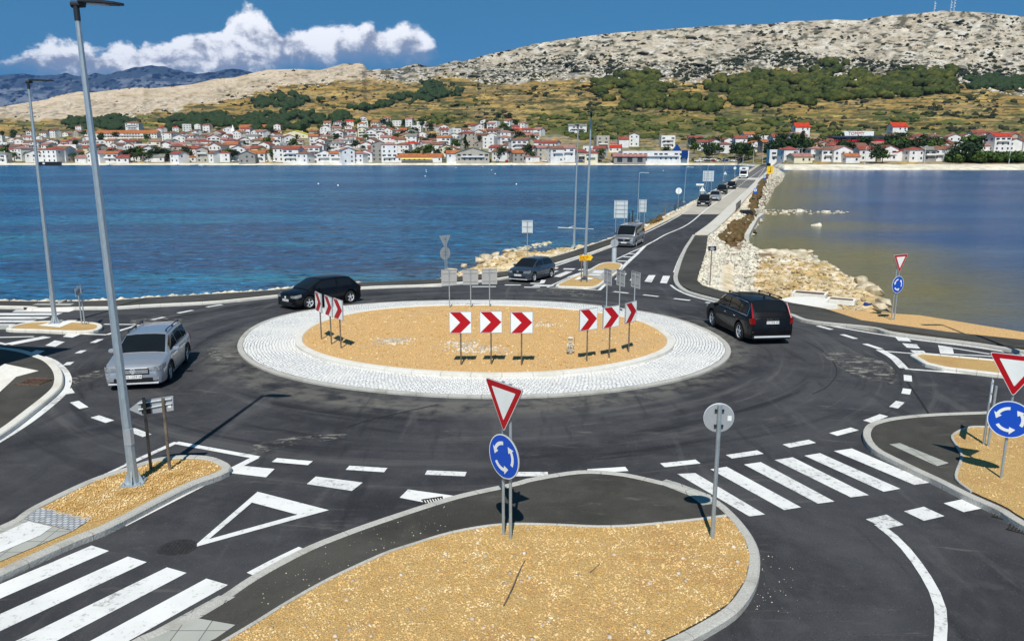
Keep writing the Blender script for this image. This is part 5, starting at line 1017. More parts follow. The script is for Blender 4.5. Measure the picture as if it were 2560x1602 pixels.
            if sp.get('chrome'):
                bm=bmesh.new(); pr=None
                xs=np.linspace(sp['win'][0][0]-.03,sp['win'][-1][1],24)
                for tt in(.09,.93):
                    pr=None
                    for x in xs:
                        a,z=s.cpt(x,tt); c=Vector((x,sd*(a+.014),z))
                        if pr is not None: tube(bm,pr,c,.012,.012,5)
                        pr=c
                a0=s.cpt(xs[0],.09);a1=s.cpt(xs[0],.93); tube(bm,(xs[0],sd*(a0[0]+.014),a0[1]),(xs[0],sd*(a1[0]+.014),a1[1]),.014,.014,5); obj('window_trim',bm,M['chrome'],s.e)
        if sp.get('emblem'):
            bm=bmesh.new(); z=(gz[0]+gz[1])/2+sp['emblem'][1]; r=sp['emblem'][0]; n=20
            for i in range(n): a0,a1=2*math.pi*i/n,2*math.pi*(i+1)/n; tube(bm,(f+.03,r*math.cos(a0),z+r*math.sin(a0)),(f+.03,r*math.cos(a1),z+r*math.sin(a1)),.008,.008,5)
            if sp['emblem'][2]=='vw':
                V_=[(-.45,.75),(0,-.02),(.45,.75)]; W2=[(-.8,.35),(-.42,-.8),(0,.0),(.42,-.8),(.8,.35)]
                for q in(V_,W2):
                    for a,b2 in zip(q,q[1:]): tube(bm,(f+.032,a[0]*r,z+a[1]*r),(f+.032,b2[0]*r,z+b2[1]*r),.007,.007,5)
            obj('emblem',bm,M['alloy'],s.e)
wagon=dict(L=4.75,W=1.83,hr=.35,H=1.47,xf=1.42,xr=-1.29,rw=.33,belt=.93,nose=.78,top=[(-2.4,.86),(-2.3,.93),(.9,.93),(1.1,.95),(1.9,.83),(2.2,.75),(2.33,.66),(2.4,.58)],cab=(1.28,.38,-1.75,-2.25),win=[(-1.85,-1.12),(-1.06,-.18),(-.10,.86)],hl=(.60,.74,.42),tl=(.62,.88),grille=(.50,.68,.52),plz=(.43,.78),hnd=(.02,-.95),seam=(1.0,-.14,-1.05),rails=(.25,-1.6),chrome=False,emblem=(.075,.02,'vw'),plate='ZG 1339 IA',gc=.19,lip='alloy',hm='paint_silver')
hatch=dict(L=4.2,W=1.76,H=1.47,xf=1.28,xr=-1.30,rw=.325,belt=.92,top=[(-2.1,.84),(-2.0,.93),(.8,.93),(1.0,.94),(1.7,.82),(1.95,.73),(2.1,.60)],cab=(1.22,.30,-1.35,-1.95),win=[(-1.45,-.55),(-.45,.80)],hl=(.60,.74,.34),tl=(.66,.88),grille=(.54,.66,.5),plz=(.47,.72),hnd=(-.35,),seam=(.95,-.52),emblem=(.06,.02,'vw'),plate='ZD 484 ED',gc=.17,hm='paint_black')
fabia=dict(L=3.97,W=1.65,H=1.45,xf=1.22,xr=-1.24,rw=.30,belt=.93,nose=.82,top=[(-2.,.84),(-1.9,.93),(.8,.93),(1.0,.94),(1.65,.84),(1.85,.76),(2.,.62)],cab=(1.22,.34,-1.3,-1.88),win=[(-1.6,-1.02),(-.96,-.22),(-.14,.84)],hl=(.60,.76,.24),tl=(.62,.88),grille=(.60,.74,.46),plz=(.47,.74),hnd=(.0,-.85),seam=(.92,-.18,-.95),emblem=(.05,.03,''),plate='ZG 758 HD',gc=.18,lip='alloy')
suv=dict(L=4.95,W=1.95,H=1.74,xf=1.52,xr=-1.46,rw=.385,belt=1.10,nose=.84,top=[(-2.5,1.0),(-2.4,1.10),(.9,1.10),(1.1,1.12),(2.0,1.02),(2.3,.93),(2.5,.74)],cab=(1.35,.52,-1.85,-2.38),win=[(-2.0,-1.22),(-1.15,-.22),(-.13,.88)],hl=(.78,.92,.30),tl=(.84,1.08),grille=(.62,.88,.5),plz=(.45,.90),hnd=(.0,-.98),seam=(1.05,-.17,-1.1),rails=(.35,-1.7),rb=True,chrome=True,plate='CE MF8 032',platefront=False,gc=.24,lip='alloy',hm='chrome')
van=dict(L=4.97,W=1.98,H=1.97,xf=1.55,xr=-1.38,rw=.34,belt=1.12,nose=.84,top=[(-2.5,1.05),(-2.45,1.14),(1.2,1.14),(1.45,1.14),(2.1,.98),(2.35,.86),(2.5,.62)],cab=(1.85,.95,-2.25,-2.45),hr=.41,win=[(-2.2,-1.35),(-1.28,-.35),(-.27,.6),(.68,1.42)],hl=(.72,.94,.32),tl=(.85,1.35),grille=(.56,.80,.56),plz=(.44,.8),hnd=(.75,),seam=(1.55,.62,-.31),gc=.2,lip='paint_van',mir='plastic_black',emblem=(.07,0,''))
def place(fr,rr,sp,left=True):
    a=P(*fr); b2=P(*rr); d=(a-b2).xy.normalized(); rz=math.atan2(d.y,d.x); nrm=Vector((-d.y,d.x)); side=1 if left else -1  # wheels given are on the left (+y) side
    mid=(a.xy+b2.xy)/2-d*((sp['xf']+sp['xr'])/2)-nrm*side*(sp['W']/2-.12); return Vector((mid.x,mid.y,zr(mid.y)+.004)),rz
def tilt(e):  # pitch the car with the graded road
    y=e.location.y; s=(zr(y+1.5)-zr(y-1.5))/3; rz=e.rotation_euler[2]; e.rotation_euler=(math.atan(s*math.cos(rz)),-math.atan(s*math.sin(rz)),rz)
def addcar(*a,**k): c=Car(*a,**k); tilt(c.e); return c
l,r=place((422,952),(462,907),wagon); cw=addcar('car','silver estate car with roof rails coming round the left of the circle','car',wagon,l,r,'paint_silver')
cw.fbox('fog_lamp',(cw.L/2-.06,.62,.36),(.08,.22,.07),'headlamp'); cw.fbox('grille_bar',(cw.L/2+.028,0,.56),(.01,.9,.022),'alloy'); cw.fbox('grille_bar',(cw.L/2+.028,0,.62),(.01,.9,.022),'alloy')
for sd in(-1,1):
    bm=bmesh.new(); n=14; rr=.41
    for i in range(n): a0,a1=math.pi*i/n,math.pi*(i+1)/n; [tube(bm,(xw+rr*math.cos(a0),sd*(.915),.33+rr*math.sin(a0)),(xw+rr*math.cos(a1),sd*(.915),.33+rr*math.sin(a1)),.026,.026,5) for xw in(1.42,-1.29)]
    obj('wheel_arch_trim',bm,M['plastic_black'],cw.e)
l,r=place((773,772),(874,757),hatch); addcar('car','black three-door hatchback with silver five-spoke wheels on the far side of the circle','car',hatch,l,r,'paint_black')
l,r=place((1332,705),(1376,694),fabia); addcar('car','slate blue hatchback entering the roundabout beside the yellow arrow sign','car',fabia,l,r,'paint_slate')
l,r=place((1586,618),(1606,608),van); addcar('van','silver people carrier van with black windows driving off the causeway','van',van,l,r,'paint_van')
l,r=place((1786,818),(1848,849),suv); cs=addcar('car','black seven-seat off-road car leaving to the right, seen from behind','car',suv,l,r,'paint_black')
f=-cs.L/2
me=textmesh('V O L V O',.11,.003); me.transform(Matrix.Translation((f-.02,0,1.02))@Matrix.Rotation(-math.pi/2,4,'Z')@Matrix.Rotation(math.pi/2,4,'X')); obj('lettering',me,M['chrome'],cs.e)
cs.fbox('bumper_trim',(f-.02,0,.33),(.05,1.5,.07),'alloy'); cs.fbox('reflector',(f+.02,.75,.52),(.04,.12,.05),'chrome')
for sd in(-1,1):
    bm=bmesh.new(); a0=cs.cpt(-2.36,.05); a1=cs.cpt(-2.0,.85); tube(bm,(-2.40,sd*(a0[0]+.0),1.06),(-2.06,sd*(a1[0]-.02),1.62),.03,.02,8); obj('tail_light',bm,M['red_lens'],cs.e)
bm=bmesh.new(); box(bm,(-1.6,0,1.79),(.2,.04,.09),taper=.4); obj('roof_antenna',bm,M['paint_black'],cs.e)
far=dict(hatch); far.update(seam=(),emblem=None,plate=None); farv=dict(suv); farv.update(L=4.4,W=1.8,H=1.6,xf=1.35,xr=-1.28,rw=.33,belt=1.0,top=[(-2.2,.9),(-2.1,1.0),(.9,1.0),(1.8,.9),(2.05,.84),(2.2,.64)],cab=(1.3,.4,-1.7,-2.1),win=[(-1.8,-1.1),(-1.05,-.2),(-.1,.85)],rails=None,chrome=False,plate=None,seam=(),hl=(.66,.80,.3),tl=(.7,1.),grille=(.5,.7,.5))
def place2(front,back): a=P(*front); b2=P(*back); d=(a-b2).xy.normalized(); m_=a.xy-d*2.1; return Vector((m_.x,m_.y,zr(m_.y)+.006)),math.atan2(d.y,d.x)
for f_,b_2,sp_,pt,lab in [((1757,517),(1790,490),farv,'paint_black','black crossover leading the queue on the causeway'),((1785,503),(1810,481),far,'paint_silver','silver saloon second in the causeway queue'),((1803,486.5),(1826,468),farv,'paint_black','black people carrier third in the causeway queue'),((1827,473.5),(1845,459),far,'paint_black','small black car fourth in the causeway queue')]:
    l,r=place2(f_,b_2); addcar('car',lab,'car',sp_,l,r,pt,'cars queuing on the causeway')
def motorhome(front,back,label):
    a,r=place2(front,back); e=empty('motorhome',a,r,label,'motorhome'); bm=bmesh.new(); box(bm,(-1.2,0,1.85),(5.0,2.3,2.5),bev=.12); box(bm,(1.5,0,2.6),(1.3,2.25,1.0),bev=.18); obj('body',bm,M['paint_white'],e)
    bm=bmesh.new(); prism(bm,[(1.2,.45),(3.15,.45),(3.2,.9),(2.9,1.2),(2.1,2.1),(1.2,2.1)],-1.0,1.0); bmesh.ops.bevel(bm,geom=bm.edges[:],offset=.05,segments=2,affect='EDGES'); obj('cab',bm,M['paint_white'],e)
    bm=bmesh.new(); prism(bm,[(2.87,1.27),(2.93,1.27),(2.16,2.07),(2.10,2.07)],-.88,.88); obj('windscreen',bm,M['car_glass'],e)
    bm=bmesh.new(); box(bm,(3.19,0,.78),(.06,1.2,.22)); obj('grille',bm,M['plastic_black'],e); bm=bmesh.new(); box(bm,(2.15,0,2.68),(.03,.9,.34)); obj('luton_window',bm,M['car_glass'],e)
    for sd in(-1,1):
        bm=bmesh.new(); box(bm,(3.16,sd*.75,.86),(.08,.3,.2),bev=.02); obj('headlight',bm,M['headlamp'],e); bm=bmesh.new(); box(bm,(2.5,sd*1.2,1.5),(.12,.22,.35),bev=.03); obj('wing_mirror',bm,M['plastic_black'],e)
        bm=bmesh.new(); box(bm,(-1.2,sd*1.152,2.0),(1.1,.02,.55)); obj('side_window',bm,M['car_glass'],e)
        for x in(2.2,-2.4): w_=obj('wheel',CACHE[('wheel',.325,5)][0],None,e,(x,sd*.95,.34)); w_.rotation_euler=(0,0,0 if sd>0 else math.pi); obj('rim',CACHE[('wheel',.325,5)][1],None,w_)
    tilt(e)
motorhome((1858,447),(1876,434),'white motorhome with overhanging cab coming along the causeway')
l,r=place2((1921,419),(1926,414)); addcar('van','dark grey van just arriving at the far end of the causeway','van',van,l,r,'paint_black',detail=False)
# parked cars on the town quay share low detail meshes
def parked():
    base_=Car('t','t','car',dict(far,belt=.95),Vector((0,0,0)),0,'paint_white',detail=False); ch=list(base_.e.children); meshes=[(c.name.split('.')[0],c.data,c.location.copy(),c.rotation_euler.copy()) for c in ch if c.name.split('.')[0]!='underbody' and c.name.split('.')[0]!='hub_shade']
    for c in ch:
        for g in c.children: bpy.data.objects.remove(g)
        bpy.data.objects.remove(c)
    bpy.data.objects.remove(base_.e); cols=['paint_white','paint_black','paint_silver','paint_red','paint_blue','paint_slate']; var={}
    r_=random.Random(5); px=[(x,404.2) for x in [24,78]+list(range(252,1500,23))]+[(x,404) for x in range(1545,1730,19)]+[(x,403.5) for x in range(1735,1850,14)]+[(x,400.5) for x in (1728,1745,1760,1778,1795,1812,2050,2068,2085,2110,2132,2330,2370)]
    px.sort(); cnt={}
    for x,y in px:
        if 600<x<640 or (1290<x<1360 and r_.random()<.5): continue
        x+=r_.random()*8; c=r_.choices(cols,[.42,.22,.16,.07,.06,.07])[0]; p=Tp(x,y+r_.random()); cn={'paint_white':'white','paint_black':'black','paint_silver':'silver','paint_red':'red','paint_blue':'blue','paint_slate':'slate grey'}[c]; cnt[cn]=cnt.get(cn,0)+1
        e=empty('parked_car',p,r_.choice([0,math.pi,.2,1.4,-1.3]),f'{ORD[cnt[cn]-1]} {cn} car from the left parked along the far town waterfront','car','cars parked on the town waterfront')
        for nm,me,lo,ro in meshes:
            if nm in('body','roof'):
                k=(nm,c)
                if k not in var: var[k]=me.copy(); var[k].materials[0]=M[c]
                me=var[k]
            o=obj(nm,me,None,e,lo); o.rotation_euler=ro
parked()
# ---------------------------------------------------------------- lamps
def lamp(base,top,label,heads,arm=.85,curved=False,group=None,r0=.105,r1=.05,hd=0.,dz=0.):
    b=P(*base,dz); Y=b.y; t=at(*top,Y); h=t.z-b.z; e=empty('street_lamp',b,0,label,'street lamp',group); lean=Vector((t.x-b.x,0,h)); bm=bmesh.new()
    tube(bm,(0,0,0),lean,r0,r1,8); smooth(bm,50) if curved else None; obj('pole',bm,M['galvanised'],e)
    bm=bmesh.new(); box(bm,(0,0,.02),(.44,.44,.04),rz=.2,bev=.004)
    for k in range(4):
        a=k*math.pi/2+.2+math.pi/4; box(bm,(.20*math.cos(a)*1.1,.20*math.sin(a)*1.1,.06),(.035,.035,.07)); prism(bm,[(.08,.04),(.2,.04),(.09,.34)],-.008,.008,Matrix.Rotation(k*math.pi/2+.2,4,'Z'))
    obj('base_plate',bm,M['galvanised'],e)
    if not curved:
        bm=bmesh.new(); tube(bm,(0,0,.9),(.002,-.0,1.25),r0*.97+.004,r0*.95+.004,8); obj('hatch',bm,M['sign_back'],e)
    top_=lean; up=Vector((0,0,1))
    for a in heads:
        d=Vector((math.cos(a),math.sin(a),0)); L=empty('luminaire',(0,0,0)) ; bpy.data.objects.remove(L); bm=bmesh.new()
        if curved:
            pr=top_
            for k in range(1,5): c=top_+d*(.16*k)+up*(.05*math.sin(k*.7)+.02); tube(bm,pr,c,.035,.03,7); pr=c
            obj('bracket',bm,M['galvanised_light'],e); bm=bmesh.new(); Mx=Matrix.Translation(pr+d*.25)@Matrix.Rotation(a,4,'Z'); box(bm,(0,0,0),(.5,.16,.06),bev=.02,M=Mx); obj('lamp_head',bm,M['galvanised_light'],e)
        else:
            tube(bm,top_-up*.02,top_+up*.28,.055,.055,10); tube(bm,top_+up*.27-d*.08,top_+up*.27+d*.16,.065,.06,10); obj('bracket',bm,M['lamp_black'],e)
            Mx=Matrix.Translation(top_+up*.30)@Matrix.Rotation(a,4,'Z')@Matrix.Rotation(hd,4,'Y'); bm=bmesh.new(); o=[(.05,.05),(.12,.14),(.5,.16),(.75,.13),(arm,.03)]; vs=[bm.verts.new((x,s*w_,0)) for s,q in((1,o),(-1,o[::-1])) for x,w_ in q]; f=bm.faces.new(vs); r=bmesh.ops.extrude_face_region(bm,geom=[f])
            for v in r['geom']:
                if isinstance(v,bmesh.types.BMVert): v.co.z+=.085*(1-.5*v.co.x/arm)
            bmesh.ops.recalc_face_normals(bm,faces=bm.faces[:]); bmesh.ops.bevel(bm,geom=[x for x in bm.edges],offset=.012,segments=2,affect='EDGES'); bmesh.ops.transform(bm,matrix=Mx,verts=bm.verts[:]); hdo=obj('lamp_head',bm,M['lamp_black'],e); bm=bmesh.new(); box(bm,(.42,0,-.008),(.34,.2,.02),M=Mx); obj('lens',bm,M['lens'],hdo)
    return e
lamp((335,1209),(194,50),'tall galvanised street lamp with black flat head on the nearest left island',[0],.9,dz=.11,hd=.06)
lamp((138,808),(72,222),'tall street lamp with black flat head, second from the left behind the silver estate',[0],1.1,dz=.11)
lamp((1461,700),(1478,293),'tall street lamp rising behind the yellow arrow sign',[math.pi/2+.1,-math.pi/2,],.9,group=None,dz=.11)
lamp((1435,617),(1445,322),'tall street lamp on the sea wall, just left of the one at the yellow sign',[math.pi/2+.15],.8)
def lamp_at(x,y,h,ang,label):  # stands just outside the right edge, its shadow falls across the far right pavement
    z=zr(y)+.11; e=lamp((1461,700),(1461,500),label,[ang],.9,dz=.11); e.location=(x,y,z)
    for c in list(e.children):
        if c.name.startswith(('pole','lamp_head','bracket','hatch')):
            for g in list(c.children): bpy.data.objects.remove(g)
            bpy.data.objects.remove(c)
    bm=bmesh.new(); tube(bm,(0,0,0),(0,0,h),.105,.05,8); obj('pole',bm,M['galvanised'],e); bm=bmesh.new(); tube(bm,(0,0,h),(0,0,h+.3),.055,.055,8); obj('bracket',bm,M['lamp_black'],e)
    bm=bmesh.new(); box(bm,(.45*math.cos(ang),.45*math.sin(ang),h+.3),(.95,.28,.08),rz=ang,bev=.03); obj('lamp_head',bm,M['lamp_black'],e)
tp=P(2368,816); k_=9.5/math.tan(R(SUN_EL)); lamp_at(tp.x-math.sin(R(SUN_AZ))*k_,tp.y-math.cos(R(SUN_AZ))*k_,9.5,math.pi,'tall street lamp standing just outside the right edge of the picture')
sm='small lamps along the causeway'
for b_1,t_1,lb_ in [((1593,554),(1598.5,433),'short curved-arm lamp standing between the two square sign backs'),((1709,506),(1716,419),'slim lamp right of the round sign on the causeway'),((1762.5,482),(1771,414),'slim lamp in front of the big ribbed sign back'),((1808,453),(1812,398),'slim lamp beside the far triangular sign backs'),((1837,441),(1839,392),'thin lamp next to the farthest round sign')]: lamp(b_1,t_1,lb_,[0.05],.6,True,sm,.06,.035)
for i,(x,y,t) in enumerate([(1857,412,388),(1883,411,372),(1906,414,385),(1990,407,371),(1996,407,372),(2003,407,371),(2162,414,368),(2310,411,365),(2393,411,388),(2522,413,358),(1948,405,371)]):
    b=Tp(x,y-3); Y=b.y; h=at(x,t,Y).z-b.z; e=empty('lamp_pole',b,0,f'{ORD[i]} thin grey pole from left beyond the far end of the causeway','lamp post','poles along the far shore'); bm=bmesh.new(); tube(bm,(0,0,-1),(0,0,h),.16,.11,6); obj('pole',bm,M['galvanised_light'],e); bm=bmesh.new(); box(bm,(.5,0,h),(1.2,.3,.14)); obj('lamp_head',bm,M['galvanised_light'],e)
# ---------------------------------------------------------------- signs
def plate(bm,pts,t=.012): prism(bm,pts,-t,t)
def circle(r,n=32,cz=0,cx=0): return [(cx+r*math.cos(2*math.pi*i/n),cz+r*math.sin(2*math.pi*i/n)) for i in range(n)]
def rtri(s,cz,k=.06): # point-down triangle with rounded corners
    c=[(-s/2,cz+s*.289),(0,cz-s*.577),(s/2,cz+s*.289)]; out=[]
    for i in range(3):
        p,a,b2=Vector(c[i]),Vector(c[i-1]),Vector(c[(i+1)%3]); out+=[tuple(p+(a-p).normalized()*k),tuple(p+((a-p).normalized()+(b2-p).normalized())*k*.28),tuple(p+(b2-p).normalized()*k)]
    return out
def flat(bm,pts,y):
    vs=[bm.verts.new((p[0],y,p[1])) for p in pts]; f=bm.faces.new(vs); f.normal_update()
    if f.normal.y>0: f.normal_flip()
def post(bm,x,h,y=.05,r=.03,z0=-.3): tube(bm,(x,y,z0),(x,y,h),r,r,10)
def spin(px,psi,dz=0.): b=P(*px,dz) if not isinstance(px,Vector) else px; return b,R(psi)-math.atan2(b.x,b.y)
def zat(b,px,py): return at(px,py,b.y).z-b.z
def chevron(base,psi,label,face=True,group=None,h0=1.12,s=.75,dz=.235):
    b,a=spin(base,psi,dz); e=empty('chevron_sign',b,a,label,'chevron sign',group); zc=h0+s/2; q=s/2
    bm=bmesh.new(); post(bm,0,zc+q*.9,.045,.028); obj('post',bm,M['rust_post' if face else 'galvanised'],e)
    bm=bmesh.new(); box(bm,(0,0,zc),(s,.02,s)); 
    for z in(-.5,.5): box(bm,(0,.02,zc+z*q*1.1),(s*.86,.02,.04))
    for z in (-1,1): box(bm,(0,.012,zc+z*q),(s,.034,.012)); box(bm,(z*q,.012,zc),(.012,.034,s))
    pn=obj('panel',bm,M['sign_back'],e)
    bm=bmesh.new(); flat(bm,[(-q+.012,zc-q+.012),(q-.012,zc-q+.012),(q-.012,zc+q-.012),(-q+.012,zc+q-.012)],-.0135); obj('face',bm,M['sign_white'],pn)
    bm=bmesh.new(); m=q-.02
    for k in(1,-1): flat(bm,[(-m,zc+k*m),(0,zc+k*m),(m,zc),(-.01,zc)],-.0165)
    bmesh.ops.recalc_face_normals(bm,faces=bm.faces[:]); obj('chevron',bm,M['sign_red'],pn); return e
gA='chevron signs on the central island'
for nm,(bx,by,ps) in {'leftmost of the three chevron signs facing the camera':(1152.6,914.6,-3),'middle one of the three chevron signs facing the camera':(1228,913.5,0),'rightmost of the three chevron signs facing the camera':(1304,915,4),
 'chevron sign right of the small statue, nearest of its three':(1469,905,36),'middle one of the three turned chevron signs on the right of the island':(1525,897,43),'far right chevron sign of the island, turned nearly edge-on':(1574,882,59),
 'leftmost chevron sign, nearly edge-on, in front of the black hatchback':(801,850,-73),'middle of the three narrow chevron signs at the left of the island':(826,862.5,-70),'third narrow chevron sign at the left of the island':(850,872.5,-65)}.items(): chevron((bx,by-2),ps,nm,True,gA)
for nm,(bx,by,ps) in {'leftmost of three grey square sign backs behind the central island':(1124,770,180),'middle of three grey square sign backs behind the central island':(1177,770,181),'rightmost of three grey square sign backs behind the central island':(1224,768.5,183),
 'left grey chevron sign back seen edge-on near the exit crossing':(1518,774,118),'middle grey chevron sign back seen edge-on near the exit crossing':(1550,777,120),'right grey chevron sign back seen edge-on behind a turned chevron':(1587,783,122)}.items(): chevron((bx,by-2),ps,nm,False,gA,h0=1.14 if by<772 else 1.2)
def giveway(base,psi,zt,zc,label,two=.22,ts=.86,rc=.37,dz=0.,arrows=True,px=0.,mat='rust_post'):
    b,a=spin(base,psi,dz); e=empty('give_way_sign',b,a,label,'give way sign'); bm=bmesh.new(); hp=zt+ts*.289+.0
    for x in((-two/2,two/2) if two else (0,)): post(bm,x,hp,.06,.028)
    obj('post',bm,M['galvanised'],e)
    def tri(s,t,y): bm=bmesh.new(); prism(bm,rtri(s,zt),y-t,y+t); return bm
    bk=obj('triangle',tri(ts,.01,0.),M['sign_back'],e); 
    def fl(pts,y,mt,par,nm): bm=bmesh.new(); flat(bm,pts,y); obj(nm,bm,M[mt],par)
    fl(rtri(ts,zt),-.012,'sign_white',bk,'rim'); fl(rtri(ts*.965,zt,.05),-.0145,'sign_red',bk,'border'); fl(rtri(ts*.63,zt,.02),-.017,'sign_white',bk,'face')
    bm=bmesh.new(); prism(bm,circle(rc,36,zc),-.01,.01); dk=obj('disc',bm,M['sign_back'],e); fl(circle(rc,40,zc),-.012,'sign_white',dk,'rim'); fl(circle(rc*.955,40,zc),-.0145,'sign_blue',dk,'face')
    bm=bmesh.new()
    for k in range(3):
        a0=R(100+120*k-8); r0,r1=rc*.52,rc*.68
        A=[a0+R(62)*i/7 for i in range(8)]
        for i in range(7): flat(bm,[(r0*math.cos(A[i]),zc+r0*math.sin(A[i])),(r1*math.cos(A[i]),zc+r1*math.sin(A[i])),(r1*math.cos(A[i+1]),zc+r1*math.sin(A[i+1])),(r0*math.cos(A[i+1]),zc+r0*math.sin(A[i+1]))],-.017)
        ae=A[-1]; at2=ae+R(28); flat(bm,[(rc*.40*math.cos(ae),zc+rc*.40*math.sin(ae)),(rc*.80*math.cos(ae),zc+rc*.80*math.sin(ae)),(rc*.60*math.cos(at2),zc+rc*.60*math.sin(at2))],-.017)
    obj('arrows',bm,M['sign_white'],dk)
    bm=bmesh.new()
    for z in(zt+.05,zc+.12,zc-.12): box(bm,(0,.03,z),(two+.12 if two else .12,.025,.035))
    obj('bracket',bm,M['dark_metal'],e); return e
b0=P(1261,1348,H)
giveway((1261,1346),-50,zat(b0,1252,1000),zat(b0,1248,1142),'give way triangle over a blue roundabout disc, nearest one at the bottom centre',dz=H,two=.2,ts=1.02,rc=.405)
b0=P(2500,1199,H); giveway((2502,1199),2,zat(b0,2531,922),zat(b0,2515,1048),'large give way triangle over a blue roundabout disc, cut by the right edge',dz=H,two=0.,ts=1.04,rc=.405)
b0=P(2235,800); giveway((2235,799),54,zat(b0,2256,652),zat(b0,2250,712),'distant give way triangle and blue roundabout disc beside the lagoon',two=.2,ts=.98,rc=.40)
b0=P(1114,690); giveway((1114,689),220,zat(b0,1114,600),zat(b0,1116,634),'grey back of a give way triangle and round disc by the open sea',two=.16,ts=1.0,rc=.44)
def signback(base,psi,x0,x1,zb,zt,label,posts=(-.3,.3),dz=0.,cat='sign',name='sign',mat='sign_white',rib=True):
    b,a=spin(base,psi,dz); e=empty(name,b,a,label,cat); bm=bmesh.new()
    for x in posts: post(bm,x,zt-.02,-.06,.035)
    obj('post',bm,M['galvanised'],e); bm=bmesh.new(); box(bm,((x0+x1)/2,0,(zb+zt)/2),(x1-x0,.02,zt-zb),bev=.004); pn=obj('panel',bm,M[mat],e); bm=bmesh.new()
    if rib:
        n=max(2,int((zt-zb)/.45)+1)
        for i in range(n): bm=bmesh.new(); box(bm,((x0+x1)/2,-.03,lerp(zb+.05,zt-.05,i/(n-1))),(x1-x0-.1,.03,.045)); obj('rail',bm,M['sign_back'],pn)
    return e
def sb(base,px0,py0,px1,py1,label,posts=2,dz=0.,mat='galvanised_light',rib=True):
    b=P(*base,dz); z1=zat(b,px0,py0); z0=zat(b,px0,py1); x0=at(px0,py1,b.y).x-b.x; x1=at(px1,py1,b.y).x-b.x; w_=x1-x0
    return signback(base,0,x0,x1,z0,z1,label,[(x0+x1)/2] if posts==1 else [x0+w_*.14,x0+w_*.78] if posts==2 else [x0+w_*.15,x0+w_*.5,x0+w_*.82],dz,mat=mat,rib=rib)
sb((1314.5,645),1305,551,1331.7,583,'small square grey sign back above the gravel by the slate blue car',1)
sb((1549,592),1535,501,1568,546,'tall rectangular grey sign back on two posts directly behind the silver van')
sb((1604,568),1597,499,1615.5,531,'pale rectangular sign back right of the curved-arm lamp')
sb((1770,471),1757,427,1783.5,454,'big ribbed sign back on three posts beside the causeway queue',3)
sb((1750,491),1740.5,459.5,1759,464.3,'long narrow white place-name board seen from behind',1,mat='sign_white',rib=False)
# round, triangular and small boards
def disc(base,cx,cy,rpx,label,psi=0,back=True,dz=0.,sticker=False,prad=.03,mat=None):
    b=P(*base,dz); c=at(cx,cy,b.y); r=rpx*b.y/FPX; e=empty('round_sign',b,R(psi),label,'round sign'); z=c.z-b.z; bm=bmesh.new(); post(bm,0,z+r*.95,-.05 if back else .05,prad); obj('post',bm,M['galvanised'],e)
    bm=bmesh.new(); prism(bm,circle(r,40,z),-.012,.012); dk=obj('disc',bm,M[mat or 'sign_back'],e); bm=bmesh.new(); n=40
    for i in range(n): a0,a1=2*math.pi*i/n,2*math.pi*(i+1)/n; tube(bm,(r*math.cos(a0),0,z+r*math.sin(a0)),(r*math.cos(a1),0,z+r*math.sin(a1)),.012,.012,5)
    obj('rim',bm,M['galvanised_light'],dk)
    if sticker: bm=bmesh.new(); box(bm,(r*.72,-.015,z-r*.02),(.07,.004,.09)); obj('sticker',bm,M['sign_white'],dk); bm=bmesh.new(); [box(bm,(0,-.03,z+k*r*.55),(.16,.03,.045)) for k in(-1,1)]; obj('bracket',bm,M['dark_metal'],dk)
    return e
disc((1779,1343),1804,1043.7,38.5,'round sign seen from its plain grey back beside the right zebra crossing',-3,True,H,True,.038)
disc((1695,520),1696.7,477.6,7.6,'round pale sign back standing over the dark bollards',mat='sign_white'); disc((1755,493),1754,482,3.8,'small grey disc under the white triangle on the causeway'); disc((1836,445),1837,420.7,3.4,'farthest small round sign on the causeway, left of the motorhome',mat='sign_white')
e=disc((1535,656),1535,608,9.5,'round sign on a pale column at the tip of the far splitter island'); b=P(1535,656); h=zat(b,1535,620); bm=bmesh.new(); tube(bm,(0,.05,0),(0,.05,h),.19,.19,16); smooth(bm); obj('column',bm,M['galvanised_light'],e)
def tri_back(base,cx,cy,s,label,up=True):
    b=P(*base); c=at(cx,cy,b.y); z=c.z-b.z; w_=s*b.y/FPX; e=empty('triangle_sign',b,0,label,'triangular sign'); bm=bmesh.new(); post(bm,0,z+w_*.4,-.04,.03); obj('post',bm,M['galvanised'],e); bm=bmesh.new(); k=1 if up else -1; prism(bm,[(-w_/2,z-k*w_*.29),(w_/2,z-k*w_*.29),(0,z+k*w_*.577)],-.01,.01); obj('panel',bm,M['sign_white'],e)
tri_back((1755,490),1754.5,474,14,'white triangle sign back above the causeway, nearest of two'); tri_back((1812,452),1811,434,9,'far white triangle sign back beside a slim lamp'); 
# direction boards
def arrow_board(base,psi,pts_px,label,mat,posts,text=None,back=False,dz=0.,name='direction_sign'):
    b=P(*base,dz); a=R(psi); e=empty(name,b,a,label,'direction sign'); pl=[]
    for px_,py_ in pts_px: c=at(px_,py_,b.y); pl.append(((c.x-b.x)/math.cos(a),c.z-b.z))
    bm=bmesh.new(); prism(bm,pl,-.012,.012); pn=obj('panel',bm,M[mat],e); bm=bmesh.new(); zs=[p[1] for p in pl]; 
    for x in posts: post(bm,x,max(zs)-.03 if back else max(zs)-.02,-.06 if back else .06,.034)
    obj('post',bm,M['rust_post' if back else 'post_brown'],e)
    return e,pn,pl
e,pn,pl=arrow_board((403,1171),0,[(322,1023),(351,1001),(433,989),(434.5,1025),(355,1037)],'grey back of an arrow-shaped direction board near the first lamp post','sign_back',(-.20,.22),back=True,dz=.11)
bm=bmesh.new(); cx=[p[0] for p in pl]; 
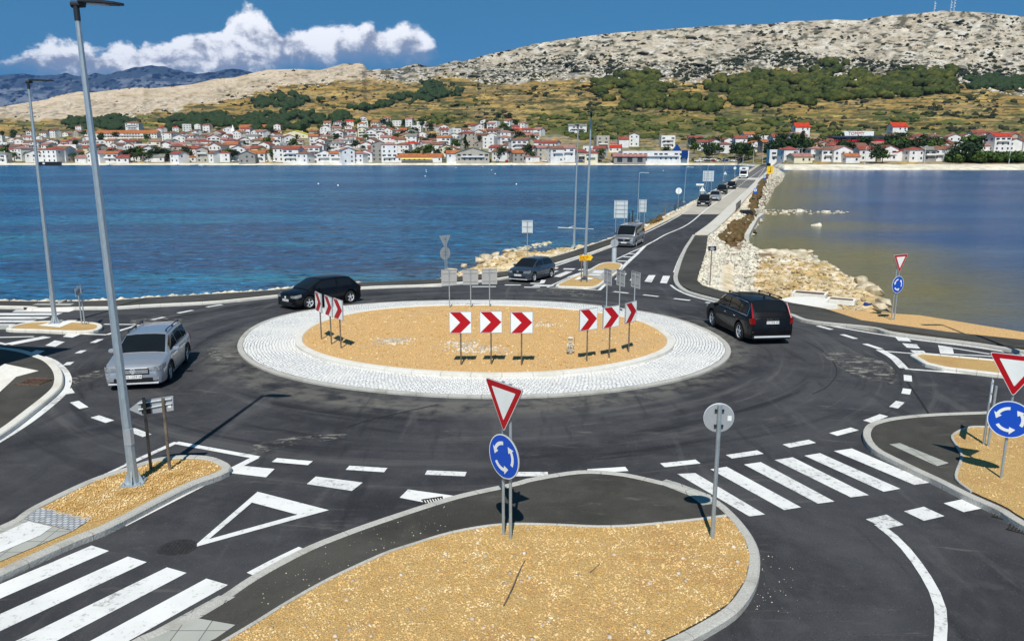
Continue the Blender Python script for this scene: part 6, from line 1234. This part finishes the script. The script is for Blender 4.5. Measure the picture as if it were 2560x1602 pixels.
for z0,z1 in((pl[1][1]-.06,pl[2][1]-.06),(pl[0][1],(pl[2][1]+pl[3][1])/2)): tube(bm,(pl[1][0]-.05,-.03,z0),(pl[2][0]-.03,-.03,z1),.016,.016,6)
obj('rail',bm,M['galvanised_light'],pn); bm=bmesh.new(); box(bm,(-.19,-.02,(pl[1][1]+pl[4][1])/2),(.20,.02,.25)); obj('sleeve',bm,M['plastic_black'],pn); bm=bmesh.new(); box(bm,(pl[3][0]-.08,-.017,pl[3][1]+.1),(.07,.004,.08)); obj('sticker',bm,M['sign_white'],pn)
e,pn,pl=arrow_board((1460,706),0,[(1447,638.4),(1476,636.6),(1482.5,642.5),(1477,651),(1448.5,652.3)],'yellow arrow-shaped direction sign with red place names on the far splitter island','sign_yellow',(-.17,.19),dz=.11)
for i,s_t in enumerate(('Zagreb','Zadar')):
    me=textmesh(s_t,.19,.002,'LEFT'); z=lerp(pl[0][1],pl[4][1],.28+.44*i); me.transform(Matrix.Translation((pl[0][0]+.06,-.018,z))@Matrix.Rotation(math.pi/2,4,'X')); obj('lettering',me,M['sign_red'],pn)
e,pn,pl=arrow_board((1775,703),0,[(1770.4,615.8),(1791,615.5),(1791,626.8),(1770.6,627)],'small navy information board on a thin post in the white rubble','sign_navy',(.02,))
bm=bmesh.new(); cxm=(pl[0][0]+pl[1][0])/2; 
for z,w_ in((.27,.16),(.5,.30),(.75,.2)): box(bm,(cxm,-.014,lerp(pl[0][1],pl[3][1],z)),(w_,.003,.025))
obj('lines',bm,M['sign_white'],pn)
def info(base,x0,y0,x1,y1,label):
    e,pn,pl=arrow_board(base,0,[(x0,y0),(x1,y0),(x1,y1),(x0,y1)],label,'sign_blue',((at((x0+x1)/2,y1,P(*base).y).x-P(*base).x),),name='information_sign'); bm=bmesh.new(); c=(pl[0][0]+pl[1][0])/2; w_=pl[1][0]-pl[0][0]; z=lerp(pl[0][1],pl[2][1],.36); box(bm,(c,-.014,z),(w_*.72,.003,(pl[0][1]-pl[2][1])*.5)); obj('field',bm,M['sign_white'],pn); bm=bmesh.new(); box(bm,(c,-.018,z),(w_*.2,.003,(pl[0][1]-pl[2][1])*.3)); obj('symbol',bm,M['sign_navy'],pn)
info((1887.5,499),1884.8,471,1893,484,'blue and white information sign on the causeway verge, nearer of two'); info((1911,457),1908,438,1915,449,'blue and white information sign partly behind the yellow board')
e,pn,pl=arrow_board((1925,452),0,[(1917.8,416),(1932.8,415.5),(1931.5,434),(1916.8,434.5)],'upright yellow board with a black bent arrow at the far right of the causeway','sign_yellow',(-.3,.3),name='direction_sign'); c=(pl[0][0]+pl[1][0])/2; zt_,zb_=pl[0][1],pl[2][1]; hh=zt_-zb_; bm=bmesh.new(); box(bm,(c+.2,-.016,zb_+hh*.42),(.14,.004,hh*.55)); box(bm,(c-.05,-.016,zb_+hh*.25),(.5,.004,.14)); box(bm,(c+.2,-.016,zb_+hh*.78),(.3,.004,.12)); obj('arrow',bm,M['sign_black'],pn)
# two-post marker on the far left island and its neighbours
def twinpost(base1,base2,z_,label,psi,dz=.11):
    b=P(*base1,dz); b2=P(*base2,dz); e=empty('direction_sign',b,0,label,'direction sign'); d=b2-b; bm=bmesh.new(); tube(bm,(0,0,-.2),(0,0,z_),.03,.03,8); tube(bm,d+Vector((0,0,-.2)),d+Vector((0,0,z_-.05)),.03,.03,8); obj('post',bm,M['galvanised'],e)
    u=d.normalized(); m_=d*.5; Mx=Matrix.Translation((m_.x,m_.y,0))@Matrix.Rotation(psi,4,'Z'); bm=bmesh.new(); box(bm,(0,.05,z_-.2),(1.15,.02,.36),bev=.004,M=Mx); obj('panel',bm,M['sign_back'],e); bm=bmesh.new()
    for k in(-.12,.12): box(bm,(0,.03,z_-.2+k),(1.1,.03,.04),M=Mx)
    obj('rail',bm,M['galvanised_light'],e); return e
b0=P(209,811,.1); twinpost((205,811),(212,811),zat(b0,195,716),'thin direction board edge-on with two posts on the far left island',1.88)
b0=P(2462,1115,H); twinpost((2459,1112),(2470,1117),zat(b0,2478,958),'narrow direction board seen edge-on behind the right give way sign',1.0,H)
# bollards, wooden post, grille fence, posts by the water
for i,(x,y) in enumerate([(1686,528),(1689.5,525),(1696.5,522),(1700,520),(1705,517)]):
    b=P(x,y); e=empty('bollard',b,0,f'{ORD[i]} dark metal bollard from the left below the round sign','bollard','dark bollards on the causeway verge'); bm=bmesh.new(); tube(bm,(0,0,-.1),(0,0,.85),.045,.045,8); obj('post',bm,M['dark_metal'],e); bm=bmesh.new(); tube(bm,(0,0,.85),(0,0,.93),.06,.04,8); obj('cap',bm,M['iron'],e)
b=P(1662,540); bm=bmesh.new(); tube(bm,(0,0,-.2),(.03,0,1.5),.09,.07,7); tube(bm,(.03,0,1.5),(.035,0,1.62),.075,.03,7); o=obj('wooden_post',bm,M['wood'],None,b); tag(o,'weathered wooden post alone on the sandy verge by the sea','post')
e=empty('grille_fence',P(1845,525,.1),0,'short dark metal grille fence beside the causeway footway','fence'); a_=P(1839.5,528,.1)-P(1845,525,.1); c_=P(1851,517,.1)-P(1845,525,.1); bm=bmesh.new()
for z in(.08,.95): tube(bm,a_+Vector((0,0,z)),c_+Vector((0,0,z)),.03,.03,6)
obj('rail',bm,M['dark_metal'],e); bm=bmesh.new()
for k in range(13): q=a_.lerp(c_,k/12); tube(bm,q,q+Vector((0,0,1.)),.022,.022,5)
obj('bars',bm,M['dark_metal'],e)
for i,(x,y,h) in enumerate([(1572,553,1.0),(1581,552,1.3)]): b=P(x,y,-1); bm=bmesh.new(); tube(bm,(0,0,-.5),(.03,0,h),.09,.07,7); tube(bm,(.03,0,h*.98),(.03,0,h+.07),.11,.09,7); o=obj('mooring_post',bm,M['iron'],None,b); tag(o,['shorter','taller'][i]+' dark mooring post at the water behind the silver van','post')
bm=bmesh.new(); p0=PZ(1395,569,.12); p1=PZ(1484,573,.12); d=p1-p0; tube(bm,(0,0,0),d,.055,.035,7); tube(bm,d*.3+Vector((0,0,.02)),d*.36+Vector((.5,.3,.3)),.05,.02,5); o=obj('floating_log',bm,M['concrete_white'],None,p0); tag(o,'long pale log lying at the water surface behind the lamp posts','log')
# figure of a soldier-like statue, stick, hatches, blue litter
def statue(p):
    e=empty('statue',p,.15,'small white stone figure holding a staff, on the central island','statue'); e.scale=(.66,.66,.66); bm=bmesh.new()
    for c,s,q in(((0,0,.16),(.34,.30,.34),.08),((.02,0,.46),(.28,.24,.34),.09),((.0,0,.68),(.22,.2,.16),.06)): box(bm,c,s,bev=q,rz=.2)
    box(bm,(-.14,-.14,.22),(.16,.2,.18),bev=.05); box(bm,(.13,-.13,.2),(.15,.2,.16),bev=.05); obj('body',bm,M['white_rock'],e)
    bm=bmesh.new(); bmesh.ops.create_uvsphere(bm,u_segments=14,v_segments=10,radius=.115,matrix=Matrix.Translation((0,-.01,.86))); smooth(bm,80); hd=obj('head',bm,M['white_rock'],e); bm=bmesh.new(); tube(bm,(0,-.01,.90),(0,-.01,.955),.16,.12,14); obj('cap',bm,M['white_rock'],hd)
    bm=bmesh.new(); tube(bm,(.17,-.06,.02),(.25,-.02,.98),.018,.014,6); obj('staff',bm,M['wood'],e); bm=bmesh.new(); tube(bm,(-.12,0,.58),(-.19,-.08,.38),.055,.04,8); tube(bm,(.12,0,.58),(.20,-.06,.46),.055,.04,8); obj('arms',bm,M['white_rock'],e)
statue(P(1425,884,.235))
def stick(pts,r,label):
    bm=bmesh.new(); 
    for i,(a,b2) in enumerate(zip(pts,pts[1:])): tube(bm,a,b2,r*(1-.6*i/len(pts)),r*(1-.6*(i+1)/len(pts)),6)
    o=obj('stick',bm,M['bark']); tag(o,label,'stick')
stick([P(x,y,H+.04)+Vector((0,0,z)) for x,y,z in((1259,1513,0),(1270,1495,.02),(1283,1468,.03),(1292,1446,.03),(1300,1425,.02),(1313,1399,0))],.012,'thin curved dark stick lying on the gravel bed in the foreground')
stick([P(x,y,H+.04) for x,y in((1475,1430),(1486,1421),(1500,1407))],.008,'short brown twig on the gravel bed right of the long stick')
# manhole, gullies, shelters
bm=bmesh.new(); c=P(443,1370); tube(bm,(0,0,-.01),(0,0,.008),.33,.33,36)
for k in range(-4,5):
    for q in range(-4,5):
        if k*k+q*q<18: box(bm,(k*.062,q*.062,.012),(.035,.035,.008))
o=obj('manhole_cover',bm,M['manhole_iron'],None,c); tag(o,'round iron manhole cover beside the painted give way triangle','manhole')
def gully(px,rz,lab,w_=.5,d=.3,dz=.006):
    bm=bmesh.new(); n=int(w_/.055)
    for k in range(n): box(bm,(-w_/2+(k+.5)*w_/n,0,.006),(.025,d,.014))
    for s in(-1,1): box(bm,(0,s*d/2,.006),(w_,.02,.016))
    o=obj('gully_grate',bm,M['iron'],None,P(*px,dz)); o.rotation_euler=(0,0,rz); tag(o,lab,'grate','road gullies')
gully((2520,1294),-.75,'iron gully grate at the right kerb, upper of the two'); gully((2558,1326),-.75,'iron gully grate at the right kerb, lower of the two'); gully((1084,1252),.35,'gully grate across the last white block below the roundabout',.45,.26,.012); gully((2532,881),-.2,'gully grate by the far right kerb',.6,.3)
def chamber(px,py,rz,w_,d,lab):
    e=empty('concrete_chamber',P(px,py,-.1),rz,lab,'chamber'); bm=bmesh.new()
    for s in(-1,1): box(bm,(s*w_/2,0,.06),(.12,d,.24)); box(bm,(0,s*d/2,.06),(w_-.12,.12,.24))
    obj('wall',bm,M['concrete_white'],e); bm=bmesh.new(); box(bm,(0,0,.14),(w_-.16,d-.16,.03)); obj('cover',bm,M['rust'],e)
chamber(2024,739,-.5,1.7,1.0,'white concrete chamber with rust-brown cover among dry scrub'); chamber(2103,755,-.5,1.3,.8,'white concrete chamber with dark cover, nearer the lagoon')
patch('concrete_apron',[(1946,749),(1975,743),(2040,742),(2070,748),(2066,757),(2093,761),(2094,763),(2030,768),(1990,760)],.02,M['concrete_white'],None,skirt=.2)
bm=bmesh.new(); bmesh.ops.create_icosphere(bm,subdivisions=2,radius=.2)
for v in bm.verts: v.co*=.6+.8*rnd.random(); v.co.z*=.45
o=obj('litter',bm,M['blue_plastic'],None,P(2167,765,-.2)+Vector((0,0,.1))); tag(o,'crumpled blue plastic litter on the lagoon shore','litter')
# boulders, riprap
def boulder(p,s,label,seed,group=None,flat_=.62):
    rg_=np.random.RandomState(seed); bm=bmesh.new(); bmesh.ops.create_icosphere(bm,subdivisions=3,radius=1)
    D=[rg_.randn(3) for _ in range(14)]; D=[d/np.linalg.norm(d) for d in D]; O=[.52+.3*rg_.rand() for _ in D]
    for v in bm.verts:
        c=np.array(v.co[:])
        for d,o_ in zip(D,O):
            t=float(c@d)
            if t>o_: c=c-d*(t-o_)*1.
        c*=1+.03*(rg_.rand()-.5); v.co=Vector((c[0]*s*(1+.3*(seed%3)/2),c[1]*s,c[2]*s*flat_))
    smooth(bm,28); o=obj('boulder',bm,M['white_rock' if seed<305 else 'tan_rock'],None,p); tag(o,label,'boulder',group)
BL=[(1963,531,.8,'sharp white boulder at the left end of the sunken stone line in the lagoon',0),(1999,530,1.15,'largest round white boulder standing in the lagoon',0),(2063,531,.85,'white boulder with a dark base, third from left in the lagoon',0),(2103,532,.4,'smallest low white stone at the right end of the lagoon stones',0),(2043,565,.95,'pointed white boulder alone in the olive shallows',0),
 (2003,628,.75,'pale boulder at the upper corner of the rocky spit',.3),(2024,630,.75,'white boulder right at the tip of the upper spit corner',.3),(2020,641,.7,'tilted white block just below the spit corner stones',.3),(2152,703,1.0,'flat-topped pale boulder on the spit edge, upper of the big ones',.5),(2163,716,1.15,'broad cracked boulder in the middle of the spit edge',.6),(2150,722,.7,'small boulder wedged beside the broad cracked one',.6),(2188,729,1.05,'rounded boulder on the spit edge facing the lagoon',.6),(2211,757,1.0,'tan boulder nearest the give way sign by the lagoon',.8),(2196,765,.8,'low brown boulder at the bottom end of the spit',.8),
 (1126,676,.7,'pale boulder at the left tip of the sea-side gravel',.8),(1160,664,.6,'small boulder along the sea edge left of the large pale ones',.7),(1197,650,.85,'flat pale boulder on the sea-side gravel bank',.6),(1213,646,1.0,'largest pale boulder on the sea-side gravel bank',.6),(1240,636,.8,'white boulder high on the gravel bank near the square sign back',.6),(1268,628,.8,'white boulder at the top of the sea-side bank',.6)]
for i,(x,y,s,lb_,z) in enumerate(BL): boulder(PZ(x,y,z)+Vector((0,0,.02)),s*(.78 if i<5 else .62),lb_,300+i)
def riprap():
    rg_=np.random.RandomState(400); Q=[];S=[]
    def add(poly,n,s0,s1,seed):
        q=scatter(poly,n,seed); Q.append(q); S.append(s0+(s1-s0)*np.random.RandomState(seed).rand(n)**2)
    f=lambda pts,z=0.: [P(*p,z).xy for p in pts]
    add(f([(1741,699),(1765,600),(1783,582),(1800,588),(1822,605),(1836,640),(1800,655),(1790,720),(1757,712)],-.2),1700,.07,.22,401)
    add([PZ(*p,.7).xy for p in [(1836,640),(1862,608),(1893,622),(1900,650),(1880,680),(1885,720),(1860,742),(1842,730),(1838,690)]],1500,.07,.25,402)
    add([PZ(*p,.6).xy for p in [(1900,640),(1990,635),(2040,655),(2100,680),(2150,720),(2200,765),(2120,770),(1990,750),(1880,745),(1885,690)]],10,.07,.2,403)
    add([PZ(*p,.4).xy for p in RIGHTZ[11:]]+[PZ(*p,.8).xy for p in [(2205,768),(2140,715),(2085,672),(2020,642)]],10,.12,.38,404)
    add([PZ(*p,.5).xy for p in RIGHTZ[:8]]+f([(1845,600),(1783,580),(1840,540),(1876,505),(1905,472),(1925,446),(1945,418)],-.2)[0:],1800,.10,.36,405)
    for a,b2,w_,n,s in [((-40,748),(640,726),.5,900,406),((640,726),(1064,694),.5,520,407),((1064,694),(1532,590),1.2,900,408),((1532,590),(1741,496),1.3,650,409),((1741,496),(1890,412),1.6,420,410)]:
        L_=[p for p in AL if a[0]-1<=p[0]<=b2[0]+1]; 
        if len(L_)<2: L_=[a,b2]
        L_=[P(*p).xy for p in L_]; pts=resample([Vector(p) for p in L_],.2); r=np.random.RandomState(s); ii=r.randint(0,len(pts),n); off=(r.rand(n)-.25)*w_; q=np.array([[pts[i].x-o_*.35+(r.rand()-.5)*.2,pts[i].y+o_*.9] for i,o_ in zip(ii,off)]); Q.append(q); S.append(.07+.2*r.rand(n)**2)
    add([P(2240,783,-.2).xy,P(2304,789,-.2).xy,P(2418,808,-.2).xy,P(2560,831,-.2).xy,P(2800,862,-.3).xy,P(2800,852,-.3).xy,P(2560,822,-.4).xy,P(2418,801,-.4).xy,P(2304,782,-.4).xy],800,.06,.24,411)
    Q=np.concatenate(Q); S=np.concatenate(S); h,_,_,inC,_=land_h(Q[:,0],Q[:,1]); p=np.c_[Q,np.maximum(h,0)+S*.2]; k=(h>-.3); o=blob_mesh('riprap',p[k],S[k],M['white_rock'],420,1,.62,False,rough=.28,base_n=8); tag(o,'white broken limestone riprap along the shores and beside the causeway','rocks',kind='stuff')
    q=np.concatenate([scatter([PZ(*p,.6).xy for p in [(1900,640),(1990,635),(2040,655),(2100,680),(2150,720),(2200,765),(2120,770),(1990,750),(1880,745),(1885,690)]],1500,461),scatter([PZ(*p,.6).xy for p in [(1138,672),(1183,662),(1262,631),(1423,617),(1290,655),(1150,682)]],500,462)]); s=.04+.17*np.random.RandomState(463).rand(len(q))**3; hh=land_h(q[:,0],q[:,1])[0]; o=blob_mesh('spit_stones',np.c_[q,np.maximum(hh,0)+s*.1],s,M['spit_stone'],464,1,.5,False,rough=.3); tag(o,'ochre and grey stones littering the spit and the sea-side gravel bank','rocks',kind='stuff')
    # dry scrub strip between the footway and the lagoon wall
    q=[PZ(*p,1.2).xy for p in [(1796,586),(1836,560),(1868,545),(1880,505),(1895,480),(1906,462),(1918,446),(1908,475),(1893,505),(1889,520),(1880,560),(1852,585),(1838,600)]]; Q=scatter(q,900,430); h=land_h(Q[:,0],Q[:,1])[0]; s=.15+.4*np.random.RandomState(431).rand(900)**2; o=blob_mesh('dry_scrub',np.c_[Q,h+.1],s,M['leaf_dry'],432,1,.8,False,rough=.5); tag(o,'brown and olive dry scrub between the footway and the lagoon wall','scrub',kind='stuff')
    q=[P(*p).xy for p in [(1612,562),(1640,548),(1655,538),(1650,550),(1625,560)]]; Q=scatter(q,60,440); s=.15+.25*np.random.RandomState(441).rand(60); o=blob_mesh('verge_weeds',np.c_[Q,[zr(v)+.05 for v in Q[:,1]]],s,M['leaf_dry'],442,1,.5,False,rough=.5); tag(o,'low olive weeds on the sandy verge by the sea','weeds',kind='stuff')
riprap()
# stone abutment and quay wall on the lagoon side, stone pier line in the water
def stonewall(name,a,b2,h,label,t=.5):
    d=b2-a; L_=d.length; rz=math.atan2(d.y,d.x); r_=random.Random(3); bm=bmesh.new(); n=int(L_/.5); rows=int(h/.28)
    for j in range(rows):
        for i in range(n): box(bm,((i+.5+(.5 if j%2 else 0))*.5*L_/(n*.5),0,j*.28+.14),(.47,t+.06*r_.random(),.26),bev=.02)
    o=obj(name,bm,M['white_rock'],None,Vector((a.x,a.y,-.3))); o.rotation_euler=(0,0,rz); tag(o,label,'wall')
stonewall('stone_wall',PZ(1867,552,0),PZ(1904,549,0),2.2,'white dry-stone abutment wall at the culvert beside the causeway'); 
bm=bmesh.new(); pa=PZ(1907,548,0); pb=PZ(1889,562,0); pc=PZ(1866,607,0)
for a,b2 in((pa,pb),(pb,pc)): d=b2-a; box(bm,(a+d/2)+Vector((0,0,.3)),(d.length,.5,1.3),rz=math.atan2(d.y,d.x))
o=obj('quay_wall',bm,M['concrete']); tag(o,'pale concrete quay edge along the lagoon inlet','wall')
bm=bmesh.new(); c=P(1865,537,-.5); box(bm,c,(1.4,1.8,1.2),bev=.1); o=obj('culvert',bm,M['plastic_black']); tag(o,'dark culvert opening under the causeway footway','culvert')
q=scatter([PZ(*p,0).xy for p in [(1905,523),(2120,528),(2120,534),(1905,538)]],260,450); s=.1+.25*np.random.RandomState(451).rand(260)**2; o=blob_mesh('sunken_stones',np.c_[q,np.full(260,-.06)],s,M['rubble_ground'],452,1,.6); tag(o,'brown sunken stone line just breaking the lagoon surface','rocks',kind='stuff')
q=scatter([PZ(*p,0).xy for p in [(1282,622),(1375,604),(1378,612),(1290,630)]],90,453); s=.1+.22*np.random.RandomState(454).rand(90)**2; o=blob_mesh('shore_stones',np.c_[q,np.full(90,-.02)],s,M['rubble_ground'],455,1,.6); tag(o,'loose stones breaking the sea surface beside the gravel bank','rocks',kind='stuff')
# unseen flat roof added just outside the left edge: its corner throws the pointed shadow on the left pavement
def offscreen_roof():
    tip=P(178,872); up=P(0,865); lo=P(0,921); z=4.2; sx=math.sin(R(SUN_AZ)); sy=math.cos(R(SUN_AZ)); k=z/math.tan(R(SUN_EL)); off=Vector((sx*k,sy*k,0)); b=Vector((tip.x,tip.y,0))-off; d1=(up-tip).normalized(); d2=(lo-tip).normalized(); e=empty('offscreen_roof',Vector((b.x,b.y,zr(b.y))),0,'unseen flat roof on slim posts past the left edge, placed to cast the pointed shadow','offscreen_roof')
    zt_=tip.z+z-zr(b.y); bm=bmesh.new(); q=[Vector((0,0,0)),Vector((d1.x,d1.y,0))*9,(Vector((d1.x,d1.y,0))+Vector((d2.x,d2.y,0)))*9,Vector((d2.x,d2.y,0))*9]; vs=[bm.verts.new((v.x,v.y,zt_)) for v in q]; f=bm.faces.new(vs); r=bmesh.ops.extrude_face_region(bm,geom=[f])
    for v in r['geom']:
        if isinstance(v,bmesh.types.BMVert): v.co.z+=.12
    bmesh.ops.recalc_face_normals(bm,faces=bm.faces[:]); obj('roof',bm,M['concrete'],e)
    for t,u in((1.6,1.6),(8,1.6),(1.6,8)): p=Vector((d1.x,d1.y,0))*t+Vector((d2.x,d2.y,0))*u; bm=bmesh.new(); tube(bm,(p.x,p.y,-.3),(p.x,p.y,zt_),.07,.07,10); obj('post',bm,M['galvanised'],e)
offscreen_roof()
